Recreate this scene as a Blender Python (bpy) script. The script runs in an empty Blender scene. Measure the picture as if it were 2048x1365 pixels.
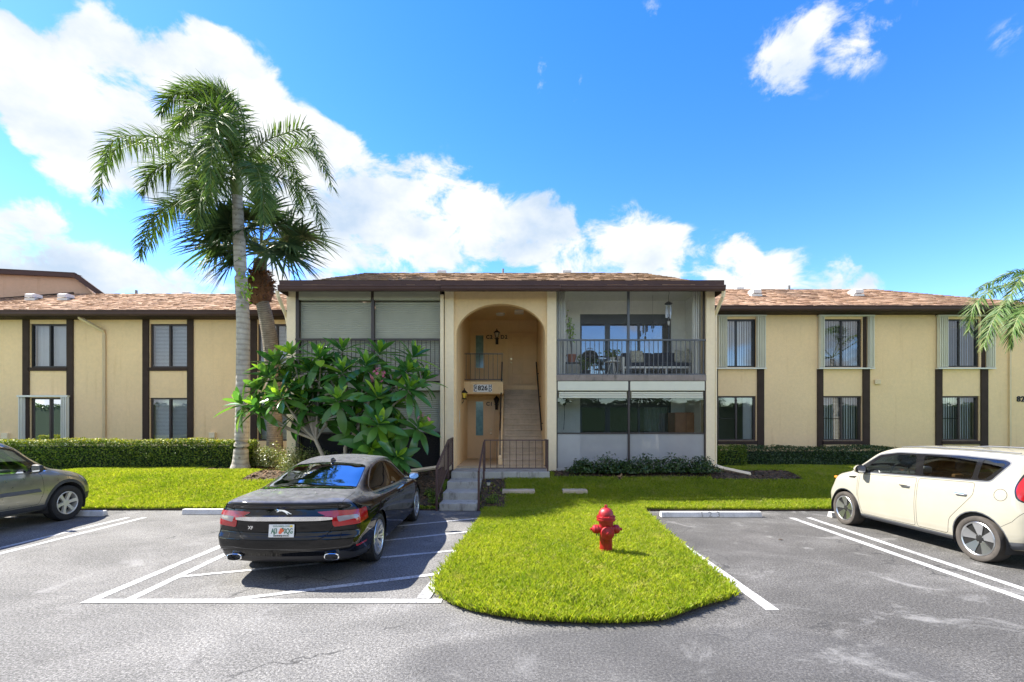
import bpy, bmesh, math, random
import numpy as np
from mathutils import Vector, Matrix
random.seed(7); RNG = np.random.default_rng(7)
SC = bpy.context.scene; COL = SC.collection
R = math.radians
# ------------------------------------------------------------------ camera
F, CX, VH, H = 961.0, 1024.0, 850.0, 1.97       # focal length in photo pixels, principal column, horizon row, eye height
cam = bpy.data.cameras.new('camera'); camo = bpy.data.objects.new('camera', cam); COL.objects.link(camo)
camo.location = (0, 0, H); camo.rotation_euler = (R(90), 0, 0)
cam.sensor_width = 36.0; cam.lens = 36.0 * F / 2048.0; cam.shift_y = (VH - 682.5) / 2048.0
cam.clip_start = 0.1; cam.clip_end = 3000.0
SC.camera = camo
SC.render.resolution_x, SC.render.resolution_y = 1024, 682
# ------------------------------------------------------------------ light
SUN_AZ, SUN_EL = math.atan2(-0.85, 0.31), R(48.5)
wd = bpy.data.worlds.new('World'); SC.world = wd; wd.use_nodes = True
sl = bpy.data.lights.new('sun', 'SUN'); so = bpy.data.objects.new('sun', sl); COL.objects.link(so)
sl.energy = 4.2; sl.angle = R(0.5); sl.color = (1.0, 0.95, 0.86)
sd = Vector((math.sin(SUN_AZ) * math.cos(SUN_EL), math.cos(SUN_AZ) * math.cos(SUN_EL), math.sin(SUN_EL)))
so.location = sd * 60; so.rotation_euler = (-sd).to_track_quat('-Z', 'Y').to_euler()
vs = SC.view_settings; vs.view_transform = 'Standard'; vs.look = 'None'; vs.exposure = 1.82; vs.gamma = 1.0; vs.use_curve_mapping = False
SKY_STRENGTH = 0.118

def pdir(u, v):
    d = Vector((u - CX, F, VH - v)); d.normalize(); return d

def build_world():
    nt = wd.node_tree; N = nt.nodes; L = nt.links; N.clear()
    out = N.new('ShaderNodeOutputWorld'); bg = N.new('ShaderNodeBackground'); L.new(bg.outputs[0], out.inputs[0])
    sky = N.new('ShaderNodeTexSky'); sky.sky_type = 'NISHITA'; sky.sun_disc = False
    sky.sun_elevation = SUN_EL; sky.sun_rotation = SUN_AZ % (2 * math.pi); sky.air_density = 1.0; sky.dust_density = 0.1; sky.ozone_density = 2.2
    hs = N.new('ShaderNodeHueSaturation'); hs.inputs['Saturation'].default_value = 1.38; hs.inputs['Value'].default_value = 1.0; hs.inputs['Hue'].default_value = 0.518
    L.new(sky.outputs[0], hs.inputs['Color'])
    tc = N.new('ShaderNodeTexCoord'); D = tc.outputs['Generated']
    blobs = [(10,120,70),(60,170,85),(120,215,65),(195,110,60),(270,125,75),(330,150,60),(400,110,55),(460,150,65),(510,190,50),(120,300,60),(200,320,75),(290,290,80),(370,260,80),
             (350,350,60),(440,330,80),(520,330,80),(600,340,85),(690,360,70),(640,430,80),(740,420,75),(820,410,70),(880,430,80),(800,490,60),(910,490,60),(960,470,65),(1040,455,50),(1090,440,45),
             (1150,495,55),(1090,510,50),(1230,490,58),(1300,500,52),(1350,510,40),(1200,530,55),(1290,545,50),(1450,525,45),(1510,540,50),(1565,550,42),(1470,560,40),(1680,572,42),(1740,588,28),
             (25,435,55),(75,450,45),(20,530,60),(100,545,60),(180,555,55),(250,575,50),(330,585,40),(400,565,45),(590,545,50),(670,550,45),(20,600,50),(45,285,18),
             (1620,95,66),(1570,100,54),(1690,55,64),(1565,140,44),(1710,100,46),(1780,12,52),(1650,30,40),(1155,185,22),(1085,178,16),(1085,132,12),(1155,215,14),(1303,28,20),(1478,12,20),(2010,75,26),(1495,168,14),(5,40,20)]
    acc = None
    def blob(d, r, gain=1.0):
        nonlocal acc
        dp = N.new('ShaderNodeVectorMath'); dp.operation = 'DOT_PRODUCT'; L.new(D, dp.inputs[0]); dp.inputs[1].default_value = d
        mr = N.new('ShaderNodeMapRange'); mr.interpolation_type = 'SMOOTHSTEP'
        mr.inputs[1].default_value = math.cos(r * 1.75); mr.inputs[2].default_value = math.cos(r * 0.2); mr.inputs[3].default_value = 0; mr.inputs[4].default_value = gain
        L.new(dp.outputs['Value'], mr.inputs[0])
        if acc is None: acc = mr.outputs[0]
        else:
            m = N.new('ShaderNodeMath'); m.operation = 'ADD'; L.new(acc, m.inputs[0]); L.new(mr.outputs[0], m.inputs[1]); acc = m.outputs[0]
    for (u, v, r) in blobs:
        d = pdir(u, v); k = d.y                       # angular size shrinks away from the axis
        small = u > 1050 and v < 240
        blob(d, r / F * k ** 1.3, 0.25 if small else 0.62)
    rr = random.Random(3)
    for i in range(26):                               # the same scattered cumulus behind the camera
        a = R(rr.uniform(75, 285)); e = R(rr.uniform(8, 48))
        blob(Vector((math.sin(a) * math.cos(e), math.cos(a) * math.cos(e), math.sin(e))), rr.uniform(.10, .22))
    def noise(scale, detail, rough, dist=0.0, off=(0, 0, 0)):
        mp = N.new('ShaderNodeMapping'); mp.inputs['Location'].default_value = off; mp.inputs['Scale'].default_value = (1, 1, 1.5); L.new(D, mp.inputs[0])
        n = N.new('ShaderNodeTexNoise'); n.inputs['Scale'].default_value = scale; n.inputs['Detail'].default_value = detail; n.inputs['Roughness'].default_value = rough; n.inputs['Distortion'].default_value = dist
        L.new(mp.outputs[0], n.inputs['Vector']); return n.outputs[0]
    def math_(op, a, b, c=None):
        m = N.new('ShaderNodeMath'); m.operation = op
        for i, x in enumerate((a, b)):
            if isinstance(x, (int, float)): m.inputs[i].default_value = x
            else: L.new(x, m.inputs[i])
        return m.outputs[0]
    n1 = noise(10.0, 10, 0.62, 0.35)
    cl = math_('MINIMUM', acc, 1.0)
    f = math_('ADD', cl, math_('MULTIPLY', math_('SUBTRACT', n1, 0.47), 3.4))
    mr = N.new('ShaderNodeMapRange'); mr.interpolation_type = 'SMOOTHSTEP'; mr.inputs[1].default_value = 0.34; mr.inputs[2].default_value = 0.95; L.new(f, mr.inputs[0])
    mask = math_('MULTIPLY', mr.outputs[0], math_('MINIMUM', math_('MULTIPLY', acc, 4.0), 1.0))
    n2 = noise(6.0, 6, 0.55, 0.0, (3.1, 1.7, 0.35))
    cr = N.new('ShaderNodeValToRGB'); cr.color_ramp.elements[0].position = 0.30; cr.color_ramp.elements[1].position = 0.56
    cr.color_ramp.elements[0].color = (1.5, 1.85, 2.3, 1); cr.color_ramp.elements[1].color = (2.55, 2.6, 2.65, 1); L.new(n2, cr.inputs[0])
    mx = N.new('ShaderNodeMix'); mx.data_type = 'RGBA'; L.new(mask, mx.inputs[0]); L.new(hs.outputs[0], mx.inputs[6]); L.new(cr.outputs[0], mx.inputs[7])
    L.new(mx.outputs[2], bg.inputs['Color']); bg.inputs['Strength'].default_value = SKY_STRENGTH
build_world()

# ------------------------------------------------------------------ pixel helpers (photo pixel + real distance -> metres)
def PX(u, Y): return (u - CX) * Y / F
def PZ(v, Y): return H - (v - VH) * Y / F
def PY(v, z=0.0): return (H - z) * F / (v - VH)
def GP(u, v, z=0.0):
    Y = PY(v, z); return (PX(u, Y), Y)

# ------------------------------------------------------------------ object helpers
ORIG = {}
def thing(name, loc, label, cat, group=None, rotz=0, world=True):
    o = bpy.data.objects.new(name, None); COL.objects.link(o); o.location = loc; o.rotation_euler = (0, 0, rotz)
    o.empty_display_size = 0.2
    o['label'] = label; o['category'] = cat
    if group: o['group'] = group
    if world: ORIG[o.name] = Vector(loc)
    return o
def tag(o, label=None, cat=None, group=None, kind=None):
    if label: o['label'] = label
    if cat: o['category'] = cat
    if group: o['group'] = group
    if kind: o['kind'] = kind
    return o
def link(name, me, mat=None, parent=None, loc=(0, 0, 0), rot=(0, 0, 0), scale=None):
    o = bpy.data.objects.new(name, me); COL.objects.link(o)
    if mat is not None and me is not None and not me.materials:
        for m in (mat if isinstance(mat, (list, tuple)) else [mat]): me.materials.append(m)
    loc = Vector(loc)
    if parent is not None:
        o.parent = parent
        if parent.name in ORIG: loc = loc - ORIG[parent.name]
    o.location = loc; o.rotation_euler = rot
    if scale is not None: o.scale = scale
    return o
class MB:
    def __init__(s): s.v = []; s.f = []; s.m = []; s.cm = 0
    def add(s, vs, fs):
        b = len(s.v); s.v += [tuple(p) for p in vs]
        for f in fs: s.f.append([i + b for i in f]); s.m.append(s.cm)
        return s
    def box(s, x0, x1, y0, y1, z0, z1):
        if x0 > x1: x0, x1 = x1, x0
        if y0 > y1: y0, y1 = y1, y0
        if z0 > z1: z0, z1 = z1, z0
        return s.add([(x0,y0,z0),(x1,y0,z0),(x1,y1,z0),(x0,y1,z0),(x0,y0,z1),(x1,y0,z1),(x1,y1,z1),(x0,y1,z1)],
                     [(3,2,1,0),(4,5,6,7),(0,1,5,4),(1,2,6,5),(2,3,7,6),(3,0,4,7)])
    def pane(s, x0, x1, y, z0, z1): return s.add([(x0,y,z0),(x1,y,z0),(x1,y,z1),(x0,y,z1)], [(0,1,2,3)])
    def quad(s, a, b, c, d): return s.add([a, b, c, d], [(0, 1, 2, 3)])
    def poly(s, pts): return s.add(pts, [tuple(range(len(pts)))])
    def prism(s, pts, vec):
        n = len(pts); v = [Vector(p) for p in pts]; w = [p + Vector(vec) for p in v]
        fs = [tuple(reversed(range(n))), tuple(range(n, 2 * n))] + [(i, (i + 1) % n, n + (i + 1) % n, n + i) for i in range(n)]
        return s.add(v + w, fs)
    def tube(s, pts, r, n=8, cap=True, flat=1.0):
        pts = [Vector(p) for p in pts]; k = len(pts)
        rs = r if isinstance(r, (list, tuple)) else [r] * k
        vs = []; up = Vector((0, 0, 1))
        for i, p in enumerate(pts):
            t = (pts[min(i + 1, k - 1)] - pts[max(i - 1, 0)]).normalized()
            a = t.cross(up)
            if a.length < 0.05: a = t.cross(Vector((0, 1, 0)))
            a.normalize(); b = a.cross(t).normalized()
            for j in range(n):
                an = 2 * math.pi * j / n
                vs.append(p + a * math.cos(an) * rs[i] + b * math.sin(an) * rs[i] * flat)
        fs = []
        for i in range(k - 1):
            for j in range(n):
                fs.append((i * n + j, i * n + (j + 1) % n, (i + 1) * n + (j + 1) % n, (i + 1) * n + j))
        if cap: fs += [tuple(range(n))[::-1], tuple(range((k - 1) * n, k * n))]
        return s.add(vs, fs)
    def bar(s, a, b, w, d):           # square section bar from a to b
        a = Vector(a); b = Vector(b); t = (b - a).normalized(); x = t.cross(Vector((0, 0, 1)))
        if x.length < 0.05: x = Vector((1, 0, 0))
        x.normalize(); y = x.cross(t).normalized(); vs = []
        for p in (a, b):
            for sx, sy in ((-1,-1),(1,-1),(1,1),(-1,1)): vs.append(p + x * sx * w / 2 + y * sy * d / 2)
        return s.add(vs, [(0,1,2,3)[::-1],(4,5,6,7),(0,1,5,4),(1,2,6,5),(2,3,7,6),(3,0,4,7)])
    def lathe(s, prof, n=24, axis='z', c=(0, 0, 0), closed=False, cap=True):
        vs = []; k = len(prof)
        for (r, h) in prof:
            for j in range(n):
                a = 2 * math.pi * j / n; p, q = r * math.cos(a), r * math.sin(a)
                v = (p, q, h) if axis == 'z' else ((h, p, q) if axis == 'x' else (p, h, q))
                vs.append((v[0] + c[0], v[1] + c[1], v[2] + c[2]))
        fs = []
        for i in range(k if closed else k - 1):
            i2 = (i + 1) % k
            for j in range(n): fs.append((i*n + j, i*n + (j+1) % n, i2*n + (j+1) % n, i2*n + j))
        if not closed and cap:
            if prof[0][0] > 1e-6: fs.append(tuple(range(n))[::-1])
            if prof[-1][0] > 1e-6: fs.append(tuple(range((k-1)*n, k*n)))
        return s.add(vs, fs)
    def mesh(s, name, smooth=False, fix=True, auto=None):
        me = bpy.data.meshes.new(name); me.from_pydata(s.v, [], s.f)
        if any(s.m): me.polygons.foreach_set('material_index', s.m)
        me.update()
        if fix:
            bm = bmesh.new(); bm.from_mesh(me); bmesh.ops.recalc_face_normals(bm, faces=bm.faces[:]); bm.to_mesh(me); bm.free()
        if smooth:
            me.polygons.foreach_set('use_smooth', [True] * len(me.polygons))
            if auto is not None: me.set_sharp_from_angle(angle=R(auto))
        return me
    def build(s, name, mat, parent=None, loc=(0, 0, 0), rot=(0, 0, 0), smooth=False, auto=40, bevel=0):
        me = s.mesh(name, smooth, True, auto if smooth else None)
        if bevel:
            bm = bmesh.new(); bm.from_mesh(me)
            es = [e for e in bm.edges if len(e.link_faces) == 2 and e.calc_face_angle(0) > R(30)]
            bmesh.ops.bevel(bm, geom=es, offset=bevel, segments=2, affect='EDGES', profile=0.5, clamp_overlap=True); bm.to_mesh(me); bm.free()
        return link(name, me, mat, parent, loc, rot)
def np_mesh(name, V, Fa, smooth=False):
    me = bpy.data.meshes.new(name); V = np.asarray(V, np.float32); Fa = np.asarray(Fa, np.int32); k = Fa.shape[1]
    me.vertices.add(len(V)); me.vertices.foreach_set('co', V.ravel())
    me.loops.add(Fa.size); me.loops.foreach_set('vertex_index', Fa.ravel())
    me.polygons.add(len(Fa)); me.polygons.foreach_set('loop_start', np.arange(0, Fa.size, k, dtype=np.int32))
    if smooth: me.polygons.foreach_set('use_smooth', np.ones(len(Fa), bool))
    me.update(calc_edges=True); return me
def bez(pts, n):
    P = [Vector(p) for p in pts]; out = []
    for i in range(n + 1):
        t = i / n; Q = P[:]
        while len(Q) > 1: Q = [Q[j].lerp(Q[j + 1], t) for j in range(len(Q) - 1)]
        out.append(Q[0])
    return out
def spline(pts, n):                   # Catmull-Rom through the points
    P = [Vector(p) for p in pts]; P = [P[0] * 2 - P[1]] + P + [P[-1] * 2 - P[-2]]; out = []
    for i in range(1, len(P) - 2):
        for k in range(n):
            t = k / n; a, b, c, d = P[i-1], P[i], P[i+1], P[i+2]
            out.append(0.5 * ((2*b) + (c-a)*t + (2*a-5*b+4*c-d)*t*t + (3*b-a-3*c+d)*t**3))
    out.append(P[-2]); return out
FONT = {}
def text_mesh(s, size, extrude=0.002, space=1.0, bold=0.0):
    cu = bpy.data.curves.new('lettering', 'FONT'); cu.body = s; cu.size = size; cu.extrude = extrude; cu.align_x = 'CENTER'; cu.align_y = 'CENTER'; cu.space_character = space; cu.offset = bold
    cu.resolution_u = 3
    o = bpy.data.objects.new('lettering', cu); COL.objects.link(o)
    dg = bpy.context.evaluated_depsgraph_get(); dg.update()
    me = bpy.data.meshes.new_from_object(o.evaluated_get(dg)); bpy.data.objects.remove(o); bpy.data.curves.remove(cu)
    me.materials.clear(); return me

# ------------------------------------------------------------------ materials
MATS = {}
class NT:
    def __init__(s, name):
        s.m = bpy.data.materials.new(name); s.m.use_nodes = True; s.t = s.m.node_tree; s.N = s.t.nodes; s.L = s.t.links; s.N.clear()
        s.out = s.N.new('ShaderNodeOutputMaterial')
        s.geo = s.N.new('ShaderNodeNewGeometry')
    def n(s, t, **kw):
        o = s.N.new(t)
        for k, v in kw.items(): setattr(o, k, v)
        return o
    def put(s, sock, v):
        if hasattr(v, 'is_linked') or isinstance(v, bpy.types.NodeSocket): s.L.new(v, sock)
        else: sock.default_value = v
    def pos(s, scale=(1, 1, 1), obj=False):
        mp = s.n('ShaderNodeMapping'); mp.inputs['Scale'].default_value = scale
        if obj: s.L.new(s.n('ShaderNodeTexCoord').outputs['Object'], mp.inputs[0])
        else: s.L.new(s.geo.outputs['Position'], mp.inputs[0])
        return mp.outputs[0]
    def noise(s, vec, scale, detail=4, rough=.55, dist=0):
        o = s.n('ShaderNodeTexNoise'); s.L.new(vec, o.inputs['Vector']); o.inputs['Scale'].default_value = scale; o.inputs['Detail'].default_value = detail
        o.inputs['Roughness'].default_value = rough; o.inputs['Distortion'].default_value = dist; return o.outputs[0]
    def ramp(s, fac, stops):
        o = s.n('ShaderNodeValToRGB'); e = o.color_ramp.elements
        while len(e) < len(stops): e.new(0.5)
        for k, (p, c) in enumerate(stops): e[k].position = p; e[k].color = tuple(c) + (1,) if len(c) == 3 else c
        s.L.new(fac, o.inputs[0]); return o.outputs[0]
    def mix(s, fac, a, b, mode='MIX'):
        o = s.n('ShaderNodeMix', data_type='RGBA', blend_type=mode); s.put(o.inputs[0], fac)
        for i, x in ((6, a), (7, b)): s.put(o.inputs[i], (tuple(x) + (1,)) if isinstance(x, (tuple, list)) and len(x) == 3 else x)
        return o.outputs[2]
    def math(s, op, a, b=0.0):
        o = s.n('ShaderNodeMath', operation=op); s.put(o.inputs[0], a); s.put(o.inputs[1], b); return o.outputs[0]
    def mapr(s, v, a, b, c=0.0, d=1.0):
        o = s.n('ShaderNodeMapRange'); o.interpolation_type = 'SMOOTHSTEP'; s.put(o.inputs[0], v)
        for i, x in enumerate((a, b, c, d)): o.inputs[i + 1].default_value = x
        return o.outputs[0]
    def bump(s, h, strength, dist=0.01):
        o = s.n('ShaderNodeBump'); o.inputs['Strength'].default_value = strength; o.inputs['Distance'].default_value = dist; s.L.new(h, o.inputs['Height']); return o.outputs[0]
    def principled(s, col, rough=.6, metal=0, normal=None, coat=0, spec=.5, coat_rough=.04, emis=None, estr=0):
        p = s.n('ShaderNodeBsdfPrincipled'); s.put(p.inputs['Base Color'], (tuple(col) + (1,)) if isinstance(col, (tuple, list)) and len(col) == 3 else col)
        s.put(p.inputs['Roughness'], rough); p.inputs['Metallic'].default_value = metal; p.inputs['Specular IOR Level'].default_value = spec
        p.inputs['Coat Weight'].default_value = coat; p.inputs['Coat Roughness'].default_value = coat_rough
        if normal is not None: s.L.new(normal, p.inputs['Normal'])
        if emis: p.inputs['Emission Color'].default_value = tuple(emis) + (1,); p.inputs['Emission Strength'].default_value = estr
        return p.outputs[0]
    def done(s, sh): s.L.new(sh, s.out.inputs[0]); MATS[s.m.name] = s.m; return s.m
def mul(c, k): return tuple(min(1, x * k) for x in c)
def pmat(name, col, rough=.6, metal=0, var=.12, vs=3.0, bump=0, bs=60, coat=0, spec=.5, obj=False, rvar=0.0, coat_rough=.04):
    t = NT(name); p = t.pos(obj=obj); nz = t.noise(p, vs, 5, .6)
    c = t.ramp(nz, [(.25, mul(col, 1 - var)), (.75, mul(col, 1 + var))]) if var else col
    nm = t.bump(t.noise(p, bs, 4, .6), bump) if bump else None
    rg = t.mapr(nz, .3, .7, max(.02, rough - rvar), min(1, rough + rvar)) if rvar else rough
    return t.done(t.principled(c, rg, metal, nm, coat, spec, coat_rough))
def leafmat(name, cols, trans=.3, rough=.45, spec=.4, patch=0.0, vein=False, tcol=None, dry=0):
    t = NT(name); isl = t.geo.outputs['Random Per Island']; k = len(cols)
    oi = t.n('ShaderNodeObjectInfo').outputs['Random']
    f = isl
    if vein: f = t.math('FRACT', t.math('ADD', isl, oi))
    c = t.ramp(f, [(i / max(1, k - 1), x) for i, x in enumerate(cols)])
    if patch:
        nz = t.noise(t.pos(), 1.1, 4, .6); c = t.mix(t.mapr(nz, .35, .7), c, t.mix(1.0, c, (1 - patch, 1 - patch * .7, 1 - patch), 'MULTIPLY'))
    if dry:
        nz2 = t.noise(t.pos(), 2.3, 6, .7); c = t.mix(t.math('MULTIPLY', t.mapr(nz2, .56, .72), dry), c, (.46, .40, .16)); nz3 = t.noise(t.pos(), .8, 5, .6, .6); c = t.mix(t.math('MULTIPLY', t.mapr(nz3, .5, .66), .45), c, t.mix(1.0, c, (.62, .78, .7), 'MULTIPLY'))
    p = t.principled(c, rough, 0, None, 0, spec)
    tr = t.n('ShaderNodeBsdfTranslucent'); t.L.new(t.mix(1.0, c, tcol or (1.5, 1.5, .8), 'MULTIPLY'), tr.inputs[0])
    mx = t.n('ShaderNodeMixShader'); mx.inputs[0].default_value = trans; t.L.new(p, mx.inputs[1]); t.L.new(tr.outputs[0], mx.inputs[2])
    return t.done(mx.outputs[0])
def glassmat(name, tint=(.8, .85, .85), refl=.1, rough=.0, wob=0.0, bs=1.2):
    t = NT(name); tr = t.n('ShaderNodeBsdfTransparent'); tr.inputs[0].default_value = tuple(tint) + (1,)
    gl = t.n('ShaderNodeBsdfGlossy'); gl.inputs['Roughness'].default_value = rough; gl.inputs[0].default_value = (.95, .97, 1, 1)
    if wob: t.L.new(t.bump(t.noise(t.pos(), bs, 2, .5), wob, .02), gl.inputs['Normal'])
    fr = t.n('ShaderNodeFresnel'); fr.inputs[0].default_value = 1.5
    fac = t.math('MINIMUM', t.math('ADD', t.math('MULTIPLY', fr.outputs[0], 1.0), refl), .95)
    mx = t.n('ShaderNodeMixShader'); t.L.new(fac, mx.inputs[0]); t.L.new(tr.outputs[0], mx.inputs[1]); t.L.new(gl.outputs[0], mx.inputs[2])
    return t.done(mx.outputs[0])
def screenmat(name, col, opac):
    t = NT(name); tr = t.n('ShaderNodeBsdfTransparent'); d = t.n('ShaderNodeBsdfDiffuse'); d.inputs[0].default_value = tuple(col) + (1,)
    nz = t.noise(t.pos((1, 1, 1)), 2.5, 5, .6)
    mx = t.n('ShaderNodeMixShader'); t.L.new(t.mapr(nz, .3, .7, opac - .02, opac + .02), mx.inputs[0]); t.L.new(tr.outputs[0], mx.inputs[1]); t.L.new(d.outputs[0], mx.inputs[2])
    return t.done(mx.outputs[0])

def m_asphalt():
    t = NT('asphalt'); p = t.pos(); xy = t.n('ShaderNodeSeparateXYZ'); t.L.new(t.geo.outputs['Position'], xy.inputs[0])
    big = t.noise(p, .35, 6, .62, .4); big2 = t.noise(t.pos((.8, 1.0, 1)), .75, 8, .68, .5); fine = t.noise(p, 42, 3, .75); fine2 = t.noise(p, 95, 2, .7)
    # old bleached paving on one side, a darker resealed strip on the other
    xs = t.math('ADD', xy.outputs[0], t.math('MULTIPLY', t.math('SUBTRACT', big, .5), 3.0))
    old = t.mapr(xs, 2.6, -1.6)
    dark = t.ramp(big2, [(.28, (.055, .053, .050)), (.5, (.078, .075, .071)), (.72, (.13, .126, .12))])
    lite = t.ramp(big2, [(.28, (.09, .088, .083)), (.5, (.135, .131, .124)), (.72, (.19, .184, .173))])
    c = t.mix(old, dark, lite)
    sp = t.ramp(fine, [(.30, (.30, .30, .30)), (.5, (1, 1, 1)), (.70, (2.0, 2.0, 1.97))]); c = t.mix(.95, c, sp, 'MULTIPLY')
    sp2 = t.ramp(fine2, [(.3, (.35, .35, .35)), (.7, (1.75, 1.75, 1.75))]); c = t.mix(.9, c, sp2, 'MULTIPLY')
    vo = t.n('ShaderNodeTexVoronoi', feature='DISTANCE_TO_EDGE'); vo.inputs['Scale'].default_value = .55
    dv = t.n('ShaderNodeVectorMath', operation='ADD'); t.L.new(p, dv.inputs[0]); nv = t.n('ShaderNodeTexNoise'); nv.inputs['Scale'].default_value = 2.2; nv.inputs['Detail'].default_value = 6; t.L.new(p, nv.inputs['Vector']); t.L.new(nv.outputs[1], dv.inputs[1]); t.L.new(dv.outputs[0], vo.inputs['Vector'])
    cr = t.math('MULTIPLY', t.mapr(vo.outputs[0], .016, .003), t.mapr(t.noise(p, .6, 3), .50, .60)); c = t.mix(t.math('MULTIPLY', cr, .7), c, (.03, .03, .03))
    # dark tyre-polished turning patch with a soft rim in the lane
    dx = t.math('MULTIPLY', t.math('SUBTRACT', xy.outputs[0], 1.2), .42); dy = t.math('MULTIPLY', t.math('SUBTRACT', xy.outputs[1], 3.95), 1.25)
    rad = t.math('ADD', t.math('SQRT', t.math('ADD', t.math('MULTIPLY', dx, dx), t.math('MULTIPLY', dy, dy))), t.math('MULTIPLY', t.math('SUBTRACT', big, .5), .9))
    c = t.mix(t.math('MULTIPLY', t.mapr(rad, 1.0, .80), .42), c, (.045, .045, .047))
    pale = t.math('MULTIPLY', t.mapr(t.noise(p, 1.15, 7, .7, .8), .54, .70), .45); c = t.mix(pale, c, (.30, .295, .285))
    # oil drips and tyre dirt
    st = t.math('MULTIPLY', t.mapr(t.noise(p, 1.7, 5, .7), .62, .72), .35); c = t.mix(st, c, (.05, .048, .045))
    h = t.math('ADD', fine, t.math('MULTIPLY', fine2, .5))
    return t.done(t.principled(c, .85, 0, t.bump(h, .55, .012), 0, .25))
def m_stucco(name, col, dirt=.0):
    t = NT(name); p = t.pos(); big = t.noise(p, .5, 5, .6); mid = t.noise(p, 9, 5, .65)
    c = t.ramp(big, [(.3, mul(col, .95)), (.7, mul(col, 1.04))]); c = t.mix(.55, c, t.ramp(mid, [(.3, (.90, .90, .89)), (.7, (1.06, 1.06, 1.05))]), 'MULTIPLY')
    st = t.noise(t.pos((3.5, 3.5, .25)), 1.6, 5, .65); c = t.mix(t.math('MULTIPLY', t.mapr(st, .56, .78), .35 + dirt), c, t.mix(1.0, c, (.82, .76, .68), 'MULTIPLY'))
    h = t.math('ADD', t.noise(p, 24, 5, .7), t.math('MULTIPLY', t.noise(p, 90, 3, .6), .4))
    return t.done(t.principled(c, .9, 0, t.bump(h, .55, .018), 0, .2))
def m_concrete(name, col, stain=.4):
    t = NT(name); p = t.pos(); c = t.ramp(t.noise(p, 2.0, 6, .65), [(.3, mul(col, .78)), (.7, mul(col, 1.15))])
    c = t.mix(t.math('MULTIPLY', t.mapr(t.noise(t.pos((2.5, 2.5, .7)), 2.6, 6, .7), .5, .72), stain), c, (.06, .055, .045))
    c = t.mix(.5, c, t.ramp(t.noise(p, 60, 3, .6), [(.3, (.75, .75, .75)), (.7, (1.2, 1.2, 1.2))]), 'MULTIPLY')
    return t.done(t.principled(c, .88, 0, t.bump(t.noise(p, 45, 4, .65), .35), 0, .3))
def m_paint():
    t = NT('road_paint'); p = t.pos(); w = t.noise(p, 30, 5, .75); w2 = t.noise(p, 1.2, 4, .6)
    m = t.mapr(t.math('ADD', w, t.math('MULTIPLY', w2, .5)), .60, .80)
    c = t.mix(m, (.17, .17, .17), (.50, .50, .49))
    return t.done(t.principled(c, .7, 0, t.bump(t.noise(p, 55, 3, .7), .4), 0, .3))
def m_shingle(name, cols):
    t = NT(name); isl = t.geo.outputs['Random Per Island']; c = t.ramp(isl, [(i / (len(cols) - 1), x) for i, x in enumerate(cols)])
    p = t.pos(); c = t.mix(.7, c, t.ramp(t.noise(p, 70, 3, .7), [(.3, (.7, .7, .7)), (.7, (1.3, 1.3, 1.3))]), 'MULTIPLY')
    c = t.mix(t.math('MULTIPLY', t.mapr(t.noise(t.pos((1, .35, .35)), .9, 5, .65), .5, .75), .35), c, (.10, .085, .075))
    return t.done(t.principled(c, .95, 0, t.bump(t.noise(p, 120, 3, .6), .4), 0, .2))
def m_soil():
    t = NT('soil'); p = t.pos(); c = t.ramp(t.noise(p, 14, 6, .7), [(.3, (.035, .026, .018)), (.55, (.09, .068, .045)), (.75, (.17, .135, .09))])
    return t.done(t.principled(c, .95, 0, t.bump(t.noise(p, 26, 5, .7), .8, .03), 0, .2))
def m_lawn():
    t = NT('lawn_thatch'); p = t.pos(); c = t.ramp(t.noise(p, 18, 6, .7), [(.3, (.05, .10, .010)), (.55, (.14, .24, .02)), (.75, (.24, .30, .05))])
    return t.done(t.principled(c, .95, 0, t.bump(t.noise(p, 60, 4, .7), .6, .02), 0, .1))
def m_palmtrunk(name, c0, c1, ring, rs):
    t = NT(name); p = t.pos(); xy = t.n('ShaderNodeSeparateXYZ'); t.L.new(t.geo.outputs['Position'], xy.inputs[0])
    w = t.n('ShaderNodeTexWave', wave_type='BANDS', bands_direction='Z'); w.inputs['Scale'].default_value = rs; w.inputs['Distortion'].default_value = 2.2; w.inputs['Detail'].default_value = 3; w.inputs['Detail Scale'].default_value = 1.5; t.L.new(p, w.inputs['Vector'])
    c = t.ramp(t.noise(p, 5, 6, .65), [(.3, c0), (.7, c1)]); c = t.mix(t.math('MULTIPLY', t.mapr(w.outputs[0], .45, .1), ring), c, mul(c0, .45))
    sp = t.noise(t.pos((1, 1, .55)), 12, 2, .5); c = t.mix(t.math('MULTIPLY', t.mapr(sp, .66, .72), .7), c, mul(c0, .25))
    return t.done(t.principled(c, .9, 0, t.bump(t.math('ADD', w.outputs[0], t.noise(p, 40, 5, .7)), .35, .02), 0, .2))
def m_brushed(name, col, rough): return pmat(name, col, rough, 1.0, .05, 20)
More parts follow.
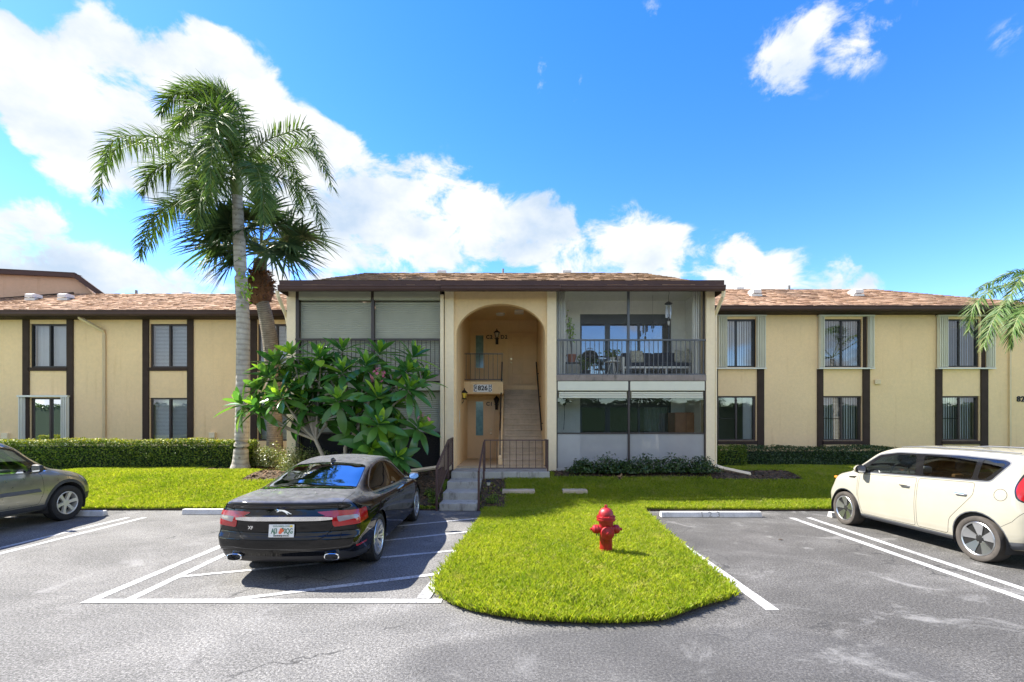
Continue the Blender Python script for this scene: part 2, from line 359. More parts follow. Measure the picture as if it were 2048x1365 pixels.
def m_carpaint(name, col, metal=0.0, flake=0.0, rough=.35, dust_sheen=.0):
    t = NT(name); p = t.pos(obj=True); nz = t.noise(p, 1.5, 5, .6); dirt = t.noise(p, 9, 6, .7)
    c = t.ramp(nz, [(.3, mul(col, .95)), (.7, mul(col, 1.05))]); rg = t.mapr(dirt, .35, .75, rough * .8, rough * 1.3)
    pr = t.n('ShaderNodeBsdfPrincipled'); t.L.new(c, pr.inputs['Base Color']); t.L.new(rg, pr.inputs['Roughness']); pr.inputs['Metallic'].default_value = metal
    pr.inputs['Coat Weight'].default_value = 1.0; t.put(pr.inputs['Coat Roughness'], t.mapr(dirt, .3, .8, .015, .06)); pr.inputs['Specular IOR Level'].default_value = .0 if metal == 0 else .3
    if flake: t.L.new(t.bump(t.noise(p, 1400, 1, .5), flake, .002), pr.inputs['Normal'])
    sh = pr.outputs[0]
    if dust_sheen:      # dusty grey film on up-facing paint, doubling as painted sky reflection
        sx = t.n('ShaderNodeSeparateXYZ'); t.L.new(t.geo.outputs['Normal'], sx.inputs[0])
        f = t.math('MULTIPLY', t.mapr(sx.outputs[2], .55, .97, 0, 1), t.mapr(dirt, .3, .7, dust_sheen * .7, dust_sheen * 1.2)); df = t.n('ShaderNodeBsdfDiffuse'); df.inputs[0].default_value = (.55, .55, .56, 1)
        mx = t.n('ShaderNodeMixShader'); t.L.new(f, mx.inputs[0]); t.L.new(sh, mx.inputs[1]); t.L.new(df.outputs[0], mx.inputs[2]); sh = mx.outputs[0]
    return t.done(sh)

def m_hydrant():
    t = NT('hydrant_red'); p = t.pos(obj=True); nz = t.noise(p, 7, 6, .65); c = t.ramp(nz, [(.3, (.20, .005, .008)), (.55, (.36, .008, .012)), (.75, (.44, .03, .03))])
    chip = t.mapr(t.noise(p, 26, 6, .75), .64, .70); c = t.mix(t.math('MULTIPLY', chip, .8), c, (.10, .045, .03)); fade = t.mapr(t.noise(p, 3, 4, .6), .55, .75); c = t.mix(t.math('MULTIPLY', fade, .35), c, (.45, .16, .14))
    return t.done(t.principled(c, t.mapr(nz, .3, .7, .28, .6), 0, t.bump(t.noise(p, 38, 5, .7), .35, .01), .2, .5))
def make_materials():
    m_asphalt(); m_paint(); m_soil(); m_lawn()
    m_stucco('stucco', (.93, .68, .39), .15); m_stucco('stucco_pale', (.93, .77, .53)); m_stucco('stucco_pink', (.62, .40, .28), .4); m_stucco('stucco_white', (.84, .83, .76)); m_stucco('stucco_entry', (.88, .64, .36), .1)
    m_concrete('concrete', (.42, .41, .37), .65); m_concrete('concrete_white', (.66, .65, .62), .25); m_concrete('slab_edge', (.30, .25, .22), .7)
    m_concrete('stair_concrete', (.56, .44, .31), .15); m_concrete('floor_tan', (.58, .45, .29), .2); m_concrete('stone_slab', (.55, .45, .34), .2)
    m_shingle('shingle_wing', [(.30, .17, .10), (.44, .28, .18), (.22, .13, .085), (.50, .33, .21), (.36, .21, .13), (.52, .37, .26)])
    m_shingle('shingle_bay', [(.22, .14, .08), (.34, .22, .13), (.17, .105, .065), (.40, .27, .17), (.28, .175, .10)])
    pmat('roof_deck', (.16, .11, .08), .95, bump=.3)
    pmat('brown_metal', (.070, .036, .030), .5, 0, .15, 2, spec=.3); pmat('brown_trim', (.052, .034, .026), .75, 0, .2, 4, .15, 40, spec=.2)
    pmat('rail_brown', (.085, .046, .040), .45, 0, .25, 6); pmat('rail_dark', (.03, .022, .02), .4, 0, .2, 6); pmat('rail_grey', (.10, .105, .115), .4, .0, .1)
    pmat('downspout', (.72, .57, .35), .45, 0, .06); pmat('shutter_cream', (.72, .70, .56), .45, 0, .05); pmat('shutter_grey', (.40, .40, .32), .5, 0, .08, 2); pmat('track_white', (.74, .73, .66), .4, 0, .04)
    pmat('frame_black', (.018, .018, .02), .35, 0, .1); pmat('frame_brown', (.05, .035, .030), .4, 0, .12); pmat('blind_white', (.80, .80, .78), .6, 0, .04); pmat('curtain', (.72, .72, .70), .85, 0, .08, 3)
    pmat('room', (.25, .24, .22), .9, 0, .1); pmat('room_dark', (.08, .08, .08), .9, 0, .1)
    glassmat('window_glass', (.88, .91, .92), .10, 0, .004); glassmat('slider_glass', (.55, .58, .6), .22, 0, .003); glassmat('clear_glass', (.9, .93, .92), .03)
    screenmat('screen_light', (.55, .55, .55), .62); screenmat('screen_dark', (.035, .034, .036), .80); screenmat('screen_fine', (.30, .30, .30), .13)
    t = NT('frosted'); MF = t.done(t.principled(t.ramp(t.noise(t.pos(), 6, 4), [(.3, (.10, .22, .24)), (.7, (.22, .40, .42))]), .12, 0, None, 0, .8))
    pmat('door_tan', (.78, .54, .28), .55, 0, .06, 3, .05, 30); pmat('brass', (.75, .60, .35), .3, 1, .05); pmat('black_metal', (.012, .012, .013), .45, 0, .1); pmat('black_plastic', (.02, .02, .022), .55, 0, .12, 8)
    pmat('sign_white', (.82, .82, .80), .5, 0, .03); pmat('ink', (.008, .008, .008), .6, 0, .0); pmat('vent_white', (.70, .69, .67), .5, 0, .06); pmat('pipe_grey', (.25, .25, .25), .7)
    pmat('lamp_yellow', (.85, .62, .08), .25, 0, .08); pmat('lamp_clear', (.55, .52, .45), .15, 0, .05); pmat('white_plastic', (.78, .77, .73), .45, 0, .03)
    m_hydrant(); pmat('chain_steel', (.10, .09, .08), .5, .8)
    pmat('terracotta', (.30, .10, .055), .8); pmat('grill_black', (.012, .012, .013), .22, 0, .1); pmat('navy_cloth', (.016, .022, .040), .95, 0, .15, 20); pmat('wood_cabinet', (.30, .13, .05), .45, 0, .25, 4); pmat('chime_metal', (.55, .56, .58), .3, 1)
    t = NT('pillow_print'); vo = t.n('ShaderNodeTexVoronoi'); vo.inputs['Scale'].default_value = 14; t.L.new(t.pos(), vo.inputs['Vector']); t.done(t.principled(t.ramp(t.math('ADD', vo.outputs[0], t.math('MULTIPLY', t.noise(t.pos(), 9), .6)), [(.5, (.62, .60, .50)), (.72, (.20, .20, .15)), (.8, (.5, .48, .38))]), .9))
    # plants
    leafmat('grass_blade', [(.16, .245, .012), (.25, .325, .016), (.34, .40, .022), (.42, .43, .05), (.21, .29, .014), (.46, .42, .14)], .40, .5, .3, .22, dry=.55)
    leafmat('hedge_leaf', [(.035, .075, .010), (.075, .14, .018), (.12, .19, .024), (.20, .25, .03), (.05, .10, .014)], .25, .55, .25)
    leafmat('hedge_leaf_sunlit', [(.10, .15, .014), (.19, .24, .02), (.30, .31, .03), (.42, .36, .04), (.08, .12, .015)], .25, .55, .25)
    leafmat('hedge_leaf_dark', [(.014, .038, .008), (.028, .065, .012), (.045, .09, .018), (.07, .12, .025)], .18, .35, .5)
    leafmat('variegated_leaf', [(.05, .10, .015), (.12, .17, .03), (.28, .28, .12), (.10, .15, .02), (.40, .38, .22)], .25, .4)
    leafmat('palm_leaflet', [(.045, .095, .022), (.065, .125, .028), (.09, .155, .034), (.14, .20, .045), (.05, .105, .025)], .26, .55, .25)
    leafmat('fan_leaf', [(.040, .085, .036), (.058, .11, .045), (.085, .14, .052), (.12, .18, .065)], .25, .55, .25)
    leafmat('feather_leaf_pale', [(.035, .085, .016), (.06, .125, .024), (.09, .16, .032), (.20, .23, .08), (.05, .10, .02)], .25, .5, .3)
    leafmat('plumeria_leaf', [(.036, .125, .030), (.055, .165, .038), (.080, .205, .046), (.13, .27, .05), (.05, .15, .034)], .34, .24, .6, 0, True)
    leafmat('plumeria_young', [(.20, .40, .03), (.30, .48, .04), (.25, .42, .04)], .38, .28, .5, 0, True)
    pmat('leaf_midrib', (.22, .30, .08), .5); pmat('petal_pink', (.75, .12, .28), .55, 0, .3, 30); pmat('petal_core', (.85, .62, .45), .5); pmat('plumeria_bark', (.36, .31, .24), .85, 0, .25, 8, .3, 40)
    pmat('twig', (.07, .05, .035), .9, 0, .3, 9); pmat('rachis', (.16, .20, .06), .5, 0, .2, 4); pmat('boot_brown', (.16, .075, .035), .9, 0, .45, 9, .4, 30)
    m_palmtrunk('queen_trunk', (.34, .31, .27), (.52, .49, .43), .35, 2.0); m_palmtrunk('sabal_trunk', (.20, .165, .125), (.36, .31, .25), .55, 5.0)
    pmat('mulch_chip', (.16, .095, .05), .95, 0, .5, 30); pmat('dry_leaf', (.33, .20, .10), .8, 0, .4, 20)
    # cars
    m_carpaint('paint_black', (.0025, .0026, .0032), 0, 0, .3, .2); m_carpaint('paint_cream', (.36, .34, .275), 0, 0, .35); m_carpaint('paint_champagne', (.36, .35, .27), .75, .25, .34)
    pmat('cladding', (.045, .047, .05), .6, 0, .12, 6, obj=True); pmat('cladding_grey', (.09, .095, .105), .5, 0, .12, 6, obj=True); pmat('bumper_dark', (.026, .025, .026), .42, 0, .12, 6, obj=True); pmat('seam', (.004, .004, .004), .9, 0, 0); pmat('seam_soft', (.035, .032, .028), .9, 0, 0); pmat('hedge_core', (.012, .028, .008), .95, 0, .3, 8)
    pmat('chrome', (.86, .87, .88), .07, 1, .02, obj=True); pmat('alloy', (.66, .67, .68), .28, 1, .04, obj=True); pmat('alloy_paint', (.62, .60, .54), .35, .3, .05, obj=True); pmat('gloss_black', (.008, .008, .009), .18, 0, .1, coat=.6, obj=True)
    pmat('tyre', (.022, .021, .020), .85, 0, .25, 9, .2, 80, obj=True); pmat('tyre_dusty', (.06, .052, .045), .9, 0, .3, 9, .2, 80, obj=True); pmat('brake', (.18, .17, .16), .45, .8, .2, obj=True)
    glassmat('glass_tint', (.05, .055, .06), .05, 0, .01, 3); glassmat('glass_rear', (.10, .11, .12), .42, 0, .03, 9); glassmat('glass_car', (.62, .70, .64), .045); glassmat('glass_privacy', (.34, .34, .31), .07)
    pmat('lens_red', (.36, .004, .008), .12, 0, .15, 12, coat=.8, obj=True); pmat('lens_clear', (.30, .27, .28), .1, 0, .1, 14, coat=.8, obj=True); pmat('lens_amber', (.75, .25, .03), .15, 0, .1, coat=.5, obj=True); pmat('lens_dark', (.02, .02, .022), .1, 0, .1, coat=.8, obj=True)
    pmat('seat_brown', (.14, .085, .05), .7, 0, .15, obj=True); pmat('seat_tan', (.46, .28, .12), .7, 0, .1, obj=True); pmat('cabin', (.035, .034, .034), .8, 0, .15, obj=True); pmat('cabin_light', (.34, .33, .30), .8, 0, .1, obj=True)
    pmat('plate_white', (.80, .80, .76), .4, 0, .02, obj=True); pmat('plate_green', (.03, .16, .08), .5, 0, 0); pmat('plate_orange', (.80, .16, .06), .5, 0, 0)
make_materials()
M = MATS
# ================================================================== ground, lawn, paving
def smooth(a, b, x):
    t = np.clip((np.asarray(x, float) - a) / (b - a), 0, 1); return t * t * (3 - 2 * t)
def gz(x, y):
    x = np.asarray(x, float); y = np.asarray(y, float)
    z = 0.05 + 0.57 * smooth(10.9, 13.9, y)
    z = z + 0.05 * smooth(5.0, 7.0, y) * (1 - smooth(10.0, 11.0, y)) * np.exp(-((x - 1.0) / 1.2) ** 2)
    return z + 0.012 * np.sin(x * 2.1 + y * 1.3) * np.sin(y * 2.7 - x * .9)
def gzf(x, y): return float(gz(x, y))

asph = MB(); asph.quad((-90, -60, 0), (90, -60, 0), (90, 11.3, 0), (-90, 11.3, 0))
asphalt = asph.build('parking_lot', M['asphalt']); tag(asphalt, 'weathered grey asphalt parking lot with white painted stalls', 'parking lot', kind='structure')
g = MB(); g.quad((-900, -900, -.06), (900, -900, -.06), (900, 900, -.06), (-900, 900, -.06))
tag(g.build('ground', M['soil']), 'bare earth under the whole site', 'ground', kind='structure')

ISL_L = [(968,1036),(950,1062),(925,1098),(900,1133),(880,1162),(874,1176),(882,1192),(905,1204),(940,1216),(990,1227),(1050,1236),(1120,1240),(1180,1241)]
ISL_R = [(1284,1024),(1300,1040),(1340,1078),(1390,1122),(1440,1164),(1462,1184),(1466,1191),(1452,1197),(1428,1203),(1395,1213),(1352,1227),(1330,1235),(1308,1238),(1240,1241),(1180,1241.5)]
IL = np.array([GP(u, v, .03) for u, v in ISL_L])[::-1]; IR = np.array([GP(u, v, .03) for u, v in ISL_R])[::-1]
def isl_x(y): return np.interp(y, IL[:, 1], IL[:, 0]), np.interp(y, IR[:, 1], IR[:, 0])
Y0I = max(IL[0, 1], IR[0, 1]); YB = 10.98
def lawn_rows(rows, lf, rf, n):
    V = []; Fq = []
    for r, y in enumerate(rows):
        a, b = lf(y), rf(y); xs = np.linspace(a, b, n); zs = gz(xs, np.full(n, y))
        V += [(xs[i], y, zs[i] - .012) for i in range(n)]
    for r in range(len(rows) - 1):
        for i in range(n - 1): Fq.append((r*n+i, r*n+i+1, (r+1)*n+i+1, (r+1)*n+i))
    nf = len(Fq); skirt = [(r * n) for r in range(len(rows))]
    def sk(idx):
        for a, b in zip(idx[:-1], idx[1:]):
            k = len(V); V.append(V[a][:2] + (-.02,)); V.append(V[b][:2] + (-.02,)); Fq.append((a, b, k + 1, k))
    sk([r * n for r in range(len(rows))]); sk([r * n + n - 1 for r in range(len(rows))]); sk(list(range(n)))
    return V, Fq, nf
def addl(mb, r):
    V, Fq, nf = r; mb.add(V, Fq)
    for i in range(len(Fq) - nf): mb.m[-1 - i] = 1
mb = MB()
jag = np.random.default_rng(5)
addl(mb, lawn_rows(np.concatenate([np.linspace(Y0I + .002, Y0I + .4, 14), np.linspace(Y0I + .5, YB, 40)]), lambda y: isl_x(y)[0] + .008 * math.sin(y * 23) * math.sin(y * 7.1), lambda y: isl_x(y)[1] + .010 * math.sin(y * 19 + 1), 30))
addl(mb, lawn_rows(np.linspace(YB, 19.0, 60), lambda y: -.78, lambda y: 26.0, 90))
lawn_c = mb.build('lawn', [M['lawn_thatch'], M['soil']], smooth=True); tag(lawn_c, 'bright green lawn with a rounded island running out to the lane', 'lawn', kind='structure')
mb = MB()
addl(mb, lawn_rows(np.linspace(11.05, 19.0, 60), lambda y: -60.0, lambda y: -1.72, 120))
lawn_l = mb.build('lawn', [M['lawn_thatch'], M['soil']], smooth=True); tag(lawn_l, 'bright green lawn strip between the parking stalls and the long hedge', 'lawn', kind='structure')

# bare soil beds (sheet just above the thatch)
def bed(x0, x1, y0, y1, seed):
    n, m = 26, 18; rr = random.Random(seed); V = []; Fq = []
    for j in range(m):
        for i in range(n):
            a, b = i / (n - 1), j / (m - 1); x = x0 + (x1 - x0) * a; y = y0 + (y1 - y0) * b
            ex = .12 * math.sin(7 * b + seed) + .06 * math.sin(19 * b); ey = .12 * math.sin(6 * a + seed * 2) + .05 * math.sin(23 * a)
            x += ex * (1 if a > .5 else .3) * abs(a - .5) * 2; y += ey * abs(b - .5) * 2
            V.append((x, y, gzf(x, y) + .012 + .012 * rr.random()))
    for j in range(m - 1):
        for i in range(n - 1): Fq.append((j*n+i, j*n+i+1, (j+1)*n+i+1, (j+1)*n+i))
    return V, Fq
BEDS = [(-.78, -.15, 11.0, 13.1), (-3.1, -1.72, 11.1, 13.9), (-7.3, -3.0, 12.9, 14.1), (1.15, 5.6, 13.1, 14.1), (5.4, 7.9, 12.9, 14.0), (-9.2, -6.7, 14.2, 15.7)]
mb = MB()
for i, b in enumerate(BEDS): V, Fq = bed(*b, i); mb.add(V, Fq)
tag(mb.build('soil_bed', M['soil'], smooth=True), 'dark mulched soil beds along the building front', 'soil bed', kind='structure')

# grass blades
def blades(x, y, hmin, hmax, wmin, wmax, rng, lean=.5):
    n = len(x); z = gz(x, y) - .012
    h = rng.uniform(hmin, hmax, n); w = rng.uniform(wmin, wmax, n); a = rng.uniform(0, 2*np.pi, n); la = rng.uniform(0, 2*np.pi, n); ll = h * rng.uniform(.15, lean + .45, n)
    dx, dy = np.cos(a) * w * .5, np.sin(a) * w * .5
    V = np.empty((n, 4, 3)); 
    V[:, 0] = np.stack([x - dx, y - dy, z], 1); V[:, 1] = np.stack([x + dx, y + dy, z], 1)
    mx, my = x + np.cos(la) * ll * .35, y + np.sin(la) * ll * .35
    V[:, 2] = np.stack([mx + dx * .8, my + dy * .8, z + h * .62], 1)
    V[:, 3] = np.stack([x + np.cos(la) * ll, y + np.sin(la) * ll, z + h], 1)
    idx = np.arange(n)[:, None] * 4 + np.array([[0, 1, 2, 3]])
    return V.reshape(-1, 3), idx
def in_bed(x, y):
    m = np.zeros(len(x), bool)
    for (x0, x1, y0, y1) in BEDS: m |= (x > x0) & (x < x1) & (y > y0) & (y < y1)
    return m
def grass():
    rng = np.random.default_rng(11)
    n = 330000; y = rng.uniform(Y0I, YB, n); a, b = isl_x(y); x = rng.uniform(-1.4, 4.6, n); k = (x > a - .02) & (x < b + .02)
    keep = rng.random(n) < np.clip(1.25 - (y - 5) * .09, .5, 1); k &= keep
    x1, y1 = x[k], y[k]
    n = 300000; y = YB + (15.9 - YB) * rng.random(n) ** 1.25; x = rng.uniform(-.6, 11, n); k = ~in_bed(x, y) & (~((y > 13.7) & (x < 5.7))) & (~((y > 15.6)))
    x2, y2 = x[k], y[k]
    n = 16000; xb = rng.uniform(-.78, 5.5, n); yb = rng.uniform(11, 13.3, n); k = in_bed(xb, yb); xb, yb = xb[k], yb[k]; kk = rng.random(len(xb)) < .22; xb, yb = xb[kk], yb[kk]
    # runners creeping over the paving edge
    ne = 5200; ye = rng.uniform(Y0I, YB, ne); a, b = isl_x(ye); sd_ = rng.random(ne) < .5; xe = np.where(sd_, a - rng.random(ne) ** 2.5 * .10, b + rng.random(ne) ** 2.5 * .10); tuft = np.sin(ye * 9 + sd_ * 2) * np.sin(ye * 23) > -.25; xe, ye = xe[tuft], ye[tuft]
    xf = rng.uniform(-.75, 2.42, 5200); lo = np.array([np.interp(q, np.concatenate([IL[::-1, 0][-10:], IR[:10, 0]]), np.concatenate([IL[::-1, 1][-10:], IR[:10, 1]])) for q in xf]); yf = lo - rng.random(5200) ** 2.5 * .07
    x1 = np.concatenate([x1, xe, xf]); y1 = np.concatenate([y1, ye, yf])
    thin = np.sin(x1 * 3.1 + 1) * np.sin(y1 * 2.7) + .6 * np.sin(x1 * 7.7 - y1 * 5.3); k = rng.random(len(x1)) < np.clip(1.15 - .5 * np.maximum(0, thin - .6), .35, 1); x1, y1 = x1[k], y1[k]
    V, I = blades(np.concatenate([x1, x2, xb]), np.concatenate([y1, y2, yb]), .03, .095, .006, .013, rng)
    o = link('grass', np_mesh('grass', V, I), M['grass_blade']); tag(o, 'short coarse green grass on the island and the lawn around it', 'grass', kind='stuff')
    n = 240000; y = 11.06 + (16.2 - 11.06) * rng.random(n) ** 1.2; x = rng.uniform(-13, -1.8, n); k = ~in_bed(x, y) & ~((y > 13.7) & (x > -6.6)); x, y = x[k], y[k]
    V, I = blades(x, y, .035, .09, .007, .015, rng)
    o = link('grass', np_mesh('grass', V, I), M['grass_blade']); tag(o, 'short coarse green grass on the strip in front of the long hedge', 'grass', kind='stuff')
grass()
# mulch chips and fallen leaves
def litter():
    rng = np.random.default_rng(4); P = []
    for (x0, x1, y0, y1) in BEDS:
        n = int((x1 - x0) * (y1 - y0) * 260); P.append(np.stack([rng.uniform(x0, x1, n), rng.uniform(y0, y1, n)], 1))
    P = np.concatenate(P); n = len(P); z = gz(P[:, 0], P[:, 1]) + .03
    a = rng.uniform(0, 6.28, n); L = rng.uniform(.012, .05, n); W = L * rng.uniform(.2, .6, n); ti = rng.uniform(-.5, .5, n)
    d = np.stack([np.cos(a), np.sin(a), ti], 1) * L[:, None]; s = np.stack([-np.sin(a), np.cos(a), rng.uniform(-.4, .4, n)], 1) * W[:, None]; c = np.stack([P[:, 0], P[:, 1], z], 1)
    V = np.stack([c - d - s, c + d - s, c + d + s, c - d + s], 1).reshape(-1, 3); I = np.arange(n)[:, None] * 4 + np.arange(4)[None]
    o = link('mulch', np_mesh('mulch', V, I), M['mulch_chip']); tag(o, 'scattered brown mulch chips on the soil beds', 'mulch', kind='stuff')
litter()

# painted stall lines (thin sheets lying on the asphalt)
def pline(p, q, w, z=.004):
    a = Vector(GP(*p)); b = Vector(GP(*q)); t = (b - a).normalized(); n = Vector((-t.y, t.x)) * w / 2; k = 14; mb = MB(); L = []; rr = random.Random(int(p[0] * 7 + q[1]))
    for i in range(k + 1):
        c = a.lerp(b, i / k); e1 = 1 + rr.uniform(-.06, .06); e2 = 1 + rr.uniform(-.06, .06); L.append((c + n * e1, c - n * e2))
    for i in range(k):
        mb.quad((L[i][1].x, L[i][1].y, z), (L[i+1][1].x, L[i+1][1].y, z), (L[i+1][0].x, L[i+1][0].y, z), (L[i][0].x, L[i][0].y, z))
    return mb.build('stall_line', M['road_paint'], asphalt)
for a in [((290,1035.5),(-160,1148),.11),((257,1035.5),(-160,1135),.10),((590,1031),(176,1204.5),.12),((640,1020),(254,1202),.11),
          ((1583,1036.4),(2110,1221),.12),((1617,1036),(2120,1203),.11),((1289,1037),(1546,1221),.14)]: pline(*a)
pline((168,1204),(884,1203.5),.125,.008)
for a in [((362,1154.5),(700,1122),.085),((470,1199.5),(884,1148),.10),((640,1128),(930,1100),.085),((640,1096),(948,1063),.085),((700,1062),(962,1037),.085)]: pline(*a, z=.006)
pline((969,1034),(846,1199),.15,.012)
# precast wheel stops
def wheel_stop(u0, u1, v, label, d=.16, h=.12, txt=None):
    Yf = PY(v); x0, x1 = PX(u0, Yf), PX(u1, Yf); o = thing('wheel_stop', ((x0+x1)/2, Yf + d/2, 0), label, 'wheel stop', 'concrete wheel stops at the stall ends', world=False); L = (x1 - x0) / 2
    m = MB(); pr = [(-d/2, .004), (d/2, .004), (d*.28, h), (-d*.28, h)]
    v3 = [(-L, y, z) for y, z in pr] + [(-L + .03, y * .8, z) for y, z in pr[2:]]
    m.prism([(-L, y, z) for y, z in pr], (2 * L, 0, 0)); m.build('block', M['concrete_white'], o, bevel=.012)
    if txt:
        t = text_mesh(txt, .17, .001, 1.25); link('stencil_number', t, M['pipe_grey'], o, (-.03, -d*.40 - .003, h * .55), (R(67), 0, 0))
    return o
wheel_stop(1323, 1525, 1036, 'worn white wheel stop stencilled 123 at the empty stall by the hydrant island', txt='1 2 3')
wheel_stop(362, 560, 1030.5, 'plain white wheel stop at the empty stall beside the black sedan')
wheel_stop(20, 205, 1034, 'white wheel stop under the nose of the champagne wagon')
wheel_stop(1664, 1850, 1037, 'white wheel stop behind the front wheel of the cream hatchback')
# a dead leaf lying in the empty stall
m = MB(); x, y = GP(1561, 1081); m.add([(x-.05,y,.01),(x,y-.02,.02),(x+.06,y-.01,.012),(x,y+.025,.025)], [(0,1,2,3)]); tag(m.build('dead_leaf', M['twig']), 'curled dark dead leaf on asphalt in the empty stall', 'leaf')

# ---------------------------------------------------------------- entry steps
def rbox(name, mat, parent, x0, x1, y0, y1, z0, z1, bevel=.012): return MB().box(x0, x1, y0, y1, z0, z1).build(name, mat, parent, bevel=bevel)
st = thing('entry_steps', (-1.2, 11, 0), 'weathered concrete steps rising to the arched entry landing', 'steps')
fr = [10.95, 11.5, 12.2, 13.0, 14.08]
for i in range(4):
    last = i == 3
    rbox('step', M['concrete'], st, -1.66 + .004 * i, (1.02 if last else -.80 - .004 * i), fr[i], fr[i+1] if not last else 14.08, (.0 if i == 0 else .15*i - .1) - (.25 if last else 0), .175 * (i + 1), .018)
rbox('step_base', M['concrete'], st, -1.64, -.83, 11.0, 13.2, -.02, .12, 0)

PICK = {}
def picket_mesh(h, w=.016):
    k = (round(h, 3), w)
    if k not in PICK: PICK[k] = MB().box(-w/2, w/2, -w/2, w/2, 0, h).mesh('picket')
    return PICK[k]
def stair_rail(X, pts_top, posts, label, npk, round_top=False):
    base = (X, posts[0][0], posts[0][1]); o = thing('stair_railing', base, label, 'railing', None)
    m = MB()
    for a, b in zip(pts_top[:-1], pts_top[1:]): m.bar((X, a[0], a[1]), (X, b[0], b[1]), .05, .035)
    m.build('top_rail', M['rail_brown'], o)
    m = MB()
    for a, b in zip(pts_top[:-1], pts_top[1:]): m.bar((X, a[0], a[1] - .72), (X, b[0], b[1] - .72), .03, .022)
    m.build('bottom_rail', M['rail_brown'], o)
    for (y, z0, z1) in posts: MB().box(X - .022, X + .022, y - .022, y + .022, z0, z1).build('post', M['rail_brown'], o)
    ya, yb = pts_top[0][0], pts_top[-1][0]; P = np.array(pts_top)
    if P[0, 0] > P[-1, 0]: P = P[::-1]
    for i in range(npk):
        y = ya + (yb - ya) * (i + 1) / (npk + 1); zt = float(np.interp(y, P[:, 0], P[:, 1]))
        link('picket', picket_mesh(.71), M['rail_brown'], o, (X, y, zt - .715))
    return o
stair_rail(-1.72, [(10.95, .98), (13.0, 1.55), (13.95, 1.59)], [(10.97, 0.0, .97), (13.0, .5, 1.53), (13.93, .58, 1.575)], 'brown metal railing with pickets beside the plumeria bed, up the entry steps', 17)
o = thing('stair_handrail', (-.76, 10.97, 0), 'plain brown handrail on a single post beside the path light', 'handrail')
MB().tube([(-.76, 10.95, .89), (-.76, 11.6, 1.10), (-.76, 12.95, 1.50)], .026, 10).build('rail', M['rail_brown'], o, smooth=True)
MB().box(-.785, -.735, 10.96, 11.01, -.02, .89).build('post', M['rail_brown'], o); MB().box(-.785, -.735, 12.93, 12.97, .5, 1.5).build('post', M['rail_brown'], o)
o = thing('porch_railing', (.1, 13.1, .70), 'low brown picket railing across the landing in front of the stairs', 'railing')
x0, x1 = PX(968, 13.1), PX(1097, 13.1)
MB().box(x0, x1, 13.08, 13.12, 1.535, 1.565).build('top_rail', M['rail_brown'], o); MB().box(x0, x1, 13.085, 13.115, .775, .80).build('bottom_rail', M['rail_brown'], o)
for x in (x0 + .02, x1 - .02): MB().box(x - .02, x + .02, 13.075, 13.125, .70, 1.567).build('post', M['rail_brown'], o)
for i in range(9): link('picket', picket_mesh(.74), M['rail_brown'], o, (x0 + (x1 - x0) * (i + 1) / 10, 13.1, .797))
mb = MB(); mb.box(x1 - .05, x1 - .01, 13.13, 13.95, 1.53, 1.56); mb.box(x1 - .05, x1 - .01, 13.13, 13.95, .78, .80); mb.build('return_rail', M['rail_brown'], o)
for i in range(7): link('picket', picket_mesh(.74), M['rail_brown'], o, (x1 - .03, 13.2 + i * .11, .797))
# path light beside the handrail post
x, y = PX(977, 12.0), 12.0; zz = gzf(x, y); o = thing('path_light', (x, y, zz), 'small black garden path light beside the entry steps', 'path light')
MB().lathe([(.012, 0), (.012, .22)], 8, c=(x, y, zz)).build('stake', M['black_metal'], o); MB().lathe([(.03, .22), (.045, .26), (.045, .31)], 14, c=(x, y, zz)).build('lens', M['lamp_clear'], o, smooth=True); MB().lathe([(.085, .31), (.07, .335), (.02, .36), (.001, .362)], 18, c=(x, y, zz)).build('cap', M['black_metal'], o, smooth=True)
# two flat stones in the lawn
for (u, v, w, lab) in ((1037, 968, .82, 'flat pinkish stone slab lying in grass beside the landing'), (1149, 970, .62, 'small flat stone slab in grass below the patio shrubs')):
    Y = 12.15; x = PX(u, Y); z = gzf(x, Y) ; mb = MB().box(x - w/2, x + w/2, Y - .16, Y + .18, z - .03, z + .075); tag(mb.build('stone_slab', M['stone_slab'], bevel=.015), lab, 'stone slab')
# ================================================================== apartment building
YF, YR, YL = 14.0, 17.1, 17.75         # front bay plane, the two wing planes
FL1, FL2 = .70, 3.45                   # floor levels
B = thing('apartment_building', (0, 14, .0), 'two-storey yellow stucco apartment building with arched stair entry and brown trim', 'building')
def P(name, mb, mat, parent=B, **k): return mb.build(name, M[mat], parent, **k)
def wall_grid(xs, zs, op, y0, y1):
    """wall between planes y0 (front) and y1 with rectangular openings op(i, j)"""
    m = MB(); nx, nz = len(xs) - 1, len(zs) - 1
    solid = lambda i, j: 0 <= i < nx and 0 <= j < nz and not op(i, j)
    for i in range(nx):
        for j in range(nz):
            if not solid(i, j): continue
            a, b, c, d = xs[i], xs[i+1], zs[j], zs[j+1]
            m.quad((a,y0,c),(b,y0,c),(b,y0,d),(a,y0,d)); m.quad((a,y1,d),(b,y1,d),(b,y1,c),(a,y1,c))
            if not solid(i-1, j): m.quad((a,y1,c),(a,y0,c),(a,y0,d),(a,y1,d))
            if not solid(i+1, j): m.quad((b,y0,c),(b,y1,c),(b,y1,d),(b,y0,d))
            if not solid(i, j-1): m.quad((a,y1,c),(b,y1,c),(b,y0,c),(a,y0,c))
            if not solid(i, j+1): m.quad((a,y0,d),(b,y0,d),(b,y1,d),(a,y1,d))
    return m
